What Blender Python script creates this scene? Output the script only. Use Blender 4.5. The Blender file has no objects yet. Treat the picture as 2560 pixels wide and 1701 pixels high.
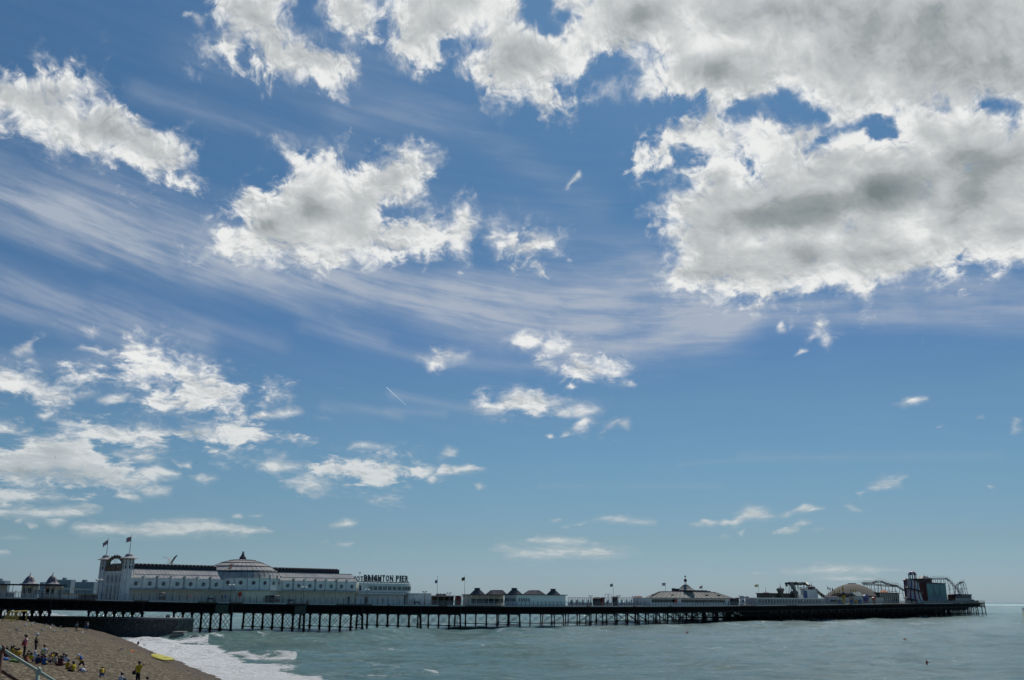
import bpy, math, random
import numpy as np
from mathutils import Vector, Matrix
R = math.radians
scene = bpy.context.scene
COL = scene.collection
random.seed(7)
RNG = np.random.RandomState(5)

# ------------------------------------------------------------------ camera
FPX, CX, CY = 2350.0, 1280.0, 850.5            # focal length and centre, in pixels of the 2560 px photograph
PITCH, ROLL, ZC = R(15.45), R(0.3), 8.5
_f = np.array([0, math.cos(PITCH), math.sin(PITCH)])
_u0 = np.array([0, -math.sin(PITCH), math.cos(PITCH)])
_r0 = np.array([1.0, 0, 0])
_u = math.cos(ROLL)*_u0 - math.sin(ROLL)*_r0
_r = math.cos(ROLL)*_r0 + math.sin(ROLL)*_u0
CAM = np.array([0, 0, ZC])
cd = bpy.data.cameras.new('camera'); cam = bpy.data.objects.new('camera', cd); COL.objects.link(cam)
cd.sensor_width = 36; cd.lens = 36*FPX/2560; cd.clip_start = .5; cd.clip_end = 120000
M = Matrix(((_r[0], _u[0], -_f[0], 0), (_r[1], _u[1], -_f[1], 0), (_r[2], _u[2], -_f[2], ZC), (0, 0, 0, 1)))
cam.matrix_world = M
scene.camera = cam

# ------------------------------------------------------------------ world, sun, exposure
SUN_EL, SUN_AZ = 52, 16          # azimuth measured from +Y towards +X
w = bpy.data.worlds.new('World'); scene.world = w; w.use_nodes = True
nt = w.node_tree; nt.nodes.clear()
sky = nt.nodes.new('ShaderNodeTexSky'); sky.sky_type = 'NISHITA'; sky.sun_disc = False
sky.sun_elevation = R(SUN_EL); sky.sun_rotation = R(SUN_AZ)
sky.altitude = 0; sky.air_density = 1.0; sky.dust_density = 0.35; sky.ozone_density = 1.6
bg = nt.nodes.new('ShaderNodeBackground'); bg.inputs[1].default_value = 0.075
wo = nt.nodes.new('ShaderNodeOutputWorld')
# colour gradient by elevation painted over the sky model, a deeper blue than the model's
_g = nt.nodes.new('ShaderNodeNewGeometry'); _s = nt.nodes.new('ShaderNodeSeparateXYZ'); nt.links.new(_g.outputs['Incoming'], _s.inputs[0])
_n = nt.nodes.new('ShaderNodeMath'); _n.operation = 'MULTIPLY'; _n.inputs[1].default_value = -1.0; nt.links.new(_s.outputs[2], _n.inputs[0])
_r_ = nt.nodes.new('ShaderNodeValToRGB'); nt.links.new(_n.outputs[0], _r_.inputs[0])
SKYR = [(0.0, .41, .60, .99), (.06, .395, .55, .72), (.135, .40, .60, .72), (.20, .40, .60, .72), (.26, .35, .56, .74), (.34, .34, .60, .76), (.45, .37, .65, .80), (.56, .42, .72, .88), (1.0, .45, .75, .9)]
while len(_r_.color_ramp.elements) < len(SKYR): _r_.color_ramp.elements.new(.5)
for _e, _c in zip(_r_.color_ramp.elements, SKYR): _e.position = _c[0]
for _e, _c in zip(_r_.color_ramp.elements, SKYR): _e.position = _c[0]; _e.color = (*_c[1:], 1)
_m = nt.nodes.new('ShaderNodeMixRGB'); _m.blend_type = 'MULTIPLY'; _m.inputs[0].default_value = 1
nt.links.new(sky.outputs[0], _m.inputs[1]); nt.links.new(_r_.outputs[0], _m.inputs[2]); nt.links.new(_m.outputs[0], bg.inputs[0]); nt.links.new(bg.outputs[0], wo.inputs[0])
sl = bpy.data.lights.new('sun', 'SUN'); sl.energy = 3.6; sl.angle = R(0.6); sl.color = (1, .95, .87)
so = bpy.data.objects.new('sun', sl); COL.objects.link(so)
sd = Vector((math.sin(R(SUN_AZ))*math.cos(R(SUN_EL)), math.cos(R(SUN_AZ))*math.cos(R(SUN_EL)), math.sin(R(SUN_EL))))
so.rotation_euler = sd.to_track_quat('Z', 'Y').to_euler()
vs = scene.view_settings; vs.view_transform = 'Standard'; vs.look = 'None'; vs.exposure = 0.0; vs.gamma = 1
scene.cycles.max_bounces = 6; scene.cycles.transparent_max_bounces = 8
scene.cycles.caustics_reflective = False; scene.cycles.caustics_refractive = False

# ------------------------------------------------------------------ projection helpers
def ray(px, py):
    d = (px-CX)/FPX*_r + (CY-py)/FPX*_u + _f
    return d/np.linalg.norm(d)
def on_z(px, py, z=0.0):                         # point of height z seen at that place
    d = ray(px, py); t = (z-ZC)/d[2]
    return CAM + d*t
def proj(p):
    d = np.asarray(p, float)-CAM
    zz = d@_f
    return CX+FPX*(d@_r)/zz, CY-FPX*(d@_u)/zz
def zat(x, y, py):                               # height above (x, y) whose image is at row py
    k = (CY-py)/FPX
    a = x*_u[0]+y*_u[1]; b = x*_f[0]+y*_f[1]
    return ZC + (k*b-a)/(_u[2]-k*_f[2])
def hor(px):                                     # row of the horizon in column px
    d = on_z(px, 1500, -1e-6); s = 1e7
    q = ray(px, 1500); v = np.array([q[0], q[1], 0]); v /= np.linalg.norm(v)
    return proj(CAM+v*1e6)[1]

# ------------------------------------------------------------------ mesh helpers
class MB:
    def __init__(s): s.v = []; s.f = []; s.m = []
    def add(s, vs, fs, mi=0):
        o = len(s.v); s.v += [tuple(map(float, q)) for q in vs]
        s.f += [tuple(i+o for i in f) for f in fs]; s.m += [mi]*len(fs); return s
    def fbox(s, O, t, n, u0, u1, v0, v1, z0, z1, mi=0, up=(0, 0, 1)):     # box in a frame: O + t*u + n*v, z
        O = np.asarray(O, float); t = np.asarray(t, float); n = np.asarray(n, float); k = np.asarray(up, float)
        P = [O+t*a+n*b+k*c for c in (z0, z1) for a, b in ((u0, v0), (u1, v0), (u1, v1), (u0, v1))]
        return s.add(P, [(0, 3, 2, 1), (4, 5, 6, 7), (0, 1, 5, 4), (1, 2, 6, 5), (2, 3, 7, 6), (3, 0, 4, 7)], mi)
    def box(s, c, sz, mi=0):
        return s.fbox(c, (1, 0, 0), (0, 1, 0), -sz[0]/2, sz[0]/2, -sz[1]/2, sz[1]/2, -sz[2]/2, sz[2]/2, mi)
    def tube(s, a, b, r0, r1=None, k=6, mi=0, cap=True):
        a = np.asarray(a, float); b = np.asarray(b, float); r1 = r0 if r1 is None else r1
        d = b-a; L = np.linalg.norm(d)
        if L < 1e-6: return s
        d /= L; h = np.array([0, 0, 1.]) if abs(d[2]) < .9 else np.array([1., 0, 0])
        x = np.cross(d, h); x /= np.linalg.norm(x); y = np.cross(d, x)
        P = []
        for q, r in ((a, r0), (b, r1)):
            for i in range(k):
                th = 2*math.pi*i/k; P.append(q+r*(x*math.cos(th)+y*math.sin(th)))
        F = [(i, i+k, (i+1) % k+k, (i+1) % k) for i in range(k)]
        if cap: F += [tuple(range(k)), tuple(range(2*k-1, k-1, -1))]
        return s.add(P, F, mi)
    def path(s, pts, r, k=6, mi=0):
        for a, b in zip(pts[:-1], pts[1:]): s.tube(a, b, r, r, k, mi)
        return s
    def lathe(s, c, prof, k=16, mi=0, a0=0.0, sx=1, sy=1):                      # prof: (radius, z)
        c = np.asarray(c, float); P = []
        for r, z in prof:
            for i in range(k):
                th = a0+2*math.pi*i/k; P.append(c+np.array([r*math.cos(th)*sx, r*math.sin(th)*sy, z]))
        F = []
        for j in range(len(prof)-1):
            for i in range(k):
                F.append((j*k+i, j*k+(i+1) % k, (j+1)*k+(i+1) % k, (j+1)*k+i))
        F.append(tuple(range(k-1, -1, -1))); F.append(tuple((len(prof)-1)*k+i for i in range(k)))
        return s.add(P, F, mi)
    def quad(s, a, b, c, d, mi=0): return s.add([a, b, c, d], [(0, 1, 2, 3)], mi)
    def obj(s, name, mats, parent=None, smooth=False, **kw):
        me = bpy.data.meshes.new(name); me.from_pydata(s.v, [], s.f)
        mats = mats if isinstance(mats, (list, tuple)) else [mats]
        for m in mats: me.materials.append(m)
        if len(mats) > 1: me.polygons.foreach_set('material_index', s.m)
        if smooth: me.polygons.foreach_set('use_smooth', [True]*len(s.f))
        me.update()
        o = bpy.data.objects.new(name, me); COL.objects.link(o)
        if parent is not None:
            o.parent = parent
            if parent.type == 'EMPTY' or True:
                o.matrix_parent_inverse = world_of(parent).inverted()
        tag(o, **kw); return o
def world_of(o):
    m = o.matrix_basis.copy()
    if o.parent is not None: m = world_of(o.parent) @ o.matrix_parent_inverse @ m
    return m
def tag(o, label=None, cat=None, group=None, kind=None):
    if label: o['label'] = label
    if cat: o['category'] = cat
    if group: o['group'] = group
    if kind: o['kind'] = kind
    return o
def thing(name, loc, label, cat, group=None):
    o = bpy.data.objects.new(name, None); COL.objects.link(o); o.empty_display_size = .3
    o.location = tuple(map(float, loc)); return tag(o, label, cat, group)
def copy_tree(o, loc, rz=0.0, label=None, parent=None, scale=None):   # the thing, its parts and their sub-parts
    c = o.copy(); COL.objects.link(c)
    if parent is None:
        c.location = tuple(map(float, loc)); c.rotation_euler = (0, 0, rz)
        if scale is not None: c.scale = (scale,)*3 if not isinstance(scale, (tuple, list)) else scale
        if label: c['label'] = label
    else: c.parent = parent
    for ch in list(CH.get(o.name, [])): copy_tree(ch, None, parent=c)
    return c
CH = {}
def reg(o):                                     # remember the children of a prototype
    CH[o.name] = [q for q in bpy.data.objects if q.parent == o]
    for q in CH[o.name]: reg(q)

# ------------------------------------------------------------------ materials
MATS = {}
def mat(name, rgb, rough=.6, var=.12, scale=1.5, bump=0.0, metal=0.0, coords='Object', stain=None, stretch=None, spec=.4):
    if name in MATS: return MATS[name]
    m = bpy.data.materials.new(name); m.use_nodes = True; t = m.node_tree; N = t.nodes; L = t.links
    b = N['Principled BSDF']; b.inputs['Roughness'].default_value = rough; b.inputs['Metallic'].default_value = metal
    b.inputs['Specular IOR Level'].default_value = spec
    tc = N.new('ShaderNodeTexCoord'); mp = N.new('ShaderNodeMapping'); L.new(tc.outputs[coords], mp.inputs[0])
    if stretch: mp.inputs['Scale'].default_value = stretch
    n = N.new('ShaderNodeTexNoise'); n.inputs['Scale'].default_value = scale; n.inputs['Detail'].default_value = 6
    n.inputs['Roughness'].default_value = .65
    L.new(mp.outputs[0], n.inputs[0])
    mr = N.new('ShaderNodeMapRange'); mr.inputs[1].default_value = .3; mr.inputs[2].default_value = .7
    mr.inputs[3].default_value = 1-var; mr.inputs[4].default_value = 1+var; L.new(n.outputs[0], mr.inputs[0])
    mx = N.new('ShaderNodeVectorMath'); mx.operation = 'SCALE'; mx.inputs[0].default_value = rgb
    L.new(mr.outputs[0], mx.inputs['Scale'])
    out = mx.outputs[0]
    if stain:                                  # rust, algae or grime with a shape of its own
        n2 = N.new('ShaderNodeTexNoise'); n2.inputs['Scale'].default_value = stain[3]; n2.inputs['Detail'].default_value = 8
        n2.inputs['Roughness'].default_value = .7; L.new(mp.outputs[0], n2.inputs[0])
        r2 = N.new('ShaderNodeMapRange'); r2.inputs[1].default_value = .52; r2.inputs[2].default_value = .66
        r2.inputs[4].default_value = stain[4]; L.new(n2.outputs[0], r2.inputs[0])
        mm = N.new('ShaderNodeMixRGB'); L.new(r2.outputs[0], mm.inputs[0]); L.new(out, mm.inputs[1])
        mm.inputs[2].default_value = (*stain[:3], 1); out = mm.outputs[0]
    L.new(out, b.inputs['Base Color'])
    if bump:
        bp = N.new('ShaderNodeBump'); bp.inputs['Strength'].default_value = bump; bp.inputs['Distance'].default_value = .1
        L.new(n.outputs[0], bp.inputs['Height']); L.new(bp.outputs[0], b.inputs['Normal'])
    MATS[name] = m; return m
# ------------------------------------------------------------------ clouds: coverage is authored as outlines, everything finer is noise in the material
def T(ox, oy, s, pts): return [(ox+s*a, oy+s*b) for a, b in pts]
S1, S2 = .36441, .38273
TA = lambda *p: T(0, 0, S1, p)
TB = lambda *p: T(850, 0, S1, p)
TC = lambda *p: T(1700, 0, S1, p)
TD = lambda *p: T(0, 450, S1, p)
TE = lambda *p: T(850, 450, S1, p)
TF = lambda *p: T(1700, 450, S1, p)
TG = lambda *p: T(0, 800, S2, p)
TH = lambda *p: T(850, 900, S1, p)
TI = lambda *p: T(1700, 900, S1, p)
TS = lambda *p: list(p)
CLOUDS = [   # (outline, strength)
 (TA((-60,540),(80,500),(140,465),(220,480),(310,460),(400,500),(480,480),(540,540),(625,585),(580,640),(600,700),(690,690),(820,700),(860,760),(1010,820),(1130,880),(1240,930),(1320,1000),(1360,1060),(1310,1090),(1330,1180),(1320,1290),(1280,1260),(1230,1190),(1100,1220),(1040,1250),(900,1190),(840,1130),(760,1100),(560,1050),(380,1040),(330,960),(200,920),(130,860),(0,790),(-60,790)), 1),
 (TA((1460,-90),(1480,80),(1540,180),(1560,240),(1430,260),(1400,370),(1470,370),(1540,440),(1600,520),(1640,440),(1660,370),(1700,310),(1760,400),(1760,480),(1900,530),(2090,530),(2160,540),(2290,620),(2350,540),(2400,470),(2400,400),(2330,320),(2250,270),(2140,220),(2020,240),(1990,160),(1960,60),(1970,-90)), 1),
 (TA((1240,110),(1260,75),(1330,70),(1400,130),(1400,200),(1360,180),(1320,110),(1250,120)), .6),
 (TB((-110,-90),(-120,100),(-90,230),(0,250),(100,280),(230,280),(250,180),(225,100),(215,-90)), .95),
 (TS((985,-40),(978,25),(952,44),(978,62),(978,91),(956,110),(963,146),(1007,160),(1040,146),(1047,171),(1076,168),(1105,146),(1109,109),(1142,106),(1178,109),(1207,120),(1178,153),(1167,182),(1178,204),(1214,230),(1273,251),(1313,244),(1324,270),(1360,292),(1397,281),(1422,262),(1400,237),(1389,215),(1448,208),(1473,200),(1484,171),(1500,140),(1575,125),(1600,150),(1610,200),(1580,215),(1575,235),(1590,245),(1580,256),(1620,250),(1665,262),(1700,258),(1755,255),(1800,300),(2680,300),(2680,-200),(985,-200)), 1),
 (TB((1670,690),(1780,640),(1810,540),(1880,540),(1900,690),(1820,660),(1700,710)), .7),
 (TB((1780,440),(1860,400),(1960,410),(2040,440),(1980,470),(1850,480)), .5),
 (TS((1706,290),(1740,285),(1800,250),(2700,250),(2700,640),(2575,650),(2520,669),(2447,669),(2374,665),(2338,690),(2247,701),(2199,712),(2166,760),(2137,738),(2083,723),(2010,738),(1955,752),(1809,749),(1747,742),(1700,722),(1685,734),(1670,687),(1685,654),(1652,647),(1659,614),(1634,585),(1666,556),(1655,512),(1685,472),(1710,460),(1706,412),(1670,408),(1626,434),(1590,445),(1579,419),(1615,383),(1652,335),(1688,302)), 1),
 (TS((703,379),(725,372),(751,394),(773,386),(802,368),(831,372),(849,397),(860,419),(872,434),(901,419),(952,386),(1003,379),(1076,404),(1101,419),(1094,441),(1065,463),(1047,499),(996,516),(974,523),(1036,541),(1076,534),(1090,556),(1120,556),(1152,530),(1167,497),(1182,527),(1185,570),(1193,596),(1178,629),(1149,643),(1120,621),(1047,625),(1047,643),(1025,629),(996,643),(959,629),(930,643),(886,658),(850,683),(838,683),(802,672),(740,668),(674,654),(620,648),(554,665),(510,647),(496,636),(503,618),(547,570),(601,548),(590,508),(612,483),(649,486),(685,472),(681,450),(692,441),(718,423),(703,401)), 1),
 (TE((960,280),(1110,260),(1130,300),(1080,350),(1110,400),(1210,330),(1280,400),(1350,370),(1410,400),(1500,380),(1500,450),(1530,510),(1400,470),(1330,520),(1400,570),(1380,630),(1280,600),(1190,600),(1220,530),(1170,510),(1070,490),(1000,440),(1030,350)), 1),
 (TB((1540,1300),(1570,1250),(1640,1180),(1650,1210),(1590,1260),(1570,1310)), .8),
 (TE((1130,1100),(1250,1050),(1390,1080),(1390,1130),(1290,1160),(1200,1130)), 1),
 (TE((1360,1200),(1400,1120),(1470,1090),(1580,1110),(1620,1170),(1700,1200),(1750,1240),(1850,1270),(1950,1300),(1930,1350),(1850,1385),(1780,1355),(1690,1380),(1560,1340),(1500,1300),(1560,1260),(1530,1200),(1450,1190)), 1.1),
 (TE((550,1220),(620,1230),(660,1200),(620,1155),(700,1180),(760,1170),(800,1190),(880,1200),(870,1240),(760,1250),(680,1280),(630,1290),(600,1250)), .8),
 (TH((930,320),(980,270),(1060,280),(1110,270),(1160,250),(1220,210),(1260,220),(1310,240),(1380,220),(1430,250),(1550,240),(1610,280),(1540,310),(1440,320),(1350,360),(1280,350),(1200,330),(1150,360),(1080,375),(990,370)), 1.1),
 (TH((1450,380),(1500,330),(1640,300),(1760,340),(1700,390),(1720,420),(1650,470),(1610,460),(1640,410),(1590,400),(1500,400)), 1),
 (TH((1790,510),(1810,440),(1900,400),(1980,410),(1970,470),(1900,440),(1850,470)), .7),
 (TH((1410,520),(1450,505),(1480,530),(1440,540)), .7), (TH((1500,530),(1550,495),(1610,510),(1530,535)), .7),
 (TH((1550,180),(1580,150),(1630,190),(1590,210)), .8), (TH((1975,150),(2000,140),(2030,170),(1980,178)), .8),
 (TH((50,620),(100,570),(180,560),(300,600),(250,605),(120,595)), .6), (TH((690,640),(740,600),(800,620),(790,650),(720,655)), .8),
 (TH((-200,755),(-110,710),(-70,695),(0,740),(100,715),(200,710),(340,675),(450,700),(530,730),(590,750),(620,770),(600,800),(500,790),(410,800),(410,850),(330,880),(240,870),(150,880),(110,860),(150,800),(60,780),(0,780),(-100,770)), 1),
 (TH((645,785),(700,725),(760,745),(880,718),(1000,745),(880,770),(740,780)), 1), (TH((590,820),(640,790),(665,820),(625,852)), 1), (TH((420,875),(460,845),(540,860),(480,880)), .6),
 (TH((925,860),(960,848),(995,870),(950,884)), .9), (TH((15,860),(50,842),(85,860),(50,875)), .8),
 (TH((-60,1135),(50,1095),(125,1120),(80,1145)), .9), (TH((-40,1268),(0,1255),(100,1250),(60,1275)), .7),
 (TH((1290,1230),(1500,1210),(1710,1235),(1690,1262),(1560,1272),(1480,1260),(1400,1255),(1320,1245)), .9),
 (TH((1060,1280),(1100,1265),(1200,1290),(1330,1290),(1450,1270),(1600,1270),(1760,1280),(1900,1310),(2050,1320),(1900,1345),(1700,1360),(1500,1360),(1300,1375),(1150,1350),(1220,1330),(1100,1290)), .75),
 (TH((1730,1102),(1800,1080),(1920,1066),(2000,1088),(2160,1110),(2050,1128),(1880,1112),(1800,1098)), .85), (TH((1430,1102),(1500,1084),(1520,1095),(1470,1114)), .7),
 (TH((1515,1152),(1570,1130),(1580,1145),(1540,1158)), .6), (TH((1600,1132),(1690,1102),(1700,1110),(1650,1140)), .6),
 (TI((1460,300),(1560,260),(1640,248),(1695,262),(1620,292),(1540,318)), .8), (TI((2280,450),(2300,395),(2340,410),(2310,450),(2360,475),(2280,495)), .6),
 (TI((2030,405),(2070,375),(2090,400)), .5), (TI((1740,462),(1790,445),(1830,435),(1780,475)), .45),
 (TI((1290,875),(1390,812),(1470,806),(1555,795),(1510,862),(1410,882),(1310,885)), .8), (TI((1205,912),(1270,900),(1240,935)), .5), (TI((1125,1000),(1170,995),(1245,1032),(1180,1038)), .7),
 (TI((360,1112),(400,1060),(470,1018),(530,1022),(600,1048),(665,1080),(560,1097),(450,1092),(380,1122)), 1.1), (TI((75,1132),(170,1092),(255,1110),(240,1127),(120,1140)), .9),
 (TI((255,1127),(310,1092),(355,1110),(300,1133)), .6), (TI((675,1072),(740,1032),(785,1050),(720,1083)), .7), (TI((775,1032),(850,982),(920,1008),(990,1020),(900,1038)), 1.05),
 (TI((645,1182),(720,1142),(815,1165),(750,1188)), .9), (TI((745,1142),(820,1110),(905,1112),(800,1145)), .55), (TI((2095,866),(2120,858),(2175,870),(2130,882)), .7), (TI((400,1182),(445,1165),(420,1208)), .5),
 (TI((275,1212),(310,1200),(335,1212),(300,1224)), .4), (TI((910,1167),(985,1152),(950,1178)), .5),
 (TI((700,1452),(820,1440),(930,1410),(1100,1418),(1300,1418),(1570,1445),(1350,1452),(1100,1463),(900,1468)), .75), (TI((455,1467),(520,1455),(605,1470),(520,1474)), .6), (TI((840,1502),(1100,1490),(1300,1498),(1420,1512),(1000,1514)), .6),
 (TF((870,1100),(910,1010),(960,950),(1010,990),(1000,1040),(1050,1080),(1010,1150),(950,1110),(910,1100)), .75), (TF((780,1212),(820,1162),(900,1168),(850,1195)), .6), (TF((665,1005),(700,965),(712,1032),(680,1038)), .5),
 (TG((0,320),(60,330),(150,370),(250,385),(330,440),(400,460),(460,510),(420,540),(330,545),(220,510),(120,480),(0,470),(-90,470),(-90,320)), 1.1),
 (TG((390,330),(430,320),(460,340),(600,310),(700,310),(830,240),(850,180),(910,140),(990,180),(1050,150),(1090,190),(1150,210),(1200,270),(1300,300),(1400,310),(1450,350),(1560,390),(1640,410),(1680,450),(1780,470),(1720,490),(1640,490),(1530,500),(1520,560),(1540,580),(1450,590),(1350,610),(1260,630),(1150,635),(1050,610),(970,580),(950,500),(1060,500),(1080,540),(1200,550),(1150,500),(1140,450),(1080,460),(1000,430),(900,440),(750,440),(680,420),(610,440),(520,410),(400,370)), 1.05),
 (TG((635,522),(720,488),(850,482),(800,532),(700,542)), 1), (TG((480,185),(540,155),(570,170),(640,160),(680,200),(750,190),(775,220),(680,232),(590,205)), .6), (TG((545,60),(620,35),(660,100),(620,142),(575,120)), .55),
 (TG((80,212),(130,170),(200,118),(285,105),(220,160),(210,212),(130,228)), .8), (TG((165,272),(200,250),(235,282)), .45),
 (TG((1125,742),(1200,690),(1310,648),(1400,668),(1430,700),(1540,680),(1700,700),(1722,740),(1880,738),(1995,790),(1920,803),(1750,812),(1600,842),(1350,838),(1250,822),(1180,792)), 1.1),
 (TG((310,710),(450,670),(590,655),(650,680),(780,680),(900,655),(1050,690),(1120,720),(1090,770),(1040,830),(900,830),(760,830),(640,830),(700,870),(760,920),(860,930),(870,1000),(920,1050),(880,1100),(800,1120),(600,1100),(450,1110),(250,1085),(100,1080),(0,1060),(-90,1060),(-90,830),(100,840),(190,800),(90,800),(170,770),(250,730)), 1.05),
 (TG((-90,660),(60,690),(130,720),(210,700),(225,720),(130,752),(0,742),(-90,742)), .9), (TG((245,620),(355,602),(290,660)), .7), (TG((700,872),(760,858),(850,890),(960,868),(1012,890),(980,932),(850,912)), .8),
 (TG((895,982),(1030,948),(1100,978),(1185,1000),(1160,1028),(1020,1022),(1010,1052)), .9), (TG((1128,918),(1170,938),(1245,928),(1255,972),(1170,968)), .8), (TG((1238,1020),(1320,1008),(1412,1030),(1350,1078),(1280,1052)), .7),
 (TG((905,1112),(980,1086),(1115,1108),(1105,1148),(980,1148)), .9), (TG((735,1152),(790,1122),(900,1143),(922,1178),(820,1172)), .9), (TG((-90,1090),(100,1098),(230,1118),(385,1165),(250,1172),(100,1192),(-90,1190)), .9),
 (TG((-90,1240),(100,1222),(350,1222),(470,1225),(662,1245),(600,1268),(400,1288),(200,1283),(-90,1278)), .95), (TG((455,1222),(540,1202),(685,1215),(600,1238)), .7), (TG((298,1300),(400,1286),(445,1310),(360,1348)), .65),
 (TG((168,1325),(245,1343),(200,1363)), .5), (TG((92,1310),(152,1283),(130,1322)), .5), (TG((-60,1195),(40,1200),(90,1215),(0,1232),(-60,1230)), .8),
 (TG((485,1350),(560,1322),(760,1343),(900,1343),(1000,1318),(1180,1311),(1400,1313),(1550,1338),(1775,1380),(1600,1397),(1300,1392),(1120,1392),(1000,1408),(700,1387),(540,1382)), 1),
 (TG((1498,1282),(1560,1265),(1595,1290),(1530,1303)), .7), (TG((1605,1282),(1715,1268),(1705,1292)), .7), (TG((1435,1302),(1485,1286),(1470,1308)), .5),
 (TG((1638,632),(1720,598),(1760,608),(1880,576),(1968,600),(1850,638),(1700,643)), .85), (TG((1655,557),(1740,545),(1745,575)), .5), (TG((1375,625),(1500,638),(1505,662),(1400,648)), .7),
 (TG((1695,972),(1760,920),(1862,866),(1852,930),(1965,950),(1880,982),(1780,988)), .85), (TG((1855,1060),(1935,997),(2030,1022),(2125,1080),(2040,1112),(1950,1115),(1870,1092)), 1.1),
 (TG((2170,1342),(2247,1316),(2290,1340),(2240,1350)), .8), (TG((2105,1452),(2130,1440),(2148,1455)), .5), (TG((2200,1468),(2240,1456),(2250,1475)), .6), (TG((1885,1395),(1940,1385),(1930,1402)), .35),
 (TG((-60,1412),(90,1412),(180,1425),(60,1432)), .4), (TG((-60,1505),(50,1500),(70,1520),(-60,1530)), .4),
]
HOLES = [
 TB((1195,-90),(1240,30),(1250,120),(1340,190),(1380,230),(1450,240),(1540,280),(1500,180),(1550,100),(1470,60),(1450,-90)),
 TB((1990,300),(2050,330),(2100,290),(2220,400),(2170,490),(2100,480),(2060,400)),
 TB((1600,560),(1740,470),(1760,380),(1900,350),(1990,370),(2050,430),(1990,520),(1900,530),(1780,600),(1660,640)),
 TC((265,795),(330,690),(480,690),(600,640),(700,600),(760,640),(860,700),(1000,790),(1020,835),(880,825),(740,790),(740,835),(600,805),(500,800),(380,835),(290,812)),
 TC((870,1035),(950,950),(1060,870),(1200,850),(1300,770),(1450,805),(1475,930),(1300,955),(1280,870),(1200,885),(1100,905),(1000,965),(930,1012)),
 TC((2075,710),(2180,685),(2305,720),(2280,765),(2140,755)), TC((425,1070),(515,1065),(500,1185),(460,1185)),
 TC((-60,1000),(30,990),(200,1080),(180,1150),(60,1200),(80,1290),(-60,1310)), TC((-40,690),(130,680),(150,730),(60,800),(-40,815)),
 TG((1215,295),(1400,312),(1330,345),(1240,330)),
]
DARK = [ (795,535,66,26,8,.65),(655,565,34,16,0,.7),(2022,656,26,14,-20,.45),(1800,450,20,20,0,.6),(880,470,30,40,0,.4),(700,600,60,16,-8,.35),(1050,560,60,14,0,.4),(330,350,60,30,25,.35),(640,40,40,40,0,.4),(1130,180,50,40,0,.35),(1780,690,120,20,0,.4),(2000,730,100,16,0,.5),(2250,680,90,20,0,.5),  # centre, radii, rotation, amount  (thick undersides; negative = thin bright patches)
 (1955,25,75,38,0,.8),(2150,90,110,95,10,.55),(2390,125,140,95,-10,.7),(1770,172,48,34,0,.7),(2240,470,110,48,-12,1.2),(2050,520,190,34,-14,1.1),(1880,548,70,22,0,.7),(2420,505,60,50,0,.8),
 (2210,640,75,22,0,.6),(2000,630,55,20,0,.7),(2410,400,80,40,0,.7),(1780,110,60,30,0,-.6),(1990,125,55,45,0,-.5),(2185,205,35,30,0,-.5),(1850,605,50,18,0,-.6),(2065,595,60,22,0,-.7),(2280,585,60,24,0,-.8),
 (2450,565,40,30,0,-.5),(1850,330,110,28,-8,-.4),(2130,350,90,22,-8,-.6),(2350,300,70,25,0,-.5),(45,1178,90,18,0,1.0),(190,1195,80,20,0,.7),(490,1085,35,14,0,.5),(250,320,60,30,20,.45),(90,240,50,25,0,.3),(430,400,40,30,0,.4),
 (1620,40,60,40,0,.6),(1500,110,60,35,0,.25),(1180,40,60,40,0,-.4),(900,620,40,14,0,.3),(2470,200,90,60,0,.4),(2300,30,120,40,0,.5),(2540,450,60,60,0,.3),(880,430,60,30,0,.1),(2350,460,30,40,0,-.3),
]
VEIL = [  # strokes: points, half width, strength
 (((-80,430),(0,470),(150,520),(300,580),(440,640),(520,660)),46,.62),((( -80,455),(100,520),(350,640)),16,.35),(((200,520),(400,580),(560,620)),75,.42),(((-80,530),(0,560),(250,650)),22,.42),
 (((-80,670),(0,700),(200,770),(390,825),(500,850)),30,.45),(((-80,740),(60,780),(300,850)),25,.3),(((540,680),(700,750),(870,825),(960,850)),15,.26),(((250,730),(500,810),(700,860)),20,.18),
 (((640,660),(800,690),(1000,745),(1200,800),(1400,815),(1620,800),(1800,800)),52,.62),(((760,640),(1000,700),(1250,770),(1500,780)),40,.35),(((1150,740),(1400,740),(1600,700),(1750,740)),55,.6),
 (((1400,880),(1600,870),(1760,840),(1860,800)),32,.5),(((1700,800),(1900,790),(2100,785),(2300,790),(2560,800),(2700,800)),26,.45),(((2200,720),(2400,720),(2600,740)),38,.5),(((1900,760),(2100,765)),20,.4),
 (((340,225),(560,300),(700,345),(880,380)),22,.2),(((700,100),(1000,180)),60,.1),(((0,330),(200,420),(420,480)),60,.12),(((760,815),(1000,880),(1130,905),(1300,920),(1440,900)),14,.24),(((810,1016),(920,1025),(1000,1040)),10,.2),(((970,1026),(1110,1036)),8,.18),(((980,985),(1120,1012),(1240,1035)),10,.22),
 (((850,280),(1150,300),(1350,430),(1500,520)),30,.16),(((500,130),(900,260),(1100,300)),60,.1),(((500,660),(700,700),(850,690)),26,.3),(((0,900),(200,905),(300,900)),20,.25),(((1850,1140),(2100,1145),(2500,1140)),10,.1),
 (((1000,500),(1300,560),(1600,640)),50,.16),(((1700,1160),(2000,1140)),6,.1),(((1350,1215),(1800,1215)),6,.1),
]
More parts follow.
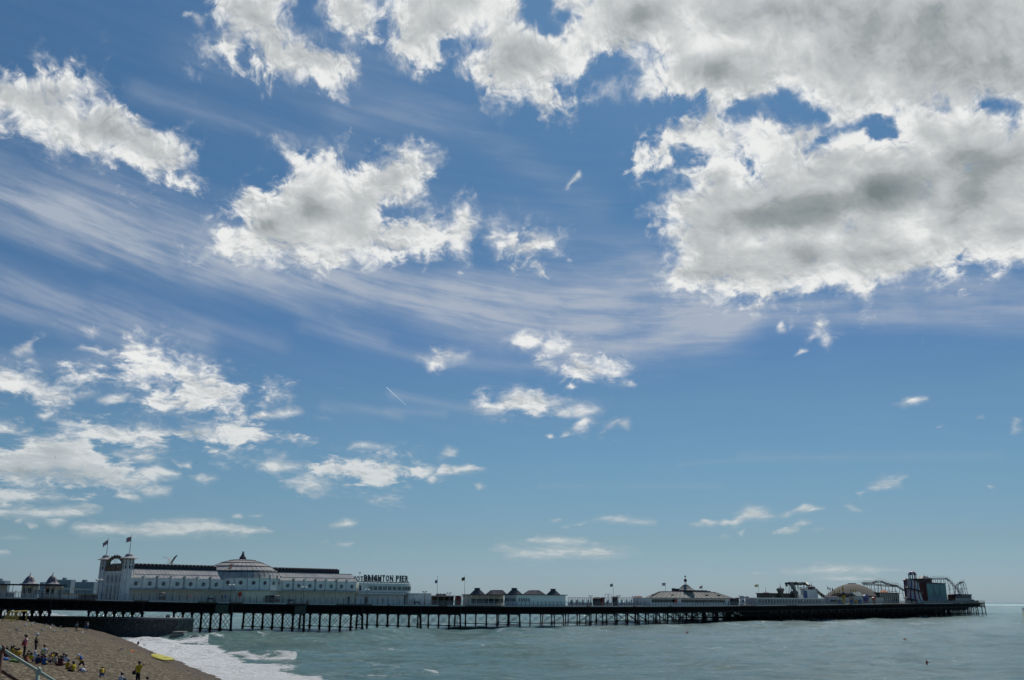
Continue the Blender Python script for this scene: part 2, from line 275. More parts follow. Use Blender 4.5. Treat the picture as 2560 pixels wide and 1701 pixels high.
def poly_sdf(X, Y, P):
    P = np.array(P, float); n = len(P); d = np.full(X.shape, 1e9); ins = np.zeros(X.shape, bool)
    for i in range(n):
        a = P[i]; b = P[(i+1) % n]; e = b-a; wx = X-a[0]; wy = Y-a[1]
        t = np.clip((wx*e[0]+wy*e[1])/(e@e+1e-9), 0, 1)
        d = np.minimum(d, np.hypot(wx-t*e[0], wy-t*e[1]))
        c = (a[1] > Y) != (b[1] > Y)
        if e[1] != 0: ins ^= c & (X < e[0]*(Y-a[1])/e[1]+a[0])
    return np.where(ins, d, -d)
def seg_d(X, Y, pts):
    d = np.full(X.shape, 1e9)
    for a, b in zip(pts[:-1], pts[1:]):
        ex, ey = b[0]-a[0], b[1]-a[1]; t = np.clip(((X-a[0])*ex+(Y-a[1])*ey)/(ex*ex+ey*ey), 0, 1)
        d = np.minimum(d, np.hypot(X-a[0]-t*ex, Y-a[1]-t*ey))
    return d
def build_clouds():
    AZ = np.radians(np.linspace(-44, 44, 760)); EL = np.radians(np.linspace(-.2, 47, 470))
    az, el = np.meshgrid(AZ, EL)
    D = np.stack([np.sin(az)*np.cos(el), np.cos(az)*np.cos(el), np.sin(el)], -1)
    zz = D@_f; X = CX+FPX*(D@_r)/zz; Y = CY-FPX*(D@_u)/zz
    cov = np.full(X.shape, -2.4); thick = np.zeros(X.shape); amp = np.full(X.shape, 1.0)
    for P, s in CLOUDS:
        q = np.array(P); x0, y0 = q.min(0)-85; x1, y1 = q.max(0)+85
        r = np.where(((X > x0) & (X < x1)).any(0))[0]; c = np.where(((Y > y0) & (Y < y1)).any(1))[0]
        if len(r) == 0 or len(c) == 0: continue
        sl_ = (slice(c[0], c[-1]+1), slice(r[0], r[-1]+1))
        sd_ = poly_sdf(X[sl_], Y[sl_], P); mxd = max(sd_.max(), 2.0)
        s = s*float(np.clip(.74+mxd/40, 0, 1)); sc = min(38.0, max(5.5, mxd*1.15)); am = float(np.clip(mxd/34, .45, 1.0))
        f = np.clip(sd_/sc, -2.4, 1)
        f = np.where(f > 0, f*s, f); f = f - (1-min(s, 1))*.45*np.clip(1+f, 0, 1)
        f = f + (1-am)*.35*np.clip(1+f*.6, 0, 1)
        amp[sl_] = np.where((f > cov[sl_]), am, amp[sl_]); cov[sl_] = np.maximum(cov[sl_], f); thick[sl_] = np.maximum(thick[sl_], np.clip(sd_/75, 0, 1))
    for P in HOLES:
        sd_ = poly_sdf(X, Y, P); f = np.where(sd_ > -45, -(sd_-3)/17.0, 3); f = np.clip(f, -float(np.clip(sd_.max()/26., .30, .95)), 3); cov = np.minimum(cov, f); thick = np.minimum(thick, np.clip(-sd_/60, 0, 1))
    shade = np.zeros(X.shape)
    for cx, cy, rx, ry, ro, am in DARK:
        a = R(ro); dx = X-cx; dy = Y-cy; u = (dx*math.cos(a)+dy*math.sin(a))/rx; v = (-dx*math.sin(a)+dy*math.cos(a))/ry
        shade += am*np.exp(-(u*u+v*v)*.9)
    veil = np.full(X.shape, .05)
    for pts, wd, st in VEIL:
        veil += 1.3*st*np.exp(-(seg_d(X, Y, pts)/(wd*1.25))**2)*(1-.35*veil)
    xs = np.linspace(-900, 3500, 500)
    sl_x = np.interp(xs, [-900, 0, 800, 1300, 1700, 2100, 2600, 3500], [.45, .4, .33, .14, -.06, -.02, .05, .05])
    cum = np.cumsum(sl_x)*(xs[1]-xs[0]); cum -= np.interp(0, xs, cum)
    su = X/100.; sv = (Y-np.interp(X, xs, cum))/100.
    eld = np.degrees(el); azd = np.degrees(az)
    nu = azd; nv = 38*np.log(eld+9)
    edge = np.clip((44-np.abs(azd))/6, 0, 1)*np.clip((47-eld)/6, 0, 1)*np.clip((eld-.1)/.6, 0, 1)
    Rr = 60000.0
    V = (D*Rr); V[..., 2] += 0
    h, wd = X.shape
    idx = np.arange(h*wd).reshape(h, wd)
    F = np.stack([idx[:-1, :-1], idx[1:, :-1], idx[1:, 1:], idx[:-1, 1:]], -1).reshape(-1, 4)
    me = bpy.data.meshes.new('clouds'); me.vertices.add(h*wd); me.vertices.foreach_set('co', V.reshape(-1).astype(np.float32))
    me.loops.add(F.size); me.loops.foreach_set('vertex_index', F.reshape(-1).astype(np.int32))
    me.polygons.add(len(F)); me.polygons.foreach_set('loop_start', np.arange(0, F.size, 4, dtype=np.int32))
    me.polygons.foreach_set('use_smooth', np.ones(len(F), bool))
    me.update(calc_edges=True)
    def attr(n, a): t = me.attributes.new(n, 'FLOAT', 'POINT'); t.data.foreach_set('value', a.reshape(-1).astype(np.float32))
    def vattr(n, a, b):
        t = me.attributes.new(n, 'FLOAT_VECTOR', 'POINT'); q = np.stack([a, b, np.zeros_like(a)], -1); t.data.foreach_set('vector', q.reshape(-1).astype(np.float32))
    attr('cover', cov+thick*1.6); attr('amp', amp); attr('thick', thick); attr('deep', shade); attr('veil', veil); attr('edge', edge)
    vattr('wind', nu, nv); vattr('streak', su, sv)
    o = bpy.data.objects.new('clouds', me); COL.objects.link(o); tag(o, 'white cumulus and thin cirrus clouds over the sea', None, None, 'structure')
    m = bpy.data.materials.new('cloud_vapour'); m.use_nodes = True; t = m.node_tree; N = t.nodes; L = t.links; N.clear()
    def A(n):
        q = N.new('ShaderNodeAttribute'); q.attribute_name = n; return q
    def noise(vec, sc_, det, ro, dist=0.0, ntype=None):
        q = N.new('ShaderNodeTexNoise'); q.inputs['Scale'].default_value = sc_; q.inputs['Detail'].default_value = det
        q.inputs['Roughness'].default_value = ro; q.inputs['Distortion'].default_value = dist; L.new(vec, q.inputs['Vector']); return q
    def ma(op, a, b=None, c=None, clamp=False):
        q = N.new('ShaderNodeMath'); q.operation = op; q.use_clamp = clamp
        for i, v_ in enumerate((a, b, c)):
            if v_ is None: continue
            if isinstance(v_, (int, float)): q.inputs[i].default_value = v_
            else: L.new(v_, q.inputs[i])
        return q.outputs[0]
    def vm(op, a, b):
        q = N.new('ShaderNodeVectorMath'); q.operation = op
        for i, v_ in enumerate((a, b)):
            if isinstance(v_, tuple): q.inputs[i].default_value = v_
            else: L.new(v_, q.inputs[i])
        return q.outputs[0]
    def rng(v_, a, b, c=0., d=1., smooth=True):
        q = N.new('ShaderNodeMapRange'); q.interpolation_type = 'SMOOTHSTEP' if smooth else 'LINEAR'
        L.new(v_, q.inputs[0]); q.inputs[1].default_value = a; q.inputs[2].default_value = b; q.inputs[3].default_value = c; q.inputs[4].default_value = d
        return q.outputs[0]
    def mixc(f, a, b):
        q = N.new('ShaderNodeMixRGB')
        if isinstance(f, (int, float)): q.inputs[0].default_value = f
        else: L.new(f, q.inputs[0])
        for i, v_ in ((1, a), (2, b)):
            if isinstance(v_, tuple): q.inputs[i].default_value = (*v_, 1)
            else: L.new(v_, q.inputs[i])
        return q.outputs[0]
    W = A('wind').outputs['Vector']
    wn = noise(W, .30, 3, .5)
    sub = vm('SUBTRACT', wn.outputs['Color'], (.5, .5, .5))
    sc2 = N.new('ShaderNodeVectorMath'); sc2.operation = 'SCALE'; L.new(sub, sc2.inputs[0]); sc2.inputs['Scale'].default_value = 2.2
    P = vm('ADD', W, sc2.outputs[0])
    n1 = noise(P, .40, 10, .58).outputs[0]
    nb = noise(vm('ADD', P, (.25, .55, 0)), .42, 4, .5).outputs[0]
    nc = noise(P, .42, 4, .5).outputs[0]
    nf = noise(P, 1.5, 8, .60, .3).outputs[0]
    cover = A('cover').outputs['Fac']
    ampl = A('amp').outputs['Fac']
    d1 = ma('MULTIPLY_ADD', ma('SUBTRACT', n1, .5), ma('MULTIPLY', ampl, 7.5), cover)
    d1 = ma('MULTIPLY_ADD', ma('SUBTRACT', nf, .5), ma('MULTIPLY', ampl, 3.6), d1)
    soft = rng(ma('SUBTRACT', noise(W, .24, 3, .5).outputs[0], ma('MULTIPLY', ma('SUBTRACT', nc, nb), .9)), .41, .55)
    a_c = rng(d1, -.6, 1.05); a_s = ma('POWER', rng(d1, -1.5, 2.0), 1.3)
    alpha = ma('ADD', ma('MULTIPLY', a_c, ma('SUBTRACT', 1., soft)), ma('MULTIPLY', a_s, soft))
    edge = A('edge').outputs['Fac']
    # streaky high cloud
    SV = A('streak').outputs['Vector']
    mp = N.new('ShaderNodeMapping'); mp.inputs['Scale'].default_value = (.35, 3.2, 1); L.new(SV, mp.inputs[0])
    s1 = noise(mp.outputs[0], 1.0, 8, .6, .25).outputs[0]
    mp2 = N.new('ShaderNodeMapping'); mp2.inputs['Scale'].default_value = (.8, 1.5, 1); L.new(SV, mp2.inputs[0])
    s2 = noise(mp2.outputs[0], .8, 7, .6, .3).outputs[0]
    ss = ma('ADD', ma('MULTIPLY', s1, .65), ma('MULTIPLY', s2, .35))
    veil = ma('MULTIPLY', A('veil').outputs['Fac'], rng(ss, .30, .72, .26, 1.12), clamp=True)
    # brightness: thin parts glow, thick parts go grey; the side towards the sun is brighter
    relief = ma('MULTIPLY', ma('SUBTRACT', nc, nb), 1.9)
    th = ma('ADD', ma('MULTIPLY', A('thick').outputs['Fac'], .42), ma('MULTIPLY', A('deep').outputs['Fac'], .55))
    th = ma('ADD', th, ma('MULTIPLY', ma('SUBTRACT', noise(W, .30, 3, .45, .4).outputs[0], .5), 1.35))
    th = ma('ADD', th, ma('MULTIPLY', ma('SUBTRACT', noise(P, .9, 5, .5).outputs[0], .5), .35))
    fine = ma('SUBTRACT', noise(P, 1.5, 4, .55, .3).outputs[0], noise(vm('ADD', P, (.07, .17, 0)), 1.5, 4, .55, .3).outputs[0])
    th = ma('SUBTRACT', th, ma('MULTIPLY', fine, ma('MULTIPLY_ADD', A('thick').outputs['Fac'], -1.1, 1.45)))
    th = ma('SUBTRACT', th, ma('MULTIPLY', relief, ma('MULTIPLY_ADD', A('thick').outputs['Fac'], -.6, 1.)))
    col = mixc(rng(th, -.10, .50), (.83, .84, .83), (.54, .565, .575))
    col = mixc(rng(th, .35, .95), col, (.36, .395, .405))
    col = mixc(rng(th, .75, 1.45, smooth=False), col, (.185, .225, .235))
    # low clouds are seen through more air
    low = N.new('ShaderNodeSeparateXYZ'); tc = N.new('ShaderNodeNewGeometry'); L.new(tc.outputs['Position'], low.inputs[0])
    lo = rng(low.outputs[2], 1000., 14000., 1., 0.)
    col = mixc(ma('MULTIPLY', lo, .55), col, (.44, .50, .51))
    veilc = mixc(lo, (.43, .48, .56), (.42, .48, .5))
    al = ma('MULTIPLY', alpha, edge); ve = ma('MULTIPLY', ma('MULTIPLY', veil, edge), .85)
    al = ma('MULTIPLY', al, ma('SUBTRACT', 1., ma('MULTIPLY', lo, .22)))
    em = N.new('ShaderNodeEmission'); L.new(mixc(al, veilc, col), em.inputs[0]); em.inputs[1].default_value = CLOUD_E
    tot = ma('SUBTRACT', 1., ma('MULTIPLY', ma('SUBTRACT', 1., al), ma('SUBTRACT', 1., ve)))
    tr = N.new('ShaderNodeBsdfTransparent'); mxs = N.new('ShaderNodeMixShader'); L.new(tot, mxs.inputs[0]); L.new(tr.outputs[0], mxs.inputs[1]); L.new(em.outputs[0], mxs.inputs[2])
    out = N.new('ShaderNodeOutputMaterial'); L.new(mxs.outputs[0], out.inputs[0])
    m.cycles.emission_sampling = 'NONE'
    me.materials.append(m)
CLOUD_E = 1.0
build_clouds()
# ------------------------------------------------------------------ value-noise fbm for relief
_T = RNG.rand(256, 256)
def vnoise(x, y):
    xi = np.floor(x).astype(int); yi = np.floor(y).astype(int); fx = x-xi; fy = y-yi
    fx = fx*fx*(3-2*fx); fy = fy*fy*(3-2*fy)
    g = lambda a, b: _T[a & 255, b & 255]
    return (g(xi, yi)*(1-fx)+g(xi+1, yi)*fx)*(1-fy)+(g(xi, yi+1)*(1-fx)+g(xi+1, yi+1)*fx)*fy
def fbm(x, y, o=4):
    s = 0; a = .5
    for i in range(o): s = s+a*(vnoise(x+17*i, y+31*i)-.5); x = x*2.03; y = y*2.03; a *= .5
    return s
def grid_obj(name, X, Y, Z, m, attrs=None, **kw):
    h, wd = X.shape; idx = np.arange(h*wd).reshape(h, wd)
    F = np.stack([idx[:-1, :-1], idx[:-1, 1:], idx[1:, 1:], idx[1:, :-1]], -1).reshape(-1, 4)
    me = bpy.data.meshes.new(name); me.vertices.add(h*wd)
    me.vertices.foreach_set('co', np.stack([X, Y, Z], -1).reshape(-1).astype(np.float32))
    me.loops.add(F.size); me.loops.foreach_set('vertex_index', F.reshape(-1).astype(np.int32))
    me.polygons.add(len(F)); me.polygons.foreach_set('loop_start', np.arange(0, F.size, 4, dtype=np.int32))
    me.polygons.foreach_set('use_smooth', np.ones(len(F), bool)); me.update(calc_edges=True)
    for n, a in (attrs or {}).items():
        t = me.attributes.new(n, 'FLOAT', 'POINT'); t.data.foreach_set('value', a.reshape(-1).astype(np.float32))
    me.materials.append(m); o = bpy.data.objects.new(name, me); COL.objects.link(o); return tag(o, **kw)
def pix(X, Y, Z=0.0):                                 # place of ground points in the photograph
    d = np.stack([X, Y, np.zeros_like(X)+Z-ZC], -1); zz = np.maximum(d@_f, 1.0)
    return CX+FPX*(d@_r)/zz, CY-FPX*(d@_u)/zz

# ------------------------------------------------------------------ shoreline and beach
SHORE_PX = [(285, 1588), (322, 1602), (345, 1612), (372, 1625), (402, 1639), (445, 1652), (483, 1669), (520, 1684), (560, 1699)]
SHORE = [on_z(a, b, .1)[:2] for a, b in SHORE_PX]
SHORE = [SHORE[0]+(SHORE[0]-SHORE[1])/np.linalg.norm(SHORE[0]-SHORE[1])*300] + SHORE
SHORE += [np.array((-20., 80.)), np.array((-11., 60.)), np.array((0., 38.)), np.array((16., 5.)), np.array((40., -50.)), np.array((160., -320.))]
def shore_p(X, Y):                                    # distance inland (+) from the waterline
    best = np.full(X.shape, 1e9); sg = np.zeros(X.shape)
    for a, b in zip(SHORE[:-1], SHORE[1:]):
        e = b-a; wx = X-a[0]; wy = Y-a[1]; t = np.clip((wx*e[0]+wy*e[1])/(e@e), 0, 1)
        d = np.hypot(wx-t*e[0], wy-t*e[1]); side = -(e[0]*wy-e[1]*wx)
        up = d < best-1e-6; best = np.where(up, d, best); sg = np.where(up, np.sign(side), sg)
    return best*sg
def beach_h(X, Y):
    X = np.asarray(X, float); Y = np.asarray(Y, float)
    p = shore_p(X, Y)
    z = np.interp(p, [-60, -4, 0, 5, 12, 20, 30, 60, 200], [-6, -.7, .02, 1.15, 3.1, 4.35, 4.75, 5.0, 5.4])
    z = z*(1-.56*np.clip((Y-150)/45, 0, 1)*np.clip((p-6)/8, 0, 1)) + .95*np.exp(-((Y-140)/24)**2)*np.clip((p-8)/8, 0, 1) + .35*np.clip((Y-180)/20, 0, 1)*np.clip(p/3, 0, 1)
    z = z - np.clip((Y-(224+.12*(-X-70)*.0))/6, 0, 1)*6.0
    z = z + .16*fbm(X/7, Y/9, 3)*np.clip(p/6, 0, 1) + .05*fbm(X*.9, Y*.9, 3)*np.clip(p/3+.3, 0, 1)
    return z
def bh(x, y): return float(beach_h(np.array([x]), np.array([y]))[0])
def beach_pt(px, py):                                 # where the line of sight meets the beach
    d = ray(px, py); t = np.arange(18, 320, .1); Q = CAM+d[None, :]*t[:, None]
    h = Q[:, 2] <= beach_h(Q[:, 0], Q[:, 1]); k = np.argmax(h)
    return Q[k] if h.any() else on_z(px, py, 1.2)
def shingle():
    m = bpy.data.materials.new('shingle'); m.use_nodes = True; t = m.node_tree; N = t.nodes; L = t.links; b = N['Principled BSDF']
    tc = N.new('ShaderNodeTexCoord'); O = tc.outputs['Object']
    def nz(s, d, r=.6):
        q = N.new('ShaderNodeTexNoise'); q.inputs['Scale'].default_value = s; q.inputs['Detail'].default_value = d; q.inputs['Roughness'].default_value = r; L.new(O, q.inputs[0]); return q.outputs[0]
    vo = N.new('ShaderNodeTexVoronoi'); vo.inputs['Scale'].default_value = 5.2; L.new(O, vo.inputs[0])
    cr = N.new('ShaderNodeValToRGB'); sp = N.new('ShaderNodeSeparateXYZ'); L.new(vo.outputs['Color'], sp.inputs[0]); L.new(sp.outputs[0], cr.inputs[0])
    els = [(0, (.018, .015, .009)), (.3, (.050, .039, .022)), (.6, (.086, .066, .038)), (.85, (.155, .122, .072)), (1, (.30, .26, .18))]
    while len(cr.color_ramp.elements) < 5: cr.color_ramp.elements.new(.5)
    for e, (p, c) in zip(cr.color_ramp.elements, els): e.position = p; e.color = (*c, 1)
    n1 = nz(.35, 6, .7); n2 = nz(2.6, 6, .75)
    mr = N.new('ShaderNodeMapRange'); L.new(n1, mr.inputs[0]); mr.inputs[1].default_value = .3; mr.inputs[2].default_value = .7; mr.inputs[3].default_value = .72; mr.inputs[4].default_value = 1.25
    mr2 = N.new('ShaderNodeMapRange'); L.new(n2, mr2.inputs[0]); mr2.inputs[1].default_value = .3; mr2.inputs[2].default_value = .7; mr2.inputs[3].default_value = .75; mr2.inputs[4].default_value = 1.25
    mm = N.new('ShaderNodeMath'); mm.operation = 'MULTIPLY'; L.new(mr.outputs[0], mm.inputs[0]); L.new(mr2.outputs[0], mm.inputs[1])
    vs_ = N.new('ShaderNodeVectorMath'); vs_.operation = 'SCALE'; L.new(cr.outputs[0], vs_.inputs[0]); L.new(mm.outputs[0], vs_.inputs['Scale'])
    at = N.new('ShaderNodeAttribute'); at.attribute_name = 'wet'
    w1 = N.new('ShaderNodeMath'); w1.operation = 'MULTIPLY_ADD'; L.new(n1, w1.inputs[0]); w1.inputs[1].default_value = .8; w1.inputs[2].default_value = -.4
    w2 = N.new('ShaderNodeMath'); w2.operation = 'ADD'; w2.use_clamp = True; L.new(w1.outputs[0], w2.inputs[0]); L.new(at.outputs['Fac'], w2.inputs[1])
    mx = N.new('ShaderNodeMixRGB'); L.new(w2.outputs[0], mx.inputs[0]); L.new(vs_.outputs[0], mx.inputs[1])
    wc = N.new('ShaderNodeVectorMath'); wc.operation = 'MULTIPLY'; L.new(vs_.outputs[0], wc.inputs[0]); wc.inputs[1].default_value = (.55, .46, .46); L.new(wc.outputs[0], mx.inputs[2])
    L.new(mx.outputs[0], b.inputs['Base Color'])
    rr = N.new('ShaderNodeMapRange'); L.new(w2.outputs[0], rr.inputs[0]); rr.inputs[3].default_value = .95; rr.inputs[4].default_value = .8; L.new(rr.outputs[0], b.inputs['Roughness'])
    b.inputs['Specular IOR Level'].default_value = .25
    bp = N.new('ShaderNodeBump'); bp.inputs['Strength'].default_value = .8; bp.inputs['Distance'].default_value = .06; L.new(vo.outputs['Distance'], bp.inputs['Height'])
    bp2 = N.new('ShaderNodeBump'); bp2.inputs['Strength'].default_value = .7; bp2.inputs['Distance'].default_value = .14; L.new(n2, bp2.inputs['Height']); L.new(bp.outputs[0], bp2.inputs['Normal']); L.new(bp2.outputs[0], b.inputs['Normal'])
    return m
ys = np.concatenate([np.linspace(-60, 40, 50), np.linspace(41, 120, 200), np.linspace(120.5, 250, 170), np.linspace(252, 420, 30)])
us = np.linspace(-12, 75, 150); us2 = np.concatenate([us, np.linspace(78, 260, 30)])
ysg, usg = np.meshgrid(ys, us2, indexing='ij')
sx = np.interp(ysg, [q[1] for q in SHORE[::-1]], [q[0] for q in SHORE[::-1]])
BX = sx-usg*1.1; BY = ysg
BZ = beach_h(BX, BY); Pp = shore_p(BX, BY)
wet = np.clip((4.2-Pp+3*fbm(BX/6, BY/12, 3))/1.6, 0, 1)
wet = np.maximum(wet, .75*np.clip((BY-150)/25, 0, 1)*np.clip((11-Pp)/5, 0, 1))
grid_obj('beach', BX, BY, BZ, shingle(), {'wet': wet}, label='brown shingle beach sloping to the surf', kind='structure')

# ------------------------------------------------------------------ sea
FOAM_PX = [(300, 1596), (330, 1592), (365, 1590), (395, 1583), (410, 1594), (450, 1600), (500, 1606), (540, 1612), (565, 1626), (600, 1640), (650, 1653), (700, 1664), (760, 1676), (800, 1692), (850, 1720), (900, 1800), (300, 1800)]
FOAM_LINES = [((560, 1634, 640, 1642), 3.2, 1.), ((640, 1642, 740, 1641), 2.4, .9), ((900, 1626, 985, 1630), 1.0, .5), ((930, 1667, 1000, 1672), 1.4, .8), ((1030, 1668, 1095, 1679), 1.5, .8), ((900, 1684, 960, 1688), 2.0, .85), ((960, 1688, 1010, 1700), 2.2, .8),
              ((770, 1655, 850, 1650), 1.2, .5), ((640, 1592, 690, 1600), 2.0, .45), ((500, 1596, 560, 1600), 1.6, .6), ((430, 1604, 520, 1602), 3, .9), ((760, 1690, 870, 1684), 2., .6)]
RIDGES = [  # swell crests: pixel line, width in m, height
 ((520, 1600, 690, 1590), 4.0, .75), ((640, 1588, 760, 1601), 3.0, .55), ((820, 1602, 1180, 1581), 4.5, .8), ((1180, 1581, 1290, 1592), 4.5, .6), ((1290, 1592, 1500, 1577), 4.5, .7), ((1500, 1577, 1720, 1568), 5, .7), ((1700, 1572, 1960, 1560), 5, .7),
 ((1960, 1556, 2200, 1560), 5, .6), ((1700, 1640, 1900, 1672), 3.0, .5), ((560, 1634, 760, 1642), 2.0, .35), ((900, 1664, 1110, 1680), 2.2, .3), ((1100, 1660, 1500, 1652), 3, .2), ((400, 1592, 520, 1604), 2.0, .45), ((330, 1598, 440, 1610), 1.6, .4)]
def swell(X, Y):
    d = np.hypot(X, Y)
    z = np.zeros(X.shape)
    for i, (L_, ang, a) in enumerate(((34, -62, .40), (23, -74, .26), (14.5, -48, .15), (9.2, -85, .075), (6.1, -35, .05), (4.2, -70, .036), (2.9, -100, .024), (2.1, -52, .017))):
        k = 2*math.pi/L_; c, s_ = math.cos(R(ang)), math.sin(R(ang))
        ph = k*(X*c+Y*s_)+2.6*fbm(X/(L_*2.2)+i*7, Y/(L_*2.2), 3)*6
        fade = np.clip(1.35-d/(L_*90), 0, 1)
        am = .45+1.1*np.clip(vnoise(X/(L_*1.7)+i*13, Y/(L_*1.7)+3*i), 0, 1)
        z = z+a*am*fade*(1-2*np.abs(np.sin(ph/2))**1.25)
    return z
def sea():
    m = bpy.data.materials.new('sea_water'); m.use_nodes = True; t = m.node_tree; N = t.nodes; L = t.links; b = N['Principled BSDF']
    tc = N.new('ShaderNodeTexCoord'); O = tc.outputs['Object']
    def mapped(sc_, rz=0):
        q = N.new('ShaderNodeMapping'); q.inputs['Scale'].default_value = sc_; q.inputs['Rotation'].default_value = (0, 0, R(rz)); L.new(O, q.inputs[0]); return q.outputs[0]
    def nz(v, s, d, r=.6, di=0):
        q = N.new('ShaderNodeTexNoise'); q.inputs['Scale'].default_value = s; q.inputs['Detail'].default_value = d; q.inputs['Roughness'].default_value = r; q.inputs['Distortion'].default_value = di; L.new(v, q.inputs[0]); return q.outputs[0]
    def ma(op, a, c=None, d=None, clamp=False):
        q = N.new('ShaderNodeMath'); q.operation = op; q.use_clamp = clamp
        for i, v_ in enumerate((a, c, d)):
            if v_ is None: continue
            if isinstance(v_, (int, float)): q.inputs[i].default_value = v_
            else: L.new(v_, q.inputs[i])
        return q.outputs[0]
    def rng(v_, a, c, d=0., e=1.):
        q = N.new('ShaderNodeMapRange'); q.interpolation_type = 'SMOOTHSTEP'; L.new(v_, q.inputs[0]); q.inputs[1].default_value = a; q.inputs[2].default_value = c; q.inputs[3].default_value = d; q.inputs[4].default_value = e; return q.outputs[0]
    def mix(f, a, c):
        q = N.new('ShaderNodeMixRGB'); L.new(f, q.inputs[0])
        for i, v_ in ((1, a), (2, c)):
            if isinstance(v_, tuple): q.inputs[i].default_value = (*v_, 1)
            else: L.new(v_, q.inputs[i])
        return q.outputs[0]
    f_at = N.new('ShaderNodeAttribute'); f_at.attribute_name = 'foam'  # surf foam plus the painted sunlit strip near the horizon
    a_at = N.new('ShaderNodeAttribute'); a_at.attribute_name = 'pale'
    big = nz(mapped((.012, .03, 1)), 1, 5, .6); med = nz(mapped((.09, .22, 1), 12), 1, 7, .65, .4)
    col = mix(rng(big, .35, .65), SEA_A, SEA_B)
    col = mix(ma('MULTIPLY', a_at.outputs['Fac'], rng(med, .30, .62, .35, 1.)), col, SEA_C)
    fn = nz(mapped((.5, .75, 1), -25), 1, 9, .72, .8); fn2 = nz(mapped((.12, .2, 1), -20), 1, 6, .6, .5)
    fo = ma('ADD', f_at.outputs['Fac'], ma('MULTIPLY', ma('SUBTRACT', fn, .5), 2.6)); fo = ma('ADD', fo, ma('MULTIPLY', ma('SUBTRACT', fn2, .5), 1.5))
    fk = rng(fo, .22, .62)
    sp = nz(mapped((.30, .95, 1), 8), 1, 9, .75, .3)
    speck = ma('MULTIPLY', rng(sp, .60, .74), rng(big, .38, .6, .2, .8))
    fk = ma('MAXIMUM', fk, ma('MULTIPLY', speck, .5))
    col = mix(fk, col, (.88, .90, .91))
    L.new(col, b.inputs['Base Color'])
    ro = N.new('ShaderNodeMapRange'); L.new(fk, ro.inputs[0]); ro.inputs[3].default_value = .12; ro.inputs[4].default_value = .9; L.new(ro.outputs[0], b.inputs['Roughness'])
    b.inputs['IOR'].default_value = 1.45; b.inputs['Specular IOR Level'].default_value = .5
    h = ma('ADD', nz(mapped((.35, .75, 1), 10), 1, 8, .66, .3), ma('MULTIPLY', nz(mapped((1.6, 2.6, 1), -15), 1, 6, .6), .22))
    bp = N.new('ShaderNodeBump'); bp.inputs['Strength'].default_value = 1; bp.inputs['Distance'].default_value = 1.9; L.new(h, bp.inputs['Height'])
    bf = N.new('ShaderNodeBump'); bf.inputs['Strength'].default_value = .8; bf.inputs['Distance'].default_value = .35; L.new(ma('MULTIPLY', fo, fk), bf.inputs['Height']); L.new(bp.outputs[0], bf.inputs['Normal'])
    L.new(bf.outputs[0], b.inputs['Normal'])
    # sea beyond the near water: the same sheet out to the horizon
    ds = [30.]
    while ds[-1] < 60000: ds.append(ds[-1]*1.0052+.0 if ds[-1] < 900 else ds[-1]*1.03)
    ds = np.array(ds); an = np.radians(np.concatenate([np.linspace(-80, -37, 30), np.linspace(-36.5, 36.5, 760), np.linspace(37, 80, 30)]))
    D_, A_ = np.meshgrid(ds, an, indexing='ij'); X = D_*np.sin(A_); Y = D_*np.cos(A_)
    Z = swell(X, Y); px, py = pix(X, Y)
    sp_ = shore_p(X, Y); Z *= np.clip(-sp_/14, .12, 1)
    for (x0, y0, x1, y1), wd, hh in RIDGES:
        a = on_z(x0, y0)[:2]; c = on_z(x1, y1)[:2]
        e = c-a; tt = ((X-a[0])*e[0]+(Y-a[1])*e[1])/(e@e); dd = ((X-a[0])*e[1]-(Y-a[1])*e[0])/np.linalg.norm(e)
        dd = dd+1.2*fbm(X/9, Y/9, 3)
        prof = np.where(dd > 0, np.exp(-(dd/wd)**2), np.exp(-(dd/(wd*1.9))**2))
        Z += hh*prof*np.clip(1.15-np.abs(tt*2-1)**2*1.0, 0, 1)*1.8
    foam = np.clip(poly_sdf(px, py, FOAM_PX)/14., -.6, .85)
    for (x0, y0, x1, y1), wd, st in FOAM_LINES:
        dd = seg_d(px, py+3*fbm(px/18, py/9, 3), [(x0, y0), (x1, y1)])
        foam = np.maximum(foam, st*1.15*np.exp(-(dd/wd/1.3)**2)-.35)
    foam = np.where(sp_ > -3.5, np.maximum(foam, .35), foam)
    foam = np.maximum(foam, .8*np.exp(-((Y-3300)/330)**2)*(X > 1000)-.2)  # sunlit strip of far sea, painted white through the foam mask
    foam[foam < -.6] = -.6
    Z += np.clip(foam, 0, 1)*.10*fbm(X*1.1, Y*1.1, 3)*4*(D_ < 400)
    Z = np.where(sp_ > 0, np.minimum(Z, .12), Z)
    pale = np.clip((px-1250)/900, 0, 1)*np.clip((2900-px)/500, 0, 1)*np.clip((py-1530)/30, .25, 1)  # sun glitter on the right-hand water, painted as paler colour
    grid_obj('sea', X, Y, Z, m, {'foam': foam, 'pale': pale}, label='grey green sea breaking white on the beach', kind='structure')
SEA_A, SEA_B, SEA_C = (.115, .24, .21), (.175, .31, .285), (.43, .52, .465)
sea()
